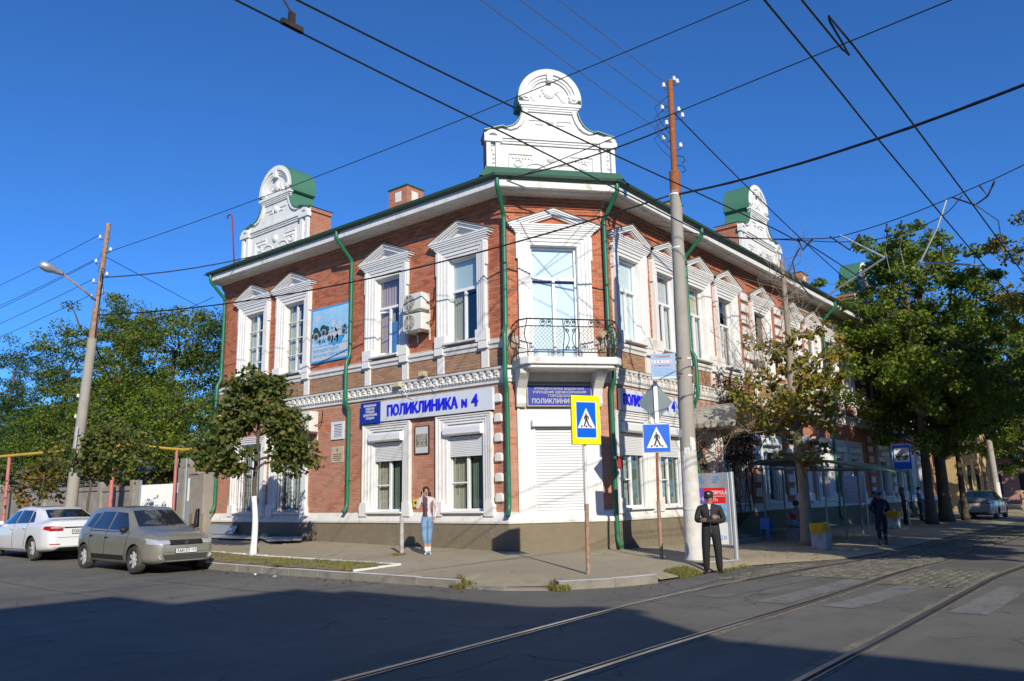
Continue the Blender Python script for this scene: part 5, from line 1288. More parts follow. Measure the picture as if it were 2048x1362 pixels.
def seam(mk, sg, pts, o=.003, wd=.006):
    C, B, patch, side, top, front, rear, bar = mk
    fn = side(sg, o); out = []
    for (x0, z0), (x1, z1) in zip(pts[:-1], pts[1:]):
        for t in np.linspace(0, 1, 7)[:-1]: out.append(fn(x0 + (x1 - x0) * t, z0 + (z1 - z0) * t))
    out.append(fn(*pts[-1])); bar(out, wd, 'black_trim', 'door_seam', n=4)

def plate(mk, txt, region, y, z, front=True, sz=.075):
    C, B, patch, *_ = mk; x = B.end_x(0, z, front); sg = 1 if front else -1
    P = empty('number_plate', (x + sg * .02, y, z), C)
    F = Fr((0, 0, 0), (0, sg, 0), (sg, 0, 0), 1)
    mb = MB(); mb.box(-.265, .265, -.018, 0, -.060, .060, 0, F); mb.build('plate_frame', 'black_trim', P)
    mb = MB(); mb.box(-.255, .255, 0, .004, -.05, .052, 0, F); mb.build('plate_face', 'plate_white', P)
    mb = text_mb(txt, .115, .001, .001, .33, F=F, s=-.235, z=-.033, d=.006); text_mb(region, .085, .001, .001, .105, mb=mb, F=F, s=.13, z=-.018, d=.006); mb.build('lettering', 'letter_dark', P)

def handle(mk, sg, x, z, mat):
    B = mk[1]; y = B.side_y(x, z); mk[7]([(x - .08, sg * (y + .004), z), (x - .06, sg * (y + .025), z + .004), (x + .06, sg * (y + .025), z + .004), (x + .08, sg * (y + .004), z)], .013, mat, 'door_handle')

def mirror(mk, x, z, mat):
    C, B = mk[0], mk[1]
    for sg in (-1, 1):
        y = B.side_y(x, z); mb = MB(); mb.lathe((x - .03, sg * (y + .10), z), [(.02, -.07), (.075, -.05), (.095, .0), (.085, .05), (.03, .075)], 10, 0, (1, 0, 0)); mb.cyl((x, sg * (y - .03), z - .03), (x - .01, sg * (y + .05), z - .01), .02, n=6)
        mb.v = [(a, b, z + (c - z) * .78) for a, b, c in mb.v]; mb.build('wing_mirror', mat, C, smooth=True)

# grey-olive hatchback facing the camera
mk = make_car('parked_car', HATCH, (-1.2945, 1.2945), 'car_olive', (-6.12, 8.69, zr(-6.2, 8.7) - .002), -math.pi / 2, 'grey-olive hatchback parked at the kerb facing the camera')
HC, B, patch, side, top, front, rear, bar = mk; HC.rotation_euler[0] = 0
patch([(.99, -.60), (.99, .60), (.43, .50), (.43, -.50)], top(.005), 'auto_glass', 'windscreen', 10, 8)
for sg in (-1, 1):
    patch([(-.10, .985), (.86, .965), (.40, 1.37), (-.06, 1.40)], side(sg), 'auto_glass', 'side_window', 8, 6); patch([(-.98, 1.01), (-.18, .99), (-.14, 1.40), (-.80, 1.41)], side(sg), 'auto_glass', 'side_window', 8, 6)
    patch([(-1.40, 1.06), (-1.06, 1.02), (-.92, 1.38), (-1.22, 1.36)], side(sg), 'auto_glass', 'quarter_window', 4, 4)
    seam(mk, sg, [(-.14, 1.43), (-.16, .95), (-.17, .30)]); seam(mk, sg, [(.96, .90), (.93, .60), (.80, .30)]); seam(mk, sg, [(-.88, 1.42), (-1.03, 1.0), (-.98, .62), (-.86, .38)]); seam(mk, sg, [(-.86, .30), (.80, .29)])
    seam(mk, sg, [(-1.02, .955), (.95, .93)], .004, .009)
    patch([(-.86, .31), (.80, .30), (.80, .40), (-.86, .41)], side(sg, .006), 'black_trim', 'sill_trim', 8, 2)
    handle(mk, sg, -.02 - .16 + .10, .80, 'black_trim'); handle(mk, sg, -.90, .83, 'black_trim')
    patch([(sg * .40, .66), (sg * .60, .645), (sg * .60, .74), (sg * .40, .745)], front(.012), 'lamp_clear', 'headlight', 6, 4); patch([(sg * .60, .64), (sg * .80, .665), (sg * .80, .79), (sg * .60, .745)], front(.012), 'lamp_clear', 'headlight', 6, 4)
    mb = MB(); q = B.end_x(sg * .60, .37); mb.lathe((q - .01, sg * .60, .37), [(.052, 0), (.052, .02), (.035, .022), (.03, .012), (0, .012)], 14, 0, (1, 0, 0)); mb.build('fog_lamp', 'lamp_clear', HC)
    bar([(q_ - .36, sg * .44, .0) for q_ in ()] or [(1.02, sg * .30, B.top_z(1.02, .3) + .01), (.93, -sg * .05 + .2, B.top_z(.93, .2) + .012)], .007, 'black_trim', 'wiper')
    patch([(1.05, sg * .62), (1.9, sg * .56), (1.9, sg * .565), (1.05, sg * .625)], top(.003), 'black_trim', 'bonnet_seam', 12, 1)
    mb = MB(); mb.box(-.88, -.80, sg * .66 - .10, sg * .66 + .10, .10, .30); mb.build('mud_flap', 'black_trim', HC) if 0 else None
patch([(-.40, .63), (.40, .63), (.42, .745), (-.42, .745)], front(.008), 'black_trim', 'grille', 12, 4)
for z in (.655, .69, .725): bar([(B.end_x(y, z) + .014, y, z) for y in np.linspace(-.40, .40, 9)], .008, 'iron', 'grille_bar')
patch([(-.50, .29), (.50, .29), (.56, .42), (-.56, .42)], front(.006), 'grille_mesh' if M('grille_mesh', (.045, .045, .04), .6, 70, .7, .8, 80) else 0, 'lower_intake', 12, 4)
mb = MB(); xq = B.end_x(0, .69); mb.add([(xq + .03, 0, .745), (xq + .03, .045, .69), (xq + .03, 0, .635), (xq + .03, -.045, .69), (xq + .015, 0, .76), (xq + .015, .06, .69), (xq + .015, 0, .62), (xq + .015, -.06, .69)], [(0, 1, 2, 3), (0, 4, 5, 1), (1, 5, 6, 2), (2, 6, 7, 3), (3, 7, 4, 0)]); mb.build('badge', 'chrome', HC)
patch([(-.80, .47), (.80, .47), (.80, .50), (-.80, .50)], front(.012), 'car_olive', 'bumper_crease', 20, 1)
plate(mk, 'Х681ЕУ', '123', 0, .50); mirror(mk, .80, .99, 'black_trim')
bar([(B.x1 - 2.2, -.02, 1.53), (-.30, -.02, 1.70)], .005, 'black_trim', 'aerial') if 0 else bar([(.15, 0, 1.50), (-.02, 0, 1.62)], .006, 'black_trim', 'aerial')
# its kerb-side door stands ajar
mb = MB(); F = Fr((.86, .86, 0), (-math.cos(.62), math.sin(.62), 0), (math.sin(.62), math.cos(.62), 0)); mb.prism([(0, .32), (1.0, .32), (1.0, .95), (.0, .93)], -.03, .03, F, 0); DR = mb.build('door', 'car_olive', HC, bevel=.01)
mb = MB(); mb.tube([F.p(0.02, 0, .93), F.p(.48, 0, 1.40), F.p(.97, 0, 1.42), F.p(1.0, 0, .95)], .025, 6); mb.build('window_frame', 'black_trim', DR)
mb = MB(); mb.prism([(.06, .95), (.49, 1.38), (.95, 1.40), (.97, .95)], -.004, .004, F); mb.build('pane', 'car_glass', DR)

def sedan(paint, loc, rz, label, txt, glass):
    mk = make_car('parked_car', SEDAN, (-1.3875, 1.3875), paint, loc, rz, label, r=.33); C, B, patch, side, top, front, rear, bar = mk
    patch([(-1.70, -.60), (-1.70, .60), (-1.16, .50), (-1.16, -.50)], top(.005), glass, 'rear_window', 10, 8); patch([(1.15, -.62), (1.15, .62), (.58, .50), (.58, -.50)], top(.005), glass, 'windscreen', 10, 8)
    for sg in (-1, 1):
        patch([(-.02, .99), (1.02, .965), (.55, 1.32), (.02, 1.36)], side(sg), glass, 'side_window', 8, 6); patch([(-.98, 1.01), (-.10, .995), (-.06, 1.365), (-.74, 1.355)], side(sg), glass, 'side_window', 8, 6); patch([(-1.30, 1.03), (-1.03, 1.02), (-.82, 1.34), (-.95, 1.31)], side(sg), glass, 'quarter_window', 3, 4)
        seam(mk, sg, [(-.06, 1.39), (-.06, .95), (-.08, .28)]); seam(mk, sg, [(1.10, .92), (1.06, .6), (.98, .30)]); seam(mk, sg, [(-.80, 1.38), (-1.02, 1.0), (-.98, .62), (-.88, .36)]); seam(mk, sg, [(-.95, .285), (.98, .285)])
        handle(mk, sg, .05, .85, paint); handle(mk, sg, -.88, .87, paint)
        patch([(sg * .50, .80), (sg * .80, .79), (sg * .80, .93), (sg * .50, .90)], rear(.012), 'lamp_red', 'tail_lamp', 6, 4); patch([(-2.36, .80), (-2.08, .84), (-2.12, .92), (-2.38, .93)], side(sg, .006), 'lamp_red', 'tail_lamp', 5, 3)
        patch([(sg * .52, .865), (sg * .78, .865), (sg * .78, .905), (sg * .52, .895)], rear(.017), 'lamp_clear', 'reversing_lamp', 5, 2); patch([(sg * .55, .43), (sg * .78, .43), (sg * .78, .455), (sg * .55, .455)], rear(.010), 'lamp_red', 'reflector', 4, 1)
    patch([(-.48, .865), (.48, .865), (.48, .90), (-.48, .90)], rear(.010), 'chrome', 'boot_trim', 8, 1); patch([(-.60, .30), (.60, .30), (.56, .385), (-.56, .385)], rear(.006), 'black_trim', 'lower_bumper', 10, 2)
    bar([(B.end_x(y, .62, False) - .003, y, .62) for y in np.linspace(-.62, .62, 11)], .005, 'black_trim', 'boot_seam')
    plate(mk, txt, '123', 0, .77, False); mirror(mk, 1.0, 1.0, paint)
    return mk
sedan('car_white', (-6.05, 14.8, zr(-6, 14.8) - .004), math.pi / 2, 'white sedan parked ahead of the hatchback seen from behind', 'К681ЕУ', 'auto_glass_dark')
sedan('car_silver', (33.9, -3.5, gz(33.5, -3.4)), 0, 'silver-blue sedan parked under the trees far down the tram street', 'А204ОР', 'auto_glass')
# ---------------------------------------------------------------- people
def person(label, loc, rz, J, E, mat_of, scale=1., hair=None, cap=None, sub=2, group=None, face=True, skin='skin'):
    """J: joint -> (x right, y forward, z up, rx, ry); E: bones; mat_of: bone -> material. One skinned surface."""
    names = list(J); ix = {n: i for i, n in enumerate(names)}
    me = bpy.data.meshes.new('person'); me.from_pydata([J[n][:3] for n in names], [(ix[a], ix[b]) for a, b in E], [])
    ob = tlink('person', me); sk_ = ob.modifiers.new('skin', 'SKIN'); sk_.use_smooth_shade = True; sk_.branch_smoothing = .3
    for i, n in enumerate(names):
        d = me.skin_vertices[0].data[i]; d.radius = (J[n][3], J[n][4]); d.use_root = (n == 'pelvis')
    sb = ob.modifiers.new('sub', 'SUBSURF'); sb.levels = sub; sb.render_levels = sub
    res = evaluated(ob)
    bpy.data.objects.remove(ob)
    used = []
    for b in E:
        m = mat_of(b[0], b[1], None)
        if m not in used: used.append(m)
    extra = ['plum_cloth', 'letter_dark', 'letter_white', 'vest_red', skin]
    for m in extra:
        if m not in used: used.append(m)
    res.materials.clear()
    for m in used: res.materials.append(MAT[m])
    segs = [(np.array(J[a][:3]), np.array(J[b][:3]), a, b, (J[a][3] + J[b][3]) / 2) for a, b in E]
    V = np.empty(len(res.vertices) * 3); res.vertices.foreach_get('co', V); V = V.reshape(-1, 3); idx = []
    Cn = np.empty(len(res.polygons) * 3); res.polygons.foreach_get('center', Cn); Cn = Cn.reshape(-1, 3); D = []
    for A, B_, a, b, r in segs:
        d = B_ - A; t = np.clip((Cn - A) @ d / max(d @ d, 1e-9), 0, 1); D.append(np.linalg.norm(Cn - A - t[:, None] * d, axis=1) / max(r, .02))
    for c, k in zip(Cn, np.argmin(np.array(D), 0)): idx.append(used.index(mat_of(segs[k][2], segs[k][3], c)))
    res.polygons.foreach_set('material_index', idx); res.polygons.foreach_set('use_smooth', [True] * len(idx)); res.name = 'person'
    o = link('person', res, None, loc, (0, 0, rz)); o.scale = (scale,) * 3; tag(o, label, 'person', group)
    h = Vector(J['head_mid'][:3]); fwd = Vector((0, 1, 0))
    if face:
        mb = MB()
        mb.tube([h + Vector((0, .075, .015)), h + Vector((0, .105, -.02)), h + Vector((0, .085, -.033))], [.008, .016, .009], 6); mb.build('nose', skin, o, smooth=True)
        for sg in (-1, 1):
            mb = MB(); mb.lathe(h + Vector((sg * .034, .076, .008)), [(.012, 0), (.010, .006), (.003, .009)], 8, 0, (0, 1, 0)); mb.build('eye', 'letter_dark', o)
            mb = MB(); mb.box(sg * .034 - .018 + h.x, sg * .034 + .018 + h.x, h.y + .072, h.y + .084, h.z + .026, h.z + .033); mb.build('eyebrow', 'letter_dark', o)
        mb = MB(); mb.tube([h + Vector((-.025, .078, -.055)), h + Vector((0, .086, -.057)), h + Vector((.025, .078, -.055))], .006, 5); mb.build('mouth', 'lips' if 'lips' in MAT or M('lips', (.32, .12, .10), .05) else 0, o)
        for sg in (-1, 1): mb = MB(); mb.lathe(h + Vector((sg * .082, -.005, -.005)), [(.012, 0), (.028, .006), (.022, .014), (.008, .012)], 8, 0, (sg, -.2, 0)); mb.build('ear', skin, o, smooth=True)
    if hair:
        mb = MB(); n = 10
        for i in range(n + 1):
            th = math.pi * .60 * i / n
            for k in range(16):
                a = 2 * math.pi * k / 16; fr_ = max(0, math.sin(a)); t = min(th, math.pi * (.60 - .27 * fr_ ** 1.5)); w_ = 1 + .05 * math.sin(7 * a + i)
                mb.v.append((h.x + .096 * w_ * math.sin(t) * math.cos(a), h.y - .012 + .112 * w_ * math.sin(t) * math.sin(a), h.z + .01 + .112 * math.cos(t)))
        for i in range(n):
            for k in range(16): mb.f.append((i * 16 + k, i * 16 + (k + 1) % 16, (i + 1) * 16 + (k + 1) % 16, (i + 1) * 16 + k)); mb.m.append(0)
        if hair[1]:
            for k in range(7): x = random.uniform(-.06, .06); mb.tube([h + Vector((x, -.08, .03)), h + Vector((x * 1.5, -.13, -.05)), h + Vector((x * 1.9, -.12, -.16)), h + Vector((x * 1.4, -.10, -.15 - hair[1]))], [.035, .045, .035, .01], 6)
        mb.build('hair', hair[0], o, smooth=True)
    if cap:
        mb = MB(); mb.lathe(h + Vector((0, -.008, .028)), [(.100, 0), (.103, .03), (.098, .065), (.075, .098), (.03, .112), (.004, .114)], 16)
        mb.prism([(h.x - .075, h.y + .06), (h.x + .075, h.y + .06), (h.x + .068, h.y + .13), (h.x + .03, h.y + .165), (h.x - .03, h.y + .165), (h.x - .068, h.y + .13)], h.z + .030, h.z + .042, Fr((0, 0, 0), (1, 0, 0), (0, 0, 1))) if 0 else None
        P = [(-.085, .04), (.085, .04), (.078, .12), (.035, .165), (-.035, .165), (-.078, .12)]
        mb.add([(h.x + a, h.y + b, h.z + z - (b - .04) * .18) for z in (.032, .044) for a, b in P], [tuple(range(6)), tuple(range(11, 5, -1))] + [(i, (i + 1) % 6, 6 + (i + 1) % 6, 6 + i) for i in range(6)])
        c = mb.build('cap', cap, o, smooth=40.)
    return o


M('vest_grey', (.24, .22, .21), .1, 9); M('vest_red', (.45, .02, .03), .1, 9)
def base_joints(H=1.70):
    return dict(pelvis=(0, 0, .93, .150, .105), waist=(0, 0, 1.06, .140, .10), chest=(0, 0, 1.23, .165, .115), upper=(0, -.01, 1.37, .150, .095), neck=(0, 0, 1.455, .055, .055), jaw=(0, .018, 1.515, .062, .070), head_mid=(0, .012, 1.585, .078, .094), head_top=(0, .0, 1.665, .062, .075),
                sho_r=(.185, -.01, 1.385, .062, .060), elb_r=(.25, -.03, 1.10, .047, .047), wri_r=(.26, .05, .86, .034, .034), sho_l=(-.185, -.01, 1.385, .062, .060), elb_l=(-.25, -.03, 1.10, .047, .047), wri_l=(-.26, .05, .86, .034, .034),
                hip_r=(.095, 0, .86, .10, .105), kne_r=(.10, .02, .48, .068, .070), ank_r=(.10, -.01, .11, .050, .052), hel_r=(.10, -.03, .045, .042, .040), toe_r=(.115, .17, .035, .042, .032),
                hip_l=(-.095, 0, .86, .10, .105), kne_l=(-.10, .02, .48, .068, .070), ank_l=(-.10, -.01, .11, .050, .052), hel_l=(-.10, -.03, .045, .042, .040), toe_l=(-.115, .17, .035, .042, .032))
BONES = [('pelvis', 'waist'), ('waist', 'chest'), ('chest', 'upper'), ('upper', 'neck'), ('neck', 'jaw'), ('jaw', 'head_mid'), ('head_mid', 'head_top')]
for q in 'rl': BONES += [('upper', 'sho_' + q), ('sho_' + q, 'elb_' + q), ('elb_' + q, 'wri_' + q), ('pelvis', 'hip_' + q), ('hip_' + q, 'kne_' + q), ('kne_' + q, 'ank_' + q), ('ank_' + q, 'hel_' + q), ('hel_' + q, 'toe_' + q)]

def add_hand(J, E, q, out, d=(0, 0, -1), side=(0, 1, 0), curl=(0, 0, 0)):
    """palm and five bent fingers of unequal length rooted in the palm; d: pointing, side: towards the thumb"""
    w_ = Vector(J['wri_' + q][:3]); d = Vector(d).normalized(); s = Vector(side); s = (s - d * s.dot(d)).normalized(); c = Vector(curl)
    pm = w_ + d * .055; J['pal_' + q] = (*pm, .030, .022); E.append(('wri_' + q, 'pal_' + q))
    for k, (o, l) in enumerate(((.026, .066), (.009, .074), (-.009, .070), (-.026, .056))):
        a = pm + d * .035 + s * o; b = a + (d + c * .5).normalized() * l * .5; e = b + (d * .6 + c).normalized() * l * .5
        for n, p, r in (('a', a, .0095), ('b', b, .0085), ('c', e, .0065)): J['f%d%s_%s' % (k, n, q)] = (*p, r, r)
        E += [('pal_' + q, 'f%da_%s' % (k, q)), ('f%da_%s' % (k, q), 'f%db_%s' % (k, q)), ('f%db_%s' % (k, q), 'f%dc_%s' % (k, q))]
    a = pm + s * .034 - d * .005; b = a + (s * .6 + d + c * .4).normalized() * .034; e = b + (d + c * .6).normalized() * .026
    for n, p, r in (('a', a, .0115), ('b', b, .0095), ('c', e, .007)): J['t%s_%s' % (n, q)] = (*p, r, r)
    E += [('pal_' + q, 'ta_' + q), ('ta_' + q, 'tb_' + q), ('tb_' + q, 'tc_' + q)]

def clothes(top, legs, shoes, skin='skin', open_front=None, cropped=0., hem=.92):
    def f(a, b, c):
        n = {a, b}
        if n & {'head_mid', 'head_top', 'jaw'}: return skin
        if a == 'upper' and b == 'neck': return skin if (c is None or c[2] > 1.43) else top
        if a[:2] in ('pa', 'f0', 'f1', 'f2', 'f3', 'ta', 'tb') or b.startswith('pal'): return skin
        if a.startswith('hel') or b.startswith('hel'): return shoes
        if a.startswith('kne'):
            if c is not None and c[2] < cropped: return 'letter_white' if c[2] < cropped - .07 else skin
            return legs
        if a.startswith('hip') or b.startswith('hip'): return legs if (c is None or c[2] < hem) else top
        if c is not None and a in ('pelvis',) and c[2] < hem + .01: return legs
        if open_front and c is not None and a in ('pelvis', 'waist', 'chest', 'upper') and abs(c[0] - open_front[1]) < open_front[2] and c[1] > .02: return open_front[0]
        return top
    return f

# woman on the phone
J = base_joints(); E = list(BONES)
for k, v in dict(pelvis=(-.025, 0, .93, .135, .10), waist=(-.015, 0, 1.04, .142, .108), chest=(0, .0, 1.22, .150, .112), upper=(0, -.01, 1.36, .132, .088), sho_r=(.165, -.01, 1.375, .058, .056), sho_l=(-.165, -.01, 1.375, .058, .056), neck=(0, .0, 1.445, .046, .046),
                 elb_r=(.235, .08, 1.13, .052, .052), wri_r=(.135, .14, 1.385, .036, .036), elb_l=(-.285, -.05, 1.12, .054, .054), wri_l=(-.205, .10, .93, .038, .038), jaw=(.01, .03, 1.50, .055, .062), head_mid=(.012, .028, 1.57, .073, .088), head_top=(.008, .01, 1.645, .06, .072),
                 hip_r=(.055, 0, .84, .095, .10), kne_r=(.055, .07, .47, .066, .07), ank_r=(.005, .05, .13, .046, .046), hel_r=(.0, .03, .045, .038, .036), toe_r=(.05, .21, .032, .040, .028),
                 hip_l=(-.10, 0, .85, .095, .10), kne_l=(-.075, .0, .47, .066, .07), ank_l=(-.075, -.05, .13, .046, .046), hel_l=(-.075, -.07, .045, .038, .036), toe_l=(-.10, .11, .032, .040, .028)).items(): J[k] = v
add_hand(J, E, 'r', 0, d=(-.18, -.15, .9), side=(-.3, .9, 0), curl=(-.9, -.2, 0)); add_hand(J, E, 'l', 0, d=(.35, .45, -.8), side=(.2, .9, .4), curl=(.3, -.2, 0))
PX, PY = -1.72, 3.09
W_ = person('woman in a pale lilac jacket and jeans holding a phone to her ear', (PX, PY, gz(PX, PY)), math.radians(139), J, E, clothes('lilac_cloth', 'denim', 'shoe_white', open_front=('plum_cloth', .04, .062), cropped=.27), .995, hair=('hair', .08), sub=3)
q = W_.matrix_basis @ Vector((.105, .10, 1.53)); mb = MB(); mb.box(-.006, .006, -.035, .035, -.07, .07); tag(mb.build('phone', 'leather_black', loc=q, rot=(.25, .2, math.radians(139))), 'dark phone held to the ear of the woman in jeans', 'phone')

# man in black with folded arms
J = base_joints(); E = list(BONES)
for k, v in dict(chest=(0, 0, 1.22, .215, .145), waist=(0, 0, 1.05, .205, .14), pelvis=(0, 0, .90, .195, .135), upper=(0, -.01, 1.365, .185, .115), sho_r=(.205, -.01, 1.36, .085, .08), sho_l=(-.205, -.01, 1.36, .085, .08), elb_r=(.29, .08, 1.09, .072, .07), elb_l=(-.29, .08, 1.09, .072, .07), wri_r=(-.02, .225, 1.16, .055, .052), wri_l=(.04, .25, 1.09, .055, .052),
                 hip_r=(.10, 0, .84, .12, .125), hip_l=(-.10, 0, .84, .12, .125), ank_r=(.135, -.01, .12, .072, .074), kne_r=(.125, .02, .48, .090, .088), hel_r=(.14, -.03, .045, .042, .040), toe_r=(.19, .17, .035, .042, .032), ank_l=(-.135, -.01, .12, .072, .074), kne_l=(-.125, .02, .48, .090, .088), hel_l=(-.14, -.03, .045, .042, .040), toe_l=(-.20, .16, .035, .042, .032)).items(): J[k] = v
add_hand(J, E, 'r', 0, d=(-.95, -.05, .15), side=(0, .2, .9), curl=(-.1, -.5, 0)); add_hand(J, E, 'l', 0, d=(.9, -.25, .12), side=(0, .2, .9), curl=(.0, -.7, 0))
PX, PY = -.72, -4.08
m_ = person('man in a black jacket and cap with folded arms by the concrete pole', (PX, PY, zr(PX, PY) - .005), math.radians(116), J, E, clothes('black_cloth', 'black_trousers', 'leather_black', 'skin_tan', hem=.80), .955, hair=('hair', 0), cap='black_trim', skin='skin_tan')
mb = MB(); mb.prism([(-.012, 1.33), (.012, 1.33), (.034, 1.44), (-.034, 1.44)], .07, .102); mb.build('collar', 'letter_white', m_); mb = MB(); mb.tube([(0, .118, 1.30), (0, .150, 1.2), (0, .152, 1.02), (0, .148, .86)], .007, 5); mb.build('zip', 'chrome', m_)
mb = MB(); mb.prism([(-.02, 1.655), (.02, 1.655), (0, 1.69)], .100, .106); mb.build('badge', 'letter_white', m_)

# people waiting in the shade of the stop
def waiting(label, x, y, rz, top, legs, hcap=None, stride=.12, sc=1., hair=('hair', 0), lean=0.):
    J = base_joints(); E = list(BONES)
    J['kne_r'] = (.11, stride * .6, .48, .075, .075); J['ank_r'] = (.12, stride, .11, .055, .055); J['hel_r'] = (.12, stride - .03, .045, .042, .04); J['toe_r'] = (.13, stride + .17, .035, .042, .032)
    J['kne_l'] = (-.11, -stride * .3, .48, .075, .075); J['ank_l'] = (-.14, -stride, .11, .055, .055); J['hel_l'] = (-.14, -stride - .03, .045, .042, .04); J['toe_l'] = (-.16, -stride + .17, .035, .042, .032)
    J['elb_r'] = (.27, .02, 1.12, .06, .06); J['wri_r'] = (.12, .2, 1.02, .04, .04); J['elb_l'] = (-.27, .02, 1.12, .06, .06); J['wri_l'] = (-.12, .2, 1.02, .04, .04)
    add_hand(J, E, 'r', 0, d=(-.7, .4, .1), side=(0, .2, .9), curl=(0, -.4, -.3)); add_hand(J, E, 'l', 0, d=(.7, .4, .1), side=(0, .2, .9), curl=(0, -.4, -.3))
    return person(label, (x, y, gz(x, y) - .004), math.radians(rz), J, E, clothes(top, legs, 'leather_black', 'skin_tan'), sc, hair=hair, cap=hcap, skin='skin_tan', sub=1, group='people waiting at the tram stop')
waiting('person in navy work clothes and light blue cap standing near the tram rail', 9.2, -4.75, -60, 'navy_cloth', 'navy_cloth', 'cap_blue' if M('cap_blue', (.05, .22, .45), .05) else 0, .16, .93)
waiting('dark clothed person standing behind the one in navy at the stop', 17.2, -2.5, 200, 'black_cloth', 'black_trousers', None, .05, .9)
waiting('long-haired person in dark clothes under the tram stop sign', 23.3, -2.05, 190, 'plum_cloth', 'black_trousers', None, .05, .97, ('hair', .2))
waiting('person in a checked blue shirt half hidden behind the thick dark tree trunk', 27.9, -1.7, 185, 'check_shirt' if M('check_shirt', (.10, .14, .25), .8, 14, .9) else 0, 'navy_cloth', None, .06, .98)
J = base_joints(); E = list(BONES)       # seated on the shelter bench, facing along the street
for k, v in J.items(): J[k] = (v[0], v[1], v[2] - .40, v[3], v[4])
for k in ('waist', 'chest', 'upper', 'neck', 'jaw', 'head_mid', 'head_top', 'sho_r', 'sho_l'):
    v = J[k]; t = (v[2] - .53) / .7; J[k] = (v[0], v[1] + .22 * t, v[2] - .03 * t, v[3], v[4])
for q, s in (('r', 1), ('l', -1)):
    J['hip_' + q] = (s * .10, .03, .50, .10, .10); J['kne_' + q] = (s * .12, .46, .52, .075, .075); J['ank_' + q] = (s * .12, .42, .12, .052, .052); J['hel_' + q] = (s * .12, .38, .045, .042, .04); J['toe_' + q] = (s * .13, .59, .035, .042, .032)
    J['elb_' + q] = (s * .25, .30, .72, .055, .055); J['wri_' + q] = (s * .06, .46, .68, .038, .038); add_hand(J, E, q, 0, d=(-s * .4, .6, -.4), side=(-s * .5, .3, .7), curl=(0, 0, -.5))
def sit_cl(a, b, c):
    if a.startswith('hip') or b.startswith('hip') or a == 'pelvis' or a.startswith('kne'): return 'denim'
    if a.startswith('elb'): return 'vest_grey'
    if a in ('waist', 'chest') or b.startswith('sho'): return 'vest_grey' if (c is None or c[1] > .02) else 'vest_red'
    return clothes('vest_grey', 'denim', 'leather_black', 'skin_tan')(a, b, None)

SX, SY = 10.35, -1.75
person('person in a red and grey vest and cap sitting on the shelter bench', (SX, SY, gz(SX, SY)), math.radians(-100), J, E, sit_cl, .96, hair=('hair', 0), cap='black_trim', skin='skin_tan', sub=1)
# ---------------------------------------------------------------- signs on the building
def board(name, F, s0, s1, z0, z1, d0, d1, mat, label, cat='sign', rim=None, bevel=.006):
    R_ = tag(empty(name, F.p((s0 + s1) / 2, d0, z0)), label, cat)
    mb = MB(); mb.box(s0, s1, d0, d1, z0, z1, 0, F); pb(mb, 'panel', mat, R_, bevel=bevel)
    if rim:
        mb = MB(); t = .02
        for q in ((s0 - t, s1 + t, z1, z1 + t), (s0 - t, s1 + t, z0 - t, z0), (s0 - t, s0, z0, z1), (s1, s1 + t, z0, z1)): mb.box(q[0], q[1], d0, d1 + .012, q[2], q[3], 0, F)
        pb(mb, 'rim', rim, R_)
    return R_
def lines(R_, F, txts, s, z, d, mat, size=.1, width=None, align='CENTER', ext=.002, bold=0, name='lettering', step=None, squeeze=None):
    mb = MB()
    for i, t in enumerate(txts):
        if t: text_mb(t, size, ext, bold, (width[i] if isinstance(width, list) else width), align, squeeze, mb, F, s, z - i * (step or size * 1.15), d)
    return pb(mb, name, mat, R_)

S1 = board('clinic_sign', FL, 2.19, 6.62, 3.89, 4.50, .06, .15, 'sign_grey', 'long grey board with blue raised clinic lettering over the left windows')
mb = MB(); mb.box(6.62, 7.50, .06, .175, 3.87, 4.51, 0, FL); pb(mb, 'blue_panel', 'blue_enamel', S1)
for txt, s, w_, h in (('ПОЛИКЛИНИКА', 6.30, 2.86, .42), ('N', 3.29, .19, .30), ('4', 2.93, .23, .44)):
    mb = text_mb(txt, h, .016, .010, w_, F=FL, s=s, z=4.05, d=.165); pb(mb, 'lettering', 'letter_blue', S1)
lines(S1, FL, ['МУНИЦИПАЛЬНОЕ', 'БЮДЖЕТНОЕ', 'УЧРЕЖДЕНИЕ', 'ЗДРАВООХРАНЕНИЯ', 'ГОРОДСКАЯ'], 7.06, 4.375, .178, 'letter_white', .095, [.56, .40, .40, .62, .37], step=.095)
S2 = board('clinic_sign', FC, .52, 2.24, 3.96, 4.50, .06, .12, 'blue_enamel', 'dark blue clinic board with pale lettering under the balcony', rim='tarnish')
mb = lines(S2, FC, ['МУНИЦИПАЛЬНОЕ БЮДЖЕТНОЕ', 'УЧРЕЖДЕНИЕ ЗДРАВООХРАНЕНИЯ', 'ГОРОДСКАЯ'], 1.38, 4.385, .124, 'letter_pale' if M('letter_pale', (.52, .50, .42), .06) else 0, .088, [1.36, 1.46, .62], step=.098, bold=.001)
lines(S2, FC, ['ПОЛИКЛИНИКА N 4'], 1.38, 4.02, .124, 'letter_pale', .17, 1.5, bold=.003)
S3 = board('clinic_sign', FR, 2.50, 5.86, 3.88, 4.48, .06, .13, 'sign_grey', 'grey board with blue clinic lettering partly behind the road signs on the right front')
mb = MB(); mb.box(5.86, 6.70, .06, .145, 3.87, 4.49, 0, FR); pb(mb, 'blue_panel', 'blue_enamel', S3)
for txt, s, w_, h in (('ПОЛИКЛИНИКА', 2.66, 2.20, .40), ('N', 5.02, .17, .28), ('4', 5.42, .22, .42)):
    mb = text_mb(txt, h, .016, .010, w_, F=FR, s=s, z=4.05, d=.146); pb(mb, 'lettering', 'letter_blue', S3)
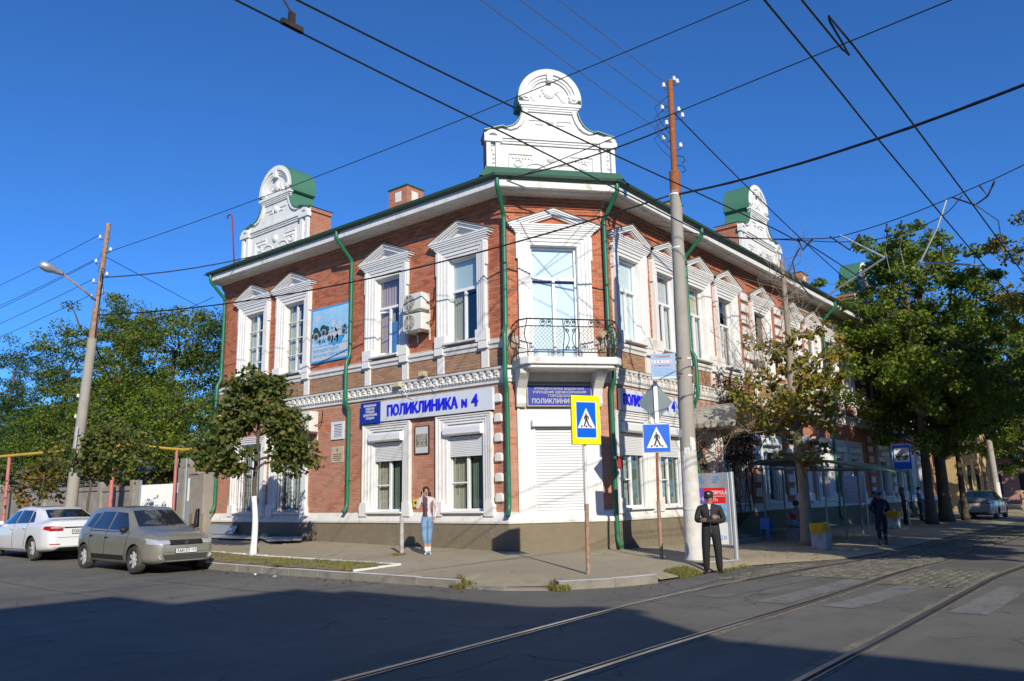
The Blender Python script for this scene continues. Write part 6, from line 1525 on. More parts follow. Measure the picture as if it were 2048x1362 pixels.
lines(S3, FR, ['МУНИЦИПАЛЬНОЕ', 'БЮДЖЕТНОЕ', 'УЧРЕЖДЕНИЕ', 'ЗДРАВООХРАНЕНИЯ', 'ГОРОДСКАЯ'], 6.28, 4.365, .148, 'letter_white', .095, [.56, .40, .40, .62, .37], step=.095)

# printed banner between the upper windows
M('print_sky', (.22, .52, .78), .12, 2, .45, col2=(.52, .70, .85), amt=.45, scale2=1.2, sharp=.2); M('print_blue', (.05, .33, .66), .08, 3, .45); M('print_grey', (.55, .58, .61), .04, 3, .45); M('print_dark', (.03, .06, .06), .3, 9, .5)
PO = board('banner', FL, 8.22, 10.24, 6.07, 7.92, .03, .06, 'print_blue', 'blue printed banner with sunflowers and a family between the upper left windows', 'banner')
def disc(mb, F, s, z, d, r, n=16, sx=1., mi=0): mb.add([F.p(s + r * sx * math.cos(2 * math.pi * i / n), d, z + r * math.sin(2 * math.pi * i / n)) for i in range(n)], [tuple(range(n))], mi)
mb = MB(); mb.box(8.29, 10.17, .060, .063, 6.62, 7.85, 0, FL); mb.box(8.29, 10.17, .060, .063, 6.14, 6.60, 1, FL); pb(mb, 'print_field', ['print_sky', 'print_grey'], PO)
mb = MB(); r = random.Random(4)
for i in range(26): disc(mb, FL, r.uniform(8.4, 10.1), 7.0 + r.uniform(-.05, .22), .0645 + .0001 * i, r.uniform(.05, .14), 9, 1.2, 2)
for i in range(40): disc(mb, FL, r.uniform(8.35, 10.1), 6.70 + r.uniform(0, .22), .0675 + .00005 * i, r.uniform(.03, .08), 8, 1, r.choice((0, 1, 1, 2)))
for s, z, q in ((9.05, 7.30, .13), (8.88, 7.12, .12), (8.7, 7.25, .11), (8.98, 7.0, .16), (8.72, 7.0, .15), (9.2, 7.0, .13)): disc(mb, FL, s, z, .070, q, 14, .8, 0); disc(mb, FL, s, z - q * 1.5, .0698, q * 1.3, 14, .9, 1)
for s, z, q in ((9.95, 6.95, .14), (9.55, 7.05, .12), (9.25, 6.82, .13), (8.52, 6.96, .12), (9.75, 6.78, .09), (8.95, 6.75, .08)):
    for k in range(11): a = k * 2 * math.pi / 11; disc(mb, FL, s + q * .72 * math.cos(a), z + q * .72 * math.sin(a), .0712, q * .36, 7, 1, 0)
    disc(mb, FL, s, z, .0722, q * .55, 12, 1, 2)
H = [(.16 * math.sin(t) ** 3, .13 * math.cos(t) - .05 * math.cos(2 * t) - .02 * math.cos(3 * t)) for t in np.linspace(0, 2 * math.pi, 25)[:-1]]
mb.add([FL.p(9.88 + a, .066, 7.58 + b) for a, b in H], [tuple(range(24))], 0)
pb(mb, 'picture', ['print_grey', 'print_blue', 'print_dark'], PO)['kind'] = 'stuff'
lines(PO, FL, ['"ВОЗРОЖДЕНИЕ ТРАДИЦИЙ', 'МНОГОДЕТНЫХ СЕМЕЙ НА КУБАНИ"'], 10.10, 6.42, .065, 'print_blue', .14, [1.35, 1.75], 'LEFT', step=.17, bold=.002)

# plaques, grilles, small boxes
PL = board('memorial_plaque', FL, 4.70, 5.23, 2.88, 3.64, .01, .045, 'slate_plate', 'pale memorial plaque with raised lines between the two shuttered left windows', 'plaque', rim='iron')
mb = MB(); mb.box(4.74, 5.19, .045, .049, 3.06, 3.42, 0, FL); pb(mb, 'dark_field', 'plaque_brown' if M('plaque_brown', (.17, .13, .09), .2, 9) else 0, PL)
lines(PL, FL, ['УЧИЛИЩЕ', 'В ЭТОМ ДОМЕ', 'НАХОДИЛСЯ', 'РЕВКОМ', '1918 - 1920', 'ПАМЯТНИК'][1:], 4.965, 3.35, .050, 'slate_plate', .075, [.36, .38, .30, .26, .36], step=.07)
PB = board('bronze_plaque', FL, 8.45, 9.06, 2.77, 3.28, .01, .03, 'tarnish', 'tarnished bronze plaque on the brick wall below the vent grille', 'plaque')
mb = MB(); mb.box(8.74, 8.77, .03, .036, 3.10, 3.22, 0, FL); mb.box(8.70, 8.81, .03, .036, 3.16, 3.185, 0, FL)
for k, w_ in enumerate((.44, .40, .46, .30)): mb.box(8.755 - w_ / 2, 8.755 + w_ / 2, .03, .034, 3.02 - k * .06, 3.045 - k * .06, 0, FL)
pb(mb, 'relief', 'plaque_brown', PB)
VG = tag(empty('vent_grille', FL.p(8.76, 0, 3.5)), 'grey metal vent grille on the wall left of the clinic board', 'vent')
mb = MB()
for q in ((8.45, 9.07, 3.50, 3.59), (8.45, 9.07, 3.97, 4.06), (8.45, 8.55, 3.59, 3.97), (8.97, 9.07, 3.59, 3.97)): mb.box(q[0], q[1], .0, .05, q[2], q[3], 0, FL)
pb(mb, 'frame', 'sign_grey', VG); mb = MB(); mb.box(8.55, 8.97, .002, .008, 3.59, 3.97, 0, FL); pb(mb, 'backing', 'interior', VG)
u = MB(); u.box(-.205, .205, 0, .035, 0, .012, 0, Fr((0, 0, 0), FL.T, (FL.N + Vector((0, 0, -.9))).normalized())); me = u.mesh('slat', 'sign_grey')
for k in range(7): link('slat', me, VG, FL.p(8.76, .01, 3.635 + k * .05) - origin(VG))
GB = board('gas_box', FL, 5.08, 5.26, 1.38, 1.60, .0, .10, 'yellow_box' if M('yellow_box', (.70, .55, .02), .05) else 0, 'small yellow box on the wall beside the woman', 'box'); mb = MB(); mb.lathe(FL.p(5.15, .10, 1.5), [(.04, 0), (.04, .012), (0, .012)], 10, 0, FL.N); pb(mb, 'lock', 'interior', GB)
for s, z, lab in ((5.8, 4.93, 'left of two small beige floodlights on the belt cornice'), (4.75, 5.13, 'beige floodlight lying on the belt cornice nearest the corner')):
    o = tag(empty('floodlight', FL.p(s, .2, z)), lab, 'floodlight', 'floodlights on the belt cornice'); mb = MB(); mb.box(s - .12, s + .12, .14, .30, z - .08, z + .06, 0, FL); pb(mb, 'housing', 'tarnish_box' if 'tarnish_box' in MAT or M('tarnish_box', (.52, .47, .28), .1) else 0, o, bevel=.015)
    mb = MB(); mb.tube([FL.p(s - .1, .22, z - .05), FL.p(s - .25, .2, z - .2), FL.p(s - .38, .17, z - .42), FL.p(s - .6, .16, z - .5)], .009, 5); pb(mb, 'lead', 'letter_white', o)
for k, (z0, z1, m, lab) in enumerate(((3.10, 3.34, 'yellow_box', 'small dark yellow house-number plate beside the corner downpipe'), (2.86, 3.08, 'blue_enamel', 'small blue street plate beside the corner downpipe'), (2.30, 2.62, 'letter_red', 'dark red box on the wall beside the corner downpipe'))):
    o = board('wall_plate', FR, 2.20, 2.46, z0, z1, .01, .04 if k < 2 else .14, m, lab, 'plate')
    if k < 2: lines(o, FR, ['91', 'УЛИЦА'][k:k + 1], 2.33, z0 + .06, .042, ['letter_dark', 'letter_white'][k], .12 if k == 0 else .07, .16)
o = board('blue_plaque', FR, 11.42, 12.06, 2.50, 3.12, .10, .13, 'blue_enamel', 'blue notice plaque on the pilaster right of the entrance', 'plaque'); lines(o, FR, ['ДЕТСКАЯ', 'ГОРОДСКАЯ', 'ПОЛИКЛИНИКА', '', 'ЧАСЫ', 'ПРИЁМА'], 11.74, 3.0, .135, 'letter_white', .075, [.3, .4, .46, 0, .22, .3], step=.09)
o = board('blue_plaque', FR, 8.72, 8.92, 1.62, 1.98, .02, .05, 'blue_enamel', 'small blue plaque low beside the entrance door', 'plaque'); lines(o, FR, ['4'], 8.82, 1.75, .055, 'letter_white', .12)

# air conditioners
def ac_unit(F, s, z, label, w_=.82, h=.56, dp=.30, fan=True):
    A = tag(empty('air_conditioner', F.p(s, .12, z)), label, 'air conditioner', 'air conditioners on the walls')
    mb = MB(); mb.box(s - w_ / 2, s + w_ / 2, .14, .14 + dp, z, z + h, 0, F); pb(mb, 'casing', 'ac_white', A, bevel=.02)
    c = s + F.r * -.12; mb = MB(); mb.lathe(F.p(c, .14 + dp + .001, z + h / 2), [(.225, 0), (.225, .006), (.20, .006)], 22, 0, F.N); pb(mb, 'fan_opening', 'ac_grille', A)
    mb = MB()
    for r_ in (.06, .11, .16, .205): mb.tube([F.p(c + r_ * math.cos(t), .14 + dp + .014, z + h / 2 + r_ * math.sin(t)) for t in np.linspace(0, 6.283, 19)[:-1]], .006, 4, closed=True)
    for t in np.linspace(0, 6.283, 9)[:-1]: mb.cyl(F.p(c, .14 + dp + .014, z + h / 2), F.p(c + .215 * math.cos(t), .14 + dp + .014, z + h / 2 + .215 * math.sin(t)), .006, n=4)
    pb(mb, 'fan_guard', 'ac_white', A)
    for k in (-.25, .25):
        mb = MB(); mb.box(s + k - .02, s + k + .02, .0, .46, z - .035, z - .002, 0, F); mb.box(s + k - .02, s + k + .02, .0, .03, z - .25, z + .12, 0, F); pb(mb, 'bracket', 'ac_white', A)
    mb = MB(); e = s - F.r * -1 * w_ / 2; e = s + w_ / 2 * (1 if F.r > 0 else -1); mb.tube([F.p(e, .3, z + .2), F.p(e + .08 * F.r, .25, z + .22), F.p(e + .1 * F.r, .08, z + .35), F.p(e + .06 * F.r, .03, z + .7)], .016, 5); pb(mb, 'pipe', 'cable', A, smooth=True)
ac_unit(FL, 4.92, 6.98, 'upper of the two beige air conditioners between the left upper windows', .78, .50, .36)
ac_unit(FL, 4.92, 6.38, 'lower of the two beige air conditioners between the left upper windows', .78, .50, .36)
ac_unit(FL, 10.05, 3.78, 'white air conditioner above the young linden on the lower left wall', .90, .66, .34)
ac_unit(FR, 12.15, 6.35, 'air conditioner on the right front just past the four large windows', .8, .55); ac_unit(FR, 14.85, 6.3, 'air conditioner behind the maple branches on the right front', .8, .55)

# ---------------------------------------------------------------- road signs
def ped_symbol(par, F, s, z, d, k, bent=0):
    """walking figure on a zebra inside a white triangle; k = half width of the triangle base"""
    mb = MB(); mb.prism([(s - k, z - k * .98), (s + k, z - k * .98), (s, z + k * 1.02)], d, d + .0015, F); pb(mb, 'triangle', 'sign_white', par)
    mb = MB(); q = F.r
    def st(pts, w0): 
        for (a, b), (c, e) in zip(pts[:-1], pts[1:]):
            t = Vector((c - a, e - b)).normalized() * w0; n = Vector((-t.y, t.x)); mb.prism([(s + q * k * (a + n.x - t.x * .4), z + k * (b + n.y - t.y * .4)), (s + q * k * (a - n.x - t.x * .4), z + k * (b - n.y - t.y * .4)), (s + q * k * (c - n.x + t.x * .4), z + k * (e - n.y + t.y * .4)), (s + q * k * (c + n.x + t.x * .4), z + k * (e + n.y + t.y * .4))], d + .0015, d + .003, F)
    disc(mb, F, s - q * k * .03, z + k * .42, d + .0032, k * .085, 12)
    st([(0, .27), (.0, -.12)], .12); st([(.02, -.1), (.16, -.42), (.30, -.78)], .075); st([(-.02, -.1), (-.12, -.42), (-.26, -.78)], .075); st([(.05, .27), (.22, .12), (.24, -.1)], .055); st([(-.05, .27), (-.2, .1), (-.2, -.1)], .055)
    for a in (-.55, -.02, .52): mb.prism([(s + q * k * (a - .09), z - k * .9), (s + q * k * (a + .09), z - k * .9), (s + q * k * (a * .88 + .07), z - k * .72), (s + q * k * (a * .88 - .07), z - k * .72)], d + .0015, d + .003, F)
    pb(mb, 'walking_figure', 'letter_dark', par)

ang = math.radians(243); NV = Vector((math.cos(ang), math.sin(ang), 0)); b0 = Vector((-3.4, -2.85, gz(-3.4, -2.85)))
YS = tag(empty('crossing_sign', b0), 'pedestrian crossing sign on a fluorescent yellow panel beside the kerb', 'road sign', 'pedestrian crossing signs')
mb = MB(); mb.cyl(b0, (-3.39, -2.86, 1.42), .042, n=12); mb.lathe((-3.39, -2.86, 1.42), [(.042, 0), (.046, .0), (.046, .02), (.032, .03)], 12); pb(mb, 'lower_post', 'rust_pole', YS, smooth=40.)
mb = MB(); mb.cyl((-3.39, -2.86, 1.43), (-3.375, -2.87, 3.40), .031, n=12); pb(mb, 'upper_post', 'wood_white', YS, smooth=40.)
FY = Fr(Vector((-3.375, -2.87, 0)) + NV * .04, (-NV.y, NV.x, 0), NV, 1)
mb = MB(); mb.box(-.31, .31, 0, .035, 2.56, 3.50, 0, FY); pb(mb, 'yellow_panel', ['yellow_film'], YS, bevel=.004)
mb = MB(); mb.box(-.312, .312, -.012, -.001, 2.555, 3.505, 0, FY); pb(mb, 'backing', 'sign_back', YS)
mb = MB(); mb.box(-.225, .225, .036, .0385, 2.675, 3.385, 0, FY); pb(mb, 'white_border', 'sign_white', YS); mb = MB(); mb.box(-.208, .208, .0386, .040, 2.692, 3.368, 0, FY); pb(mb, 'blue_field', 'sign_blue', YS)
ped_symbol(YS, FY, 0, 3.06, .0403, .195)
for v in range(0): pass

b1 = Vector((.15, -2.44, gz(.15, -2.44))); ang = math.radians(218); NV = Vector((math.cos(ang), math.sin(ang), 0))
BS = tag(empty('crossing_sign', b1), 'bent blue pedestrian crossing sign below the diamond sign on a rusty post', 'road sign', 'pedestrian crossing signs')
mb = MB(); mb.cyl(b1, (.145, -2.435, 1.44), .042, n=12); pb(mb, 'lower_post', 'rust_pole', BS, smooth=40.); mb = MB(); mb.cyl((.145, -2.435, 1.44), (.19, -2.49, 4.17), .030, n=12); pb(mb, 'upper_post', 'rust', BS, smooth=40.)
FB = Fr(Vector((.17, -2.46, 0)) + NV * .04, (-NV.y, NV.x, 0), NV, 1)
mb = MB(); mb.box(-.315, .315, 0, .02, 2.53, 3.19, 0, FB); pb(mb, 'plate', 'sign_white', BS, bevel=.01); mb = MB(); mb.box(-.30, .30, .0202, .022, 2.545, 3.175, 0, FB); pb(mb, 'blue_field', 'sign_blue', BS)
ped_symbol(BS, FB, 0, 2.875, .0224, .24)
DS = tag(empty('diamond_sign', (.19, -2.49, 3.2)), 'back of a grey diamond road sign folded along its white strut', 'road sign')
FD_ = Fr(Vector((.19, -2.48, 0)) - NV * -.035, (-NV.y, NV.x, 0), NV, 1); zc = 3.70
for sg in (-1, 1):
    A = [FD_.p(0, .0, zc + .47), FD_.p(sg * .40, -.10, zc), FD_.p(0, .0, zc - .47)]; mb = MB(); mb.add(A + [p - NV * .012 for p in A], [(0, 1, 2), (5, 4, 3), (0, 3, 4, 1), (1, 4, 5, 2), (2, 5, 3, 0)]); pb(mb, 'plate_half', 'sign_back', DS)
mb = MB(); mb.box(-.045, .045, .004, .03, zc - .50, zc + .48, 0, FD_); pb(mb, 'strut', 'pvc_white', DS)

# ---------------------------------------------------------------- poles
BP = tag(empty('concrete_pole', (.53, -3.06, gz(.53, -3.06))), 'tall concrete pole with a rusty steel top and whitewashed foot at the corner', 'pole', 'concrete utility poles')
def axp(t): return Vector((.53 + .05 * t, -3.06 - .08 * t, 0))
mb = MB(); mb.tube([(.53, -3.06, gz(.53, -3.06) - .05), (.53, -3.06, 1.2), (.53, -3.06, 2.55)], [.215, .195, .182], 22); pb(mb, 'painted_foot', 'pole_paint', BP, smooth=40.)
mb = MB(); mb.lathe((.53, -3.06, 1.22), [(.196, 0), (.203, .02), (.203, .06), (.196, .08)], 22); pb(mb, 'collar', 'pole_paint', BP, smooth=40.)
mb = MB(); mb.tube([(.53, -3.06, 2.5), (.55, -3.09, 6), (.58, -3.12, 8.82)], [.181, .158, .135], 22); pb(mb, 'shaft', 'pole_concrete', BP, smooth=40.)
mb = MB(); mb.tube([(.58, -3.12, 8.72), (.585, -3.125, 9.32)], [.137, .132], 18); mb.tube([(.585, -3.125, 9.30), (.60, -3.15, 11.75)], [.078, .07], 14); pb(mb, 'steel_top', 'rust', BP, smooth=40.)
for z in (4.26, 4.66, 7.35, 8.70): mb = MB(); mb.lathe((.565 - .003 * (8 - z), -3.10 + .004 * (8 - z), z), [(.172 - .0062 * (z - 4), 0), (.172 - .0062 * (z - 4), .035)], 22); pb(mb, 'strap', 'pvc_white', BP)
mb = MB(); r = random.Random(8)
for k in range(9):
    a = math.radians(200 + r.uniform(-55, 55)); z = 1.75 + k * .13 + r.uniform(-.05, .1); rr = .186
    mb = MB(); mb.add([(.53 + (rr + .001 * k) * math.cos(a + t), -3.06 + (rr + .001 * k) * math.sin(a + t), z + h + r.uniform(-.03, .03)) for t, h in ((-.35, 0), (.35, 0), (.35, .2), (-.35, .2))], [(0, 1, 2, 3)]); pb(mb, 'paper_notice', 'paper', BP)
mb = MB(); mb.add([(.545 + .172 * math.cos(math.radians(205) + t), -3.08 + .172 * math.sin(math.radians(205) + t), h) for t, h in ((-.6, 3.55), (-.1, 3.55), (-.1, 3.88), (-.6, 3.88))], [(0, 1, 2, 3)])
pb(mb, 'paper_notice', 'paper', BP)
def insulators(P, spots, par):
    for (x, y, z, dx, dy) in spots:
        mb = MB(); mb.tube([(x, y, z), (x + dx * .6, y + dy * .6, z - .06), (x + dx, y + dy, z - .04), (x + dx, y + dy, z + .03)], .009, 5); pb(mb, 'hook', 'iron', par)
        mb = MB(); mb.lathe((x + dx, y + dy, z), [(.018, 0), (.045, .01), (.05, .05), (.035, .06), (.042, .09), (.03, .12), (.015, .13)], 10); pb(mb, 'insulator', 'ceramic', par, smooth=True)
insulators(0, [(.6, -3.15, 11.55, -.12, .12), (.6, -3.15, 11.66, .12, -.14), (.6, -3.15, 11.72, .05, -.09), (.595, -3.14, 10.95, -.16, .16), (.595, -3.14, 10.9, .12, -.14), (.595, -3.14, 10.75, .18, -.2), (.59, -3.13, 10.55, -.08, .1), (.59, -3.13, 10.15, -.15, .17), (.59, -3.13, 9.95, .12, -.14)], BP)
mb = MB()
for k in range(4): mb.tube([(.6, -3.15, 11.4 - k * .25), (.3 - .05 * k, -2.85, 11.0 - k * .3), (.35, -2.95, 10.6 - k * .25), (.6, -3.14, 10.2 - k * .2)], .008, 4)
for z in (9.75, 9.5): mb.tube([(.59, -3.13, z), (.75, -3.3, z - .03), (.78, -3.33, z - .15), (.72, -3.27, z - .2)], .012, 5)
pb(mb, 'loose_wires', 'cable', BP, smooth=True)['kind'] = 'stuff'
# tram stop timetable plate strapped to the pole
ang = math.radians(212); NV = Vector((math.cos(ang), math.sin(ang), 0)); FT = Fr(Vector((.08, -2.79, 0)), (-NV.y, NV.x, 0), NV, 1)
TS = tag(empty('stop_plate', (.1, -2.8, 4.2)), 'pale blue tram route plate strapped to the concrete pole', 'sign')
M('plate_blue', (.33, .45, .62), .08, 3, .4)
mb = MB(); mb.box(-.28, .28, 0, .03, 4.18, 4.78, 0, FT); pb(mb, 'plate', 'plate_blue', TS, bevel=.004)
mb = MB(); mb.box(.26, .42, -.01, .01, 4.28, 4.32, 0, FT); mb.box(.26, .42, -.01, .01, 4.64, 4.68, 0, FT); pb(mb, 'arm', 'iron', TS)
for q in ((-.27, .27, 4.20, 4.24), (-.27, .20, 4.56, 4.63)): mb = MB(); mb.box(q[0], q[1], .03, .032, q[2], q[3], 0, FT); pb(mb, 'band', 'sign_grey', TS)
lines(TS, FT, ['ТРАМВАЙ'], -.02, 4.685, .033, 'letter_red', .075, .36); lines(TS, FT, ['4  5  8  11  15'], -.03, 4.57, .033, 'letter_red', .08, .44); lines(TS, FT, ['ул. Янковского'], -.02, 4.485, .033, 'letter_red', .06, .36)
mb = MB()
for k in range(6): mb.box(-.23, .21, .03, .0315, 4.43 - k * .032, 4.436 - k * .032, 0, FT)
pb(mb, 'printed_lines', 'print_blue', TS)

LP = tag(empty('lamp_pole', (-4.5, 17.05, gz(-4.5, 17.05))), 'leaning concrete pole with a street lamp and wires left of the building', 'pole', 'concrete utility poles')
def lp(z): t = z / 11.15; return Vector((-4.5, 17.05 - 1.18 * t ** 1.3, z))
mb = MB(); mb.tube([lp(z) for z in (.1, 2, 4, 6, 7.2)], [.20, .185, .17, .155, .148], 16); pb(mb, 'shaft', 'pole_concrete', LP, smooth=40.)
mb = MB(); mb.tube([lp(.1), lp(.8), lp(1.6)], [.206, .199, .193], 16); pb(mb, 'painted_foot', 'pole_paint', LP, smooth=40.)
mb = MB(); mb.tube([lp(7.1), lp(8.25)], [.125, .12], 14); mb.tube([lp(8.2), lp(11.2)], [.085, .08], 14); pb(mb, 'steel_top', 'rust_pole', LP, smooth=40.)
mb = MB(); mb.tube([lp(8.45), (-5.0, 16.15, 8.75), (-5.75, 16.1, 9.18)], .035, 8); pb(mb, 'lamp_arm', 'rust_pole', LP, smooth=True)
LH = empty('lamp_head', (-5.75, 16.1, 9.18), LP); LH.location = Vector((-5.75, 16.1, 9.18)) - LP.location
mb = MB(); dv = Vector((-.66, 0, .17)).normalized(); mb.lathe((-5.72, 16.1, 9.17), [(.05, 0), (.085, .06), (.10, .22), (.11, .3), (.16, .42), (.165, .55), (.13, .70), (.05, .77)], 14, 0, dv); mb.v = [(a, 16.1 + (b - 16.1) * 1.1, c) for a, b, c in mb.v]; pb(mb, 'housing', 'galvanised', LH, smooth=True)
mb = MB(); mb.lathe(Vector((-6.22, 16.1, 9.26)), [(.15, 0), (.14, .05), (.09, .10), (.02, .12)], 14, 0, (-.24, 0, -.97)); pb(mb, 'diffuser', 'lamp_cover' if M('lamp_cover', (.55, .50, .38), .1, 3, .3) else 0, LH, smooth=True)
insulators(0, [(*lp(z), dx, dy) for z, dx, dy in ((10.7, -.1, .28), (10.2, .1, -.22), (9.85, -.12, .28), (9.35, .1, -.2), (9.15, -.12, .24), (8.75, .08, -.18), (8.6, -.14, .22), (5.2, -.12, .22), (4.5, -.12, .2))], LP)
mb = MB()
for k in range(5): mb.tube([lp(10.4 - k * .25), lp(10.0 - k * .3) + Vector((-.1, .35 - .25 * k, -.2)), lp(9.5 - k * .2) + Vector((0, -.3 + .12 * k, 0)), lp(9.3)], .009, 4)
mb.tube([lp(9.3) + Vector((0, -.12, 0)), lp(8) + Vector((0, -.14, 0)), lp(7.2) + Vector((0, -.18, 0))], .014, 5); pb(mb, 'loose_wires', 'cable', LP, smooth=True)['kind'] = 'stuff'
mb = MB(); mb.add([lp(z) + Vector((-.16, -.05 - w_, 0)) for z, w_ in ((3.2, 0), (3.2, .18), (4.2, .18), (4.2, 0))], [(0, 1, 2, 3)]); pb(mb, 'paper_notice', 'paper', LP)
SP = tag(empty('steel_stump', (-1.76, 3.93, gz(-1.76, 3.93))), 'short rusty grey steel post left of the woman', 'post'); mb = MB(); mb.cyl((-1.76, 3.93, .1), (-1.77, 3.93, 1.17), .055, .053, 14); pb(mb, 'tube', 'stump_paint' if M('stump_paint', (.42, .42, .40), .15, 6, .7, .2, 30, col2=(.34, .19, .11), amt=.4, scale2=5.) else 0, SP, smooth=40.)
mb = MB(); mb.lathe((-1.77, 3.93, 1.168), [(.053, 0), (.056, 0), (.056, .012), (.03, .016)], 14); pb(mb, 'cap', 'rust_pole', SP)

# ---------------------------------------------------------------- overhead wires
def wire(a, b, sag, r, label, cat='wire', mat='wire', group='overhead wires', n=24, twist=0., name='overhead_wire'):
    a, b = Vector(a), Vector(b); pts = [a.lerp(b, i / n) - Vector((0, 0, 4 * sag * (i / n) * (1 - i / n))) for i in range(n + 1)]
    mb = MB(); mb.tube(pts, r, 5)
    if twist: mb.tube([p + Vector((0, 0, twist * math.sin(i * 1.7))) for i, p in enumerate(pts)], r * .8, 5)
    return tag(mb.build(name, mat, smooth=True), label, cat, group)
def poly_wire(pts, r, label, mat='wire', n=8): mb = MB(); mb.tube(smooth_path([Vector(p) for p in pts], n), r, 5); return tag(mb.build('overhead_wire', mat, smooth=True), label, 'wire', 'overhead wires')
T0 = Vector((.60, -3.15, 0))
poly_wire([(-30, -5.4, 6.0), (-12.74, -5.6, 6.0), (-6.53, -5.77, 6.0), (10, -6.0, 6.0), (40, -6.3, 6.0)], .011, 'lower of the two tram wires slanting from the upper left past the corner gable')
poly_wire([(-30, -5.2, 6.0), (-12.39, -6.01, 6.0), (-4.75, -6.69, 6.0), (-2.48, -6.88, 6.0), (2, -7.0, 6.0), (40, -7.0, 6.0)], .011, 'upper of the two tram wires slanting from the upper left behind the pole')
poly_wire([(-30, -9.3, 5.9), (-9.8, -9.26, 5.9), (1, -9.22, 5.9), (60, -9.2, 5.9)], .011, 'left of the two steep tram wires coming down from the top right')
poly_wire([(-30, -9.3, 6.0), (-9.4, -9.47, 6.0), (-3.1, -9.65, 6.0), (60, -9.9, 6.0)], .011, 'right of the two steep tram wires coming down from the top right')
for k, (e, lab) in enumerate((((-7.12, -3.62, 9.79), 'lowest pale power line running up left from the concrete pole'), ((-6.71, -4.13, 9.77), 'middle pale power line running up left from the concrete pole'), ((-6.33, -4.65, 9.74), 'topmost pale power line running up left from the concrete pole'))):
    s_ = Vector((.48 + .06 * k, -3.03 - .04 * k, (10.25, 11.0, 11.62)[k])); wire(s_, s_ + (Vector(e) - s_) * 2.6, .0, .009, lab, mat='line_grey' if 'line_grey' in MAT or M('line_grey', (.20, .20, .20), .1, 3, .4, metal=.5) else 0)
wire((.58, -3.13, 8.72), Vector((.58, -3.13, 8.72)) + (Vector((-2.23, -10.6, 8.30)) - Vector((.58, -3.13, 8.72))) * 1.8, .55, .028, 'thick black cable bundle leaving the pole towards the upper right', 'cable', 'cable', twist=.012)
wire((.5, -3.0, 8.72), (-4.5, 16.25, 8.0), .62, .022, 'long black cable sagging across the left front from pole to pole', 'cable', 'cable', n=40, twist=.01)
wire((.55, -3.1, 10.5), (-.55, 1.2, 10.0), .12, .02, 'black cable from the pole to the corner gutter', 'cable', 'cable', twist=.008)
wire((-.62, 1.1, 9.88), (-3.4, -13, 9.1), .0, .012, 'thin wire from the corner eaves over the pole to the top right')
wire((.62, -3.17, 10.9), (40.5, -3.5, 8.6), 1.1, .017, 'twisted black cable falling from the pole along the tram street', 'cable', 'cable', twist=.008, n=40)
wire(lp(10.15), (-2.75, -14, 10.9), .35, .011, 'thin wire from the leaning pole rising across the whole sky', n=40)
wire(lp(9.3), (-.35, 13.2, 10.42), .14, .022, 'thick black cable from the leaning pole to the left gable', 'cable', 'cable', twist=.01)
wire(lp(10.05), (3, 21.58, 10.1), .0, .012, 'thin wire running down from the leaning pole behind the building'); wire(lp(7.15), (-.55, 15.6, 9.25), .12, .012, 'thin wire from the leaning pole to the left end of the eaves'); wire(lp(7.2), (2.5, 27, 5), .2, .02, 'black cable falling from the leaning pole into the trees', 'cable', 'cable')
for k, (z, zz) in enumerate(((10.75, 11.1), (9.9, 10.0), (9.85, 9.7), (9.2, 8.9), (8.65, 8.2))):
    wire(lp(z) + Vector((-.12, .28, .08)), (-4.9, 52, zz + .5), .5, .010, ('topmost', 'second from top', 'middle', 'second from bottom', 'lowest')[k] + ' of five power wires leaving the leaning pole to the left', mat='wire', group='power wires left of the leaning pole')
wire(lp(7.25), (-9.5, 40, 5.4), .3, .014, 'dark cable dropping left from the leaning pole through the trees', 'cable', 'cable')
poly_wire([(2.0, 0.0, 9.3), (2, -2, 8.55), (2, -3.56, 7.9), (2, -5.81, 7.35), (2, -6.64, 7.28), (2, -8.01, 7.45), (2, -9.27, 7.73), (2, -10.07, 7.94), (2, -14, 9.1)], .012, 'span wire holding the tram wires across the street on the right')
poly_wire([(2.05, -3.3, 8.0), (2, -5.75, 7.31), (2, -6.62, 7.1), (2, -7.46, 7.03), (2, -8.47, 7.22), (2, -8.94, 7.6)], .011, 'slack second span wire below the first on the right')
SG = tag(empty('tram_wire_fittings', (2, -7, 6)), 'grey pull-off rods and insulators hanging from the span wire', 'wire fittings')
for pts, r, m, nm in (([(2, -6.42, 7.3), (2, -7.31, 6.58)], .022, 'galvanised', 'rod'), ([(2, -7.31, 6.58), (2, -6.07, 5.98)], .022, 'galvanised', 'rod'), ([(2, -8.63, 7.57), (2, -8.4, 7.02), (2, -7.99, 6.33)], .022, 'galvanised', 'rod'), ([(2, -7.99, 6.33), (2, -9.16, 6.03)], .022, 'galvanised', 'rod'),
                     ([(2, -5.47, 7.44), (2, -5.56, 7.13), (2, -5.81, 7.35)], .022, 'iron', 'hanger'), ([(2, -6.2, 7.32), (2, -6.6, 6.91), (2, -6.85, 7.23)], .022, 'iron', 'hanger'), ([(2, -9.27, 7.71), (2, -9.38, 7.46), (2, -9.54, 7.75)], .022, 'iron', 'hanger'), ([(2, -8.75, 7.6), (2, -9.14, 7.33), (2, -9.38, 7.46)], .02, 'iron', 'hanger'),
                     ([(2, -9.14, 7.33), (2, -9.5, 6.9), (2, -9.5, 6.4), (2, -9.35, 6.05)], .014, 'galvanised', 'loop_wire'), ([(2, -5.5, 7.2), (2, -5.3, 6.9), (2, -5.35, 6.45), (2.3, -5.6, 6.0)], .016, 'iron', 'loop_wire')):
    mb = MB(); mb.tube(pts, r, 6); pb(mb, nm, m, SG)
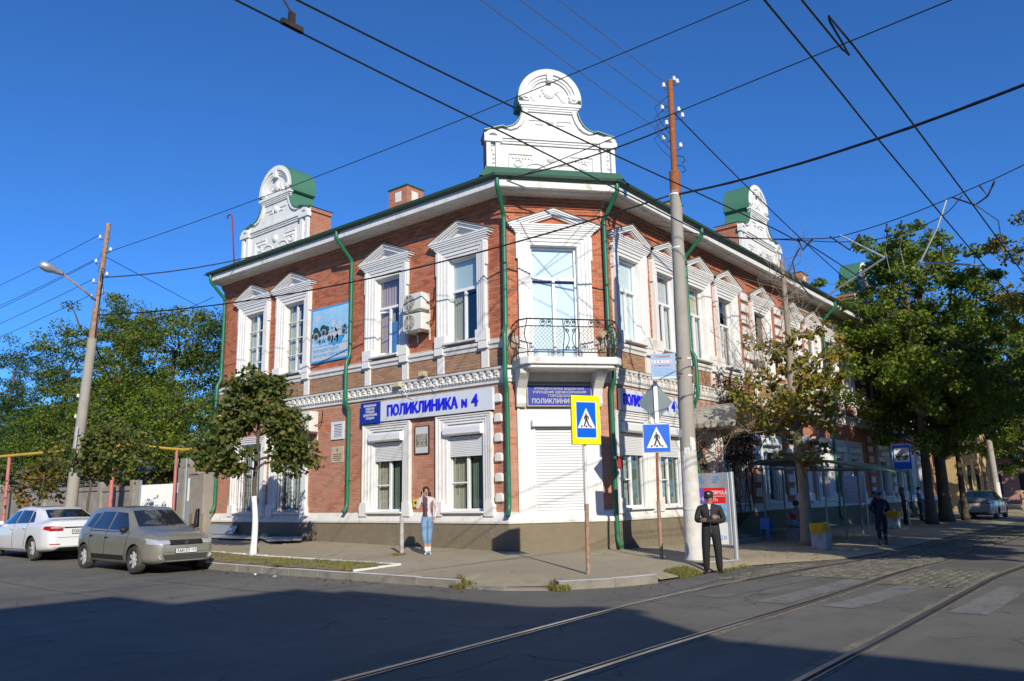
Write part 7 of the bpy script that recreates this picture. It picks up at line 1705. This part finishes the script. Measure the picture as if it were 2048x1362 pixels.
for y, z in ((-7.43, 7.33), (-7.73, 7.34)):
    mb = MB(); mb.cyl((2, y, z), (2, y + .02, z - .09), .02, n=6); mb.lathe((2, y + .02, z - .15), [(.02, -.03), (.05, -.02), (.05, .02), (.02, .04)], 10); mb.cyl((2, y + .02, z - .2), (2, y + .02, z - .3), .02, n=6); pb(mb, 'insulator', 'iron', SG); mb = MB(); mb.tube([(2, y + .02, z - .3), (2, y + .1, z - .6), (2, y + .05, z - 1.1)], .006, 4); pb(mb, 'loop_wire', 'line_grey', SG)
mb = MB(); mb.box(-12.28, -12.05, -5.635, -5.585, 6.0, 6.05); mb.box(-12.2, -12.14, -5.63, -5.59, 6.05, 6.16); mb.cyl((-12.17, -5.61, 6.15), (-12.3, -5.4, 6.6), .012, n=6); mb.v = [(a + 12.2, b + 5.6, c - 6) for a, b, c in mb.v]; tag(mb.build('wire_clamp', 'iron', loc=(-12.2, -5.6, 6)), 'dark wire clamp hanging at the top edge of the sky', 'wire clamp')
# ---------------------------------------------------------------- street furniture on the right
X_ = .95; FS = Fr((X_, 0, 0), (0, 1, 0), (-1, 0, 0), -1)
ST = tag(empty('advert_stand', (X_, -3.3, gz(X_, -3.3))), 'silver advertising stand with a red and blue poster behind the man in black', 'advert stand')
zb = gz(X_, -3.3)
for y in (-3.86, -2.70):
    mb = MB(); mb.cyl((X_, y, gz(X_, y) - .03), (X_, y, 2.06), .055, n=14); pb(mb, 'post', 'galvanised', ST, smooth=40.)
mb = MB(); mb.box(-3.81, -2.75, -.05, .05, .45, 2.05, 0, FS); pb(mb, 'case', 'galvanised', ST, bevel=.01)
M('poster_blue', (.10, .35, .72), .3, 3, .3, col2=(.62, .72, .82), amt=.45, scale2=3., sharp=.08); M('poster_red', (.70, .02, .015), .05, 3, .3); M('poster_violet', (.18, .10, .52), .3, 2, .3); M('poster_text_blue', (.05, .28, .75), .05)
mb = MB(); mb.box(-3.72, -2.80, .05, .054, .98, 1.72, 0, FS); pb(mb, 'poster', 'poster_blue', ST); mb = MB(); mb.box(-3.72, -2.80, .05, .054, .48, .95, 0, FS); pb(mb, 'card', 'letter_white', ST)
mb = MB(); mb.prism([(-3.30, 1.36), (-2.80, 1.36), (-2.80, 1.72), (-3.20, 1.72)], .0542, .0555, FS); pb(mb, 'violet_field', 'poster_violet', ST)
mb = MB(); mb.prism([(-3.72, 1.37), (-3.26, 1.37), (-3.20, 1.72), (-3.72, 1.72)], .0542, .057, FS); pb(mb, 'red_field', 'poster_red', ST)
lines(ST, FS, ['FORMULA'], -3.36, 1.57, .0575, 'letter_white', .12, .40, 'LEFT', bold=.002); lines(ST, FS, ['СЕТЬ'], -3.27, 1.42, .0575, 'letter_white', .10, .26, 'LEFT'); lines(ST, FS, ['РН'], -2.98, 1.42, .0578, 'letter_white', .14, .20, 'LEFT')
mb = MB(); mb.box(-3.71, -3.24, .0572, .058, 1.525, 1.535, 0, FS); mb.prism([(-3.28, 1.58), (-3.33, 1.58), (-3.34, 1.65), (-3.28, 1.66)], .0575, .058, FS); pb(mb, 'logo', 'letter_white', ST)
lines(ST, FS, ['Вход', 'аптека'], -2.86, 1.93, .054, 'poster_text_blue', .11, [.32, .36], 'LEFT', step=.09); lines(ST, FS, ['скидки', 'каждый', 'день'], -3.42, 1.94, .054, 'poster_text_blue', .05, [.16, .16, .12], 'LEFT', step=.055); lines(ST, FS, ['ДОМ'], -3.52, .58, .054, 'poster_text_blue', .12, .16, 'LEFT')

# blue folding stool by the steps
BC = tag(empty('folding_board', (8.95, -1.35, gz(8.95, -1.35))), 'small bright blue folding board beside the entrance steps', 'folding board'); z = gz(8.95, -1.35); M('stool_blue', (.01, .13, .55), .08, 4, .4)
for dx, dy in ((-.14, -.2), (.14, -.2), (-.14, .2), (.14, .2)): mb = MB(); mb.cyl((8.95 + dy, -1.35 + dx, z), (8.95 + dy * .15, -1.35 + dx, z + .72), .016, n=6); pb(mb, 'leg', 'stool_blue', BC)
for sg in (-1, 1): mb = MB(); mb.add([(8.95 + sg * y * 1.02, -1.35 + x, z + h) for x, y, h in ((-.14, .10, .38), (.14, .10, .38), (.14, .03, .72), (-.14, .03, .72))] + [(8.95 + sg * (y * 1.02 + .012), -1.35 + x, z + h) for x, y, h in ((-.14, .10, .38), (.14, .10, .38), (.14, .03, .72), (-.14, .03, .72))], [(0, 1, 2, 3), (7, 6, 5, 4), (0, 4, 5, 1), (2, 6, 7, 3)]); pb(mb, 'panel', 'stool_blue', BC)

# litter bins
def bin_(x, y, label):
    z = gz(x, y); B_ = tag(empty('litter_bin', (x, y, z)), label, 'litter bin', 'litter bins at the tram stop')
    mb = MB()
    for k, (w_, h) in enumerate(((.19, 0), (.20, .03), (.215, .5), (.22, .52))): mb.v += [(x + a * w_, y + b * w_, z + h) for a, b in ((-1, -1), (1, -1), (1, 1), (-1, 1))]
    for k in range(3): mb.f += [(4 * k + i, 4 * k + (i + 1) % 4, 4 * k + 4 + (i + 1) % 4, 4 * k + 4 + i) for i in range(4)]
    mb.f += [(3, 2, 1, 0), (12, 13, 14, 15)]; mb.m = [0] * len(mb.f); pb(mb, 'tub', 'bin_paint' if 'bin_paint' in MAT or M('bin_paint', (.50, .50, .47), .15, 6, .9, .4, 30, col2=(.25, .22, .17), amt=.42, scale2=4.) else 0, B_, bevel=.012)
    mb = MB(); n = 20; r = random.Random(int(x))
    def sq(t, w_): c, s_ = math.cos(t), math.sin(t); q = max(abs(c), abs(s_)); return c / q * w_, s_ / q * w_
    for h, w_ in ((.44, .222), (.50, .228), (.60, .236), (.69, .242), (.70, .225), (.60, .19)):
        for i in range(n): a, b = sq(2 * math.pi * i / n, w_ * (1 + r.uniform(-.03, .03))); mb.v.append((x + a, y + b, z + h + (r.uniform(-.03, .02) if h == .44 else 0)))
    for k in range(5): mb.f += [(k * n + i, k * n + (i + 1) % n, (k + 1) * n + (i + 1) % n, (k + 1) * n + i) for i in range(n)]
    mb.f.append(tuple(5 * n + i for i in range(n))); mb.m = [0] * len(mb.f); pb(mb, 'bag', 'bag_yellow' if 'bag_yellow' in MAT or M('bag_yellow', (.62, .36, .01), .12, 9, .4, .5, 20) else 0, B_, smooth=50.)
bin_(6.32, -3.93, 'concrete litter bin with a yellow bag beside the maple trunk'); bin_(19.2, -2.6, 'litter bin with a yellow bag in the shade behind the waiting people')

# tram shelter
SH = tag(empty('tram_shelter', (12, -2, gz(12, -2))), 'steel tram shelter with a curved green roof in the shade', 'shelter')
x0, x1 = 10.0, 13.6; zg = gz(12, -2.2)
for x in (x0, (x0 + x1) / 2, x1):
    for y in (-2.95, -.95): mb = MB(); mb.cyl((x, y, gz(x, y) - .02), (x, y, 2.42), .032, n=8); pb(mb, 'post', 'shelter_paint' if 'shelter_paint' in MAT or M('shelter_paint', (.30, .32, .33), .1, 4, .5) else 0, SH, smooth=40.)
mb = MB(); A = [(-4.55, 2.18), (-4.0, 2.34), (-3.3, 2.50), (-2.5, 2.62), (-1.7, 2.66), (-1.0, 2.60), (-.65, 2.50)]
for (a, za), (b, zb_) in zip(A[:-1], A[1:]): mb.add([(x, y, zz + k) for x in (x0 - .5, x1 + .5) for y, zz in ((a, za), (b, zb_)) for k in (0, .02)], [(0, 2, 6, 4), (1, 5, 7, 3), (0, 4, 5, 1), (2, 3, 7, 6), (0, 1, 3, 2), (4, 6, 7, 5)])
pb(mb, 'roof_sheet', 'shelter_roof' if M('shelter_roof', (.10, .20, .15), .1, 3, .5) else 0, SH, smooth=40.)
for x in (x0 - .3, (x0 + x1) / 2, x1 + .3): mb = MB(); mb.tube([(x, a, z_ - .03) for a, z_ in A], .022, 6); mb.tube([(x, -4.2, 2.24), (x, -.8, 2.36)], .018, 6); pb(mb, 'rib', 'shelter_paint', SH)
for z_ in (2.36, 1.0, .35): mb = MB(); mb.cyl((x0, -.95, z_), (x1, -.95, z_), .018, n=6); pb(mb, 'rail', 'shelter_paint', SH)
for y in (-2.95,): mb = MB(); mb.cyl((x0, y, 2.36), (x1, y, 2.36), .018, n=6); pb(mb, 'rail', 'shelter_paint', SH)
for x in (x0, x1): mb = MB(); mb.cyl((x, -2.95, .40), (x, -.95, .40), .016, n=6); mb.cyl((x, -2.95, 2.36), (x, -.95, 2.36), .016, n=6); pb(mb, 'rail', 'shelter_paint', SH)
for k in range(3): mb = MB(); mb.box(x0 + .15, x1 - .15, -1.85 + k * .14, -1.74 + k * .14, zg + .44, zg + .47); pb(mb, 'bench_slat', 'timber_old', SH, bevel=.006)
for x in (x0 + .4, x1 - .4): mb = MB(); mb.box(x - .02, x + .02, -1.85, -1.45, zg - .02, zg + .44); pb(mb, 'bench_leg', 'shelter_paint', SH)

# tram stop sign
sx, sy = 22.86, -2.31; zs = gz(sx, sy); FX = Fr((sx - .05, sy, 0), (-.12, .99, 0), (-.99, -.12, 0), -1)
TSG = tag(empty('tram_stop_sign', (sx, sy, zs)), 'blue tram stop sign with a black tram on white under the trees', 'road sign')
mb = MB(); mb.cyl((sx, sy, zs - .02), (sx, sy, 3.55), .03, n=10); pb(mb, 'post', 'galvanised', TSG, smooth=40.)
mb = MB(); mb.box(-.40, .40, 0, .02, 2.45, 3.58, 0, FX); pb(mb, 'plate', 'sign_white', TSG, bevel=.008); mb = MB(); mb.box(-.37, .37, .0202, .022, 2.48, 3.55, 0, FX); pb(mb, 'blue_field', 'sign_blue', TSG); mb = MB(); mb.box(-.30, .30, .0222, .0235, 2.80, 3.42, 0, FX); pb(mb, 'white_field', 'sign_white', TSG)
mb = MB(); mb.box(-.25, .25, .0237, .025, 2.97, 3.10, 0, FX); mb.box(-.22, .22, .0237, .025, 2.92, 2.96, 0, FX); mb.box(-.25, .25, .0237, .025, 3.13, 3.155, 0, FX)
for a in (-.15, -.08, .08, .15): disc(mb, FX, a, 2.91, .0245, .035, 10)
for a in (-.24, -.12, 0, .12, .24): mb.box(a - .012, a + .012, .0237, .025, 3.09, 3.14, 0, FX)
for q in (((-.02, 3.15), (.10, 3.26), (.0, 3.36)), ((-.0, 3.36), (-.12, 3.26), (.0, 3.16))): mb.tube([FX.p(a, .026, b) for a, b in q], .010, 4)
pb(mb, 'tram_symbol', 'letter_dark', TSG)
NB = tag(empty('notice_board', (16.6, -1.9, gz(16.6, -1.9))), 'shaded notice board on two posts behind the waiting people', 'notice board'); FN = Fr((16.6, -1.9, 0), (0, 1, 0), (-1, 0, 0), -1)
for y in (-.42, .42): mb = MB(); mb.cyl(FN.p(y, 0, 0), FN.p(y, 0, 2.2), .025, n=8); pb(mb, 'post', 'galvanised', NB)
mb = MB(); mb.box(-.40, .40, 0, .03, 1.1, 2.15, 0, FN); pb(mb, 'board', 'plate_blue', NB)
mb = MB()
for k in range(9): mb.box(-.32, .32 - .1 * (k % 3), .03, .032, 1.98 - k * .09, 2.0 - k * .09, 0, FN)
pb(mb, 'printed_lines', 'sign_grey', NB)

# far end of the tram street
FP = tag(empty('concrete_pole', (40.5, -3.3, 0)), 'distant pale concrete pole rising behind the silver car', 'pole', 'concrete utility poles')
mb = MB(); mb.tube([(40.5, -3.3, -.2), (40.4, -3.2, 4.5), (40.2, -3.0, 9.5)], [.20, .17, .13], 14); pb(mb, 'shaft', 'pole_concrete', FP, smooth=40.); mb = MB(); mb.tube([(40.5, -3.3, -.15), (40.47, -3.27, 1.9)], [.21, .196], 14); pb(mb, 'painted_foot', 'pole_paint', FP, smooth=40.)
TG = tag(empty('tree_guard', (38.5, -5.1, gz(38.5, -5.1))), 'pale wooden guard frame round a sapling beyond the silver car', 'tree guard'); M('timber_new', (.50, .38, .22), .15, 6, .8); z = gz(38.5, -5.1)
for a, b in ((-.35, -.35), (.35, -.35), (.35, .35), (-.35, .35)): mb = MB(); mb.box(38.5 + a - .04, 38.5 + a + .04, -5.1 + b - .04, -5.1 + b + .04, z, z + 1.5); pb(mb, 'post', 'timber_new', TG)
for h in (.7, 1.4):
    for q in ((-.39, .39, -.41, -.37), (-.39, .39, .37, .41), (-.41, -.37, -.37, .37), (.37, .41, -.37, .37)): mb = MB(); mb.box(38.5 + q[0], 38.5 + q[1], -5.1 + q[2], -5.1 + q[3], z + h, z + h + .08); pb(mb, 'rail', 'timber_new', TG)
M('pink_wall', (.45, .24, .20), .15, 2, .9); M('ochre_wall', (.50, .36, .18), .15, 2, .9)
PH = tag(empty('far_house', (75, -6, 0)), 'pink low house with a blue porch roof at the end of the tram street', 'house')
mb = MB(); mb.box(70, 82, -9, 4, -.4, 4.2); pb(mb, 'wall', 'pink_wall', PH); mb = MB(); mb.prism([(-9.6, 4.1), (4.6, 4.1), (-2.5, 7)], 69.5, 82.5, Fr((0, 0, 0), (0, 1, 0), (1, 0, 0))); pb(mb, 'roof', 'slate_roof', PH)
for y in (-7, -4.5, -2, .5): mb = MB(); mb.box(69.96, 70.0, y, y + 1.1, 1.0, 2.8); pb(mb, 'window', 'auto_glass', PH)
mb = MB(); mb.prism([(-6.5, 3.1), (-3.2, 3.1), (-4.8, 3.9)], 67.8, 70, Fr((0, 0, 0), (0, 1, 0), (1, 0, 0))); pb(mb, 'porch_roof', 'porch_blue' if M('porch_blue', (.06, .12, .30), .1) else 0, PH)
OH = tag(empty('far_house', (48, 2, 0)), 'ochre house wall glimpsed between the dark tree trunks', 'house'); mb = MB(); mb.box(46, 60, -.6, 9, -.4, 6.5); pb(mb, 'wall', 'ochre_wall', OH); mb = MB(); mb.prism([(-1.2, 6.4), (9.6, 6.4), (4.2, 9)], 45.6, 60.4, Fr((0, 0, 0), (0, 1, 0), (1, 0, 0))); pb(mb, 'roof', 'slate_roof', OH)
for x in (47.5, 50.5, 53.5): mb = MB(); mb.box(x, x + 1.2, -.64, -.6, 1.2, 3.2); pb(mb, 'window', 'auto_glass', OH)

# ---------------------------------------------------------------- left background
FE = tag(empty('concrete_fence', (0, 30, 0)), 'old grey concrete panel fence with piers left of the building', 'fence')
y = 21.7
while y < 62:
    zb_ = zw_left(y); mb = MB(); mb.box(-.16, .14, y, y + .34, zb_ - .1, zb_ + 2.05 + random.uniform(-.08, .08)); pb(mb, 'pier', 'fence_concrete', FE, bevel=.02)
    mb = MB(); L_ = 2.6; mb.box(-.06, .06, y + .34, y + .34 + L_, zb_ - .1, zb_ + 1.62); pb(mb, 'panel', 'fence_concrete', FE)
    mb = MB(); mb.box(-.12, .10, y + .34, y + .34 + L_, zb_ + 1.62, zb_ + 1.80); pb(mb, 'coping', 'fence_concrete', FE, bevel=.015)
    y += .34 + L_
r = random.Random(3)
TP = tag(empty('timber_pile', (.4, 33, 2)), 'heap of weathered old boards lying on top of the concrete fence', 'timber pile')
for k in range(44):
    y = r.uniform(24, 41); x = r.uniform(-.25, .8); z = zw_left(y) + 1.85 + r.uniform(0, .55); l = r.uniform(.8, 2.2); a = r.gauss(0, .12); c = r.gauss(0, .22)
    d = Vector((math.sin(c), math.cos(c) * math.cos(a), math.sin(a))); n = d.cross(Vector((0, 0, 1))).normalized(); mb = MB(); mb.obox((x, y, z), d * l / 2, n * r.uniform(.05, .13), d.cross(n) * .016); pb(mb, 'board', 'timber_old', TP)
GT = tag(empty('yard_gate', (0, 20, 0)), 'white corrugated yard gate with a blue-grey lower edge between concrete posts', 'gate')
z0 = zw_left(20); mb = MB(); n = 60
for i in range(n + 1): yy = 18.7 + 2.6 * i / n; q = -.02 + .02 * math.sin(i * 1.57); mb.v += [(q, yy, z0 + .9), (q, yy, z0 + 1.85)]
mb.f = [(2 * i, 2 * i + 2, 2 * i + 3, 2 * i + 1) for i in range(n)]; mb.m = [0] * n; pb(mb, 'upper_sheet', 'pvc_white', GT); mb = MB(); mb.box(-.03, .0, 18.7, 21.3, z0 + .05, z0 + .9); pb(mb, 'lower_sheet', 'gate_blue', GT)
for yy in (18.6, 21.4): mb = MB(); mb.box(-.08, .02, yy - .06, yy + .06, z0 - .1, z0 + 1.95 + (.9 if yy < 19 else .1)); pb(mb, 'post', 'gate_blue', GT)
GP = tag(empty('gate_pier', (0, 17.9, 0)), 'tall narrow concrete pier between the gate and the wicket door', 'pier', 'concrete piers beside the gate'); mb = MB(); mb.box(-.2, .25, 17.62, 18.45, .3, 2.95); mb.box(-.2, .2, 17.62, 18.0, 2.95, 3.3); pb(mb, 'pier_block', 'fence_concrete', GP, bevel=.02); mb = MB(); mb.box(-.215, -.2, 18.05, 18.4, 2.0, 2.4); pb(mb, 'number_sign', 'letter_white', GP)
WD = tag(empty('wicket_door', (0, 17.3, 0)), 'narrow blue-grey wicket door with a white slatted top', 'door'); mb = MB(); mb.box(-.1, -.06, 17.0, 17.55, .4, 1.7); pb(mb, 'lower_sheet', 'gate_blue', WD)
for k in range(6): mb = MB(); mb.box(-.1, -.07, 17.02 + k * .09, 17.08 + k * .09, 1.7, 2.55); pb(mb, 'slat', 'pvc_white', WD)
mb = MB(); mb.cyl((-.15, 17.6, .3), (-.15, 17.6, 3.3), .05, n=10); mb.cyl((-.1, 17.02, 2.4), (-.1, 17.5, 2.75), .012, n=5); pb(mb, 'post', 'gate_blue', WD, smooth=40.)
CP = tag(empty('gate_pier', (0, 16.4, 0)), 'broad rough concrete pier against the end of the brick building', 'pier', 'concrete piers beside the gate'); mb = MB(); mb.box(-.35, .35, 15.95, 16.95, .3, 2.65); mb.box(-.4, .4, 16.3, 16.98, 2.65, 2.75); pb(mb, 'pier_block', 'fence_concrete', CP, bevel=.025); mb = MB(); mb.box(-.75, -.35, 15.9, 16.15, .3, 1.25); pb(mb, 'buttress', 'plinth_render', CP, bevel=.02)
GPp = tag(empty('gas_pipe', (-.5, 30, 3)), 'yellow overhead gas pipe on pink posts running along the fence', 'gas pipe')
mb = MB(); mb.tube([(-.5, 64, 4.45), (-.5, 40, 4.25), (-.5, 26.7, 4.08), (-.5, 21.7, 4.03)], .075, 10); mb.tube([(-.5, 21.7, 4.03), (-.5, 21.2, 4.0), (-.3, 19, 3.75), (-.3, 17.6, 3.62), (-.3, 16.15, 3.60), (-.3, 16.0, 3.57), (-.3, 15.95, 3.45), (-.3, 15.95, 2.9)], .055, 10); pb(mb, 'pipe', 'yellow_pipe', GPp, smooth=50.)
for yy in (34.4, 22.9, 17.75, 46): mb = MB(); mb.cyl((-.5, yy, .3), (-.5, yy, 4.12 if yy > 20 else 3.6), .085 if yy > 20 else .05, n=10); pb(mb, 'post', 'pink_post', GPp, smooth=40.)
RH = tag(empty('yard_house', (6, 38, 0)), 'low old house with a dark gable and slate roof behind the fence', 'house')
mb = MB(); mb.box(4, 12, 34, 47, 0, 3.6); pb(mb, 'wall', 'fence_concrete', RH); mb = MB(); mb.prism([(3.4, 3.5), (12.6, 3.5), (8, 6.2)], 33.5, 47.5, Fr((0, 0, 0), (1, 0, 0), (0, 1, 0))); pb(mb, 'roof', 'slate_roof', RH)
for yy in (36, 39, 42, 45): mb = MB(); mb.box(3.97, 4.0, yy, yy + 1.0, 1.6, 2.9); pb(mb, 'window', 'auto_glass', RH)
mb = MB(); mb.box(7.6, 8.3, 37, 37.7, 5.5, 7.0); pb(mb, 'chimney', 'brick_far', RH)
SHD = tag(empty('yard_shed', (3, 26, 0)), 'shed with a grey slate lean-to roof behind the leaning pole', 'shed'); mb = MB(); mb.box(2.2, 6, 22.5, 30, 0, 3.2); pb(mb, 'wall', 'brick_far', SHD); mb = MB(); mb.add([(1.7, 22, 3.0), (1.7, 30.5, 3.0), (6.4, 30.5, 4.7), (6.4, 22, 4.7), (1.7, 22, 3.06), (1.7, 30.5, 3.06), (6.4, 30.5, 4.76), (6.4, 22, 4.76)], [(0, 1, 2, 3), (7, 6, 5, 4), (0, 4, 5, 1), (1, 5, 6, 2), (2, 6, 7, 3), (3, 7, 4, 0)]); pb(mb, 'roof', 'slate_roof', SHD)
# loose tin sheets at the foot of the wall
def sheet(pts, label):
    P = [Vector(p) - Vector(pts[0]) for p in pts]; mb = MB(); n = 10
    for i in range(n + 1):
        for k in (0, .006):
            t = i / n; w_ = .008 * math.sin(i * 2.1); mb.v += [tuple(P[0].lerp(P[1], t) + Vector((0, 0, k + w_))), tuple(P[3].lerp(P[2], t) + Vector((0, 0, k - w_)))]
    for i in range(n): b = 4 * i; mb.f += [(b, b + 4, b + 5, b + 1), (b + 2, b + 3, b + 7, b + 6), (b, b + 2, b + 6, b + 4), (b + 1, b + 5, b + 7, b + 3)]
    mb.m = [0] * len(mb.f); tag(mb.build('tin_sheet', 'galvanised', loc=pts[0]), label, 'metal sheet', 'loose tin sheets by the wall')
sheet([(-.15, 10.2, .50), (-.9, 9.3, .42), (-1.45, 10.2, .41), (-.5, 12.2, .47)], 'nearest of the grey tin sheets lying at the foot of the wall behind the linden'); sheet([(-.14, 12.0, .50), (-1.1, 11.4, .43), (-1.2, 15.0, .45), (-.14, 15.4, .52)], 'long grey tin sheet lying flat near the left end of the wall'); sheet([(-.2, 13.9, .80), (-.35, 13.9, .52), (-.4, 15.5, .54), (-.2, 15.5, .86)], 'small tin sheet leaning upright near the left end of the wall')
mb = MB(); mb.tube([(-.3, 14.7, 10.15), (-.3, 15.05, 12.35), (-.3, 15.12, 12.47), (-.3, 15.25, 12.52), (-.3, 15.36, 12.48), (-.3, 15.38, 12.38)], .028, 8); M('pole_red', (.25, .04, .04), .1); tag(mb.build('roof_pole', 'pole_red', smooth=True), 'thin red hooked pipe standing on the roof edge left of the gable', 'pipe')

# ---------------------------------------------------------------- houses across the street, behind the camera
def house_behind(name, boxes, label, roof=None):
    o = tag(empty(name, (boxes[0][0], boxes[0][2], 0)), label, 'house')
    for k, (x0, x1, y0, y1, z0, z1) in enumerate(boxes): mb = MB(); mb.box(x0, x1, y0, y1, z0, z1); pb(mb, 'wall' if k == 0 else 'attic', 'brick_far' if k == 0 else 'white_plaster', o)
    x0, x1, y0, y1, z0, z1 = boxes[0]
    for z in ((1.2, 3.4), (5.6, 7.8)):
        if z[1] < z1:
            for yy in np.arange(y0 + 1.2, y1 - 1.5, 2.6): mb = MB(); mb.box(x1 + .002, x1 + .04, yy, yy + 1.1, *z); pb(mb, 'window', 'auto_glass', o)
            for xx in np.arange(x0 + 1.2, x1 - 1.5, 2.6): mb = MB(); mb.box(xx, xx + 1.1, y1 + .002, y1 + .04, *z); pb(mb, 'window', 'auto_glass', o)
    mb = MB(); mb.box(x0 - .12, x1 + .12, y0 - .12, y1 + .12, z1, z1 + .12); pb(mb, 'cornice', 'white_plaster', o)
house_behind('opposite_house', [(-36, -18.6, -22.7, -17.0, -.2, 9.88), (-34, -23.6, -22.2, -17.2, 10.0, 12.0), (-23.6, -20.0, -20.5, -17.5, 10.0, 11.0)], 'two-storey brick house on the opposite street corner')
house_behind('opposite_house', [(-36, -18.6, -42, -22.75, -.2, 8.65), (-34, -20.2, -40, -24, 8.77, 9.6)], 'lower brick house adjoining the one on the opposite corner')
house_behind('opposite_house', [(-9, 14, -27, -17.8, -.2, 4.0)], 'unseen low brick house kept across the tram street to block sky light')  # out of view, kept to screen off part of the sky light
house_behind('opposite_house', [(-50, -30, -14.5, 6, -.2, 6.2)], 'low house across the left street')
house_behind('opposite_house', [(-32, -16.5, 4, 42, -.2, 4.6)], 'unseen one-storey house added along the left street to block sky light')  # added out of view to reduce sky light on the foreground road
bpy.data.scenes.remove(TMP)
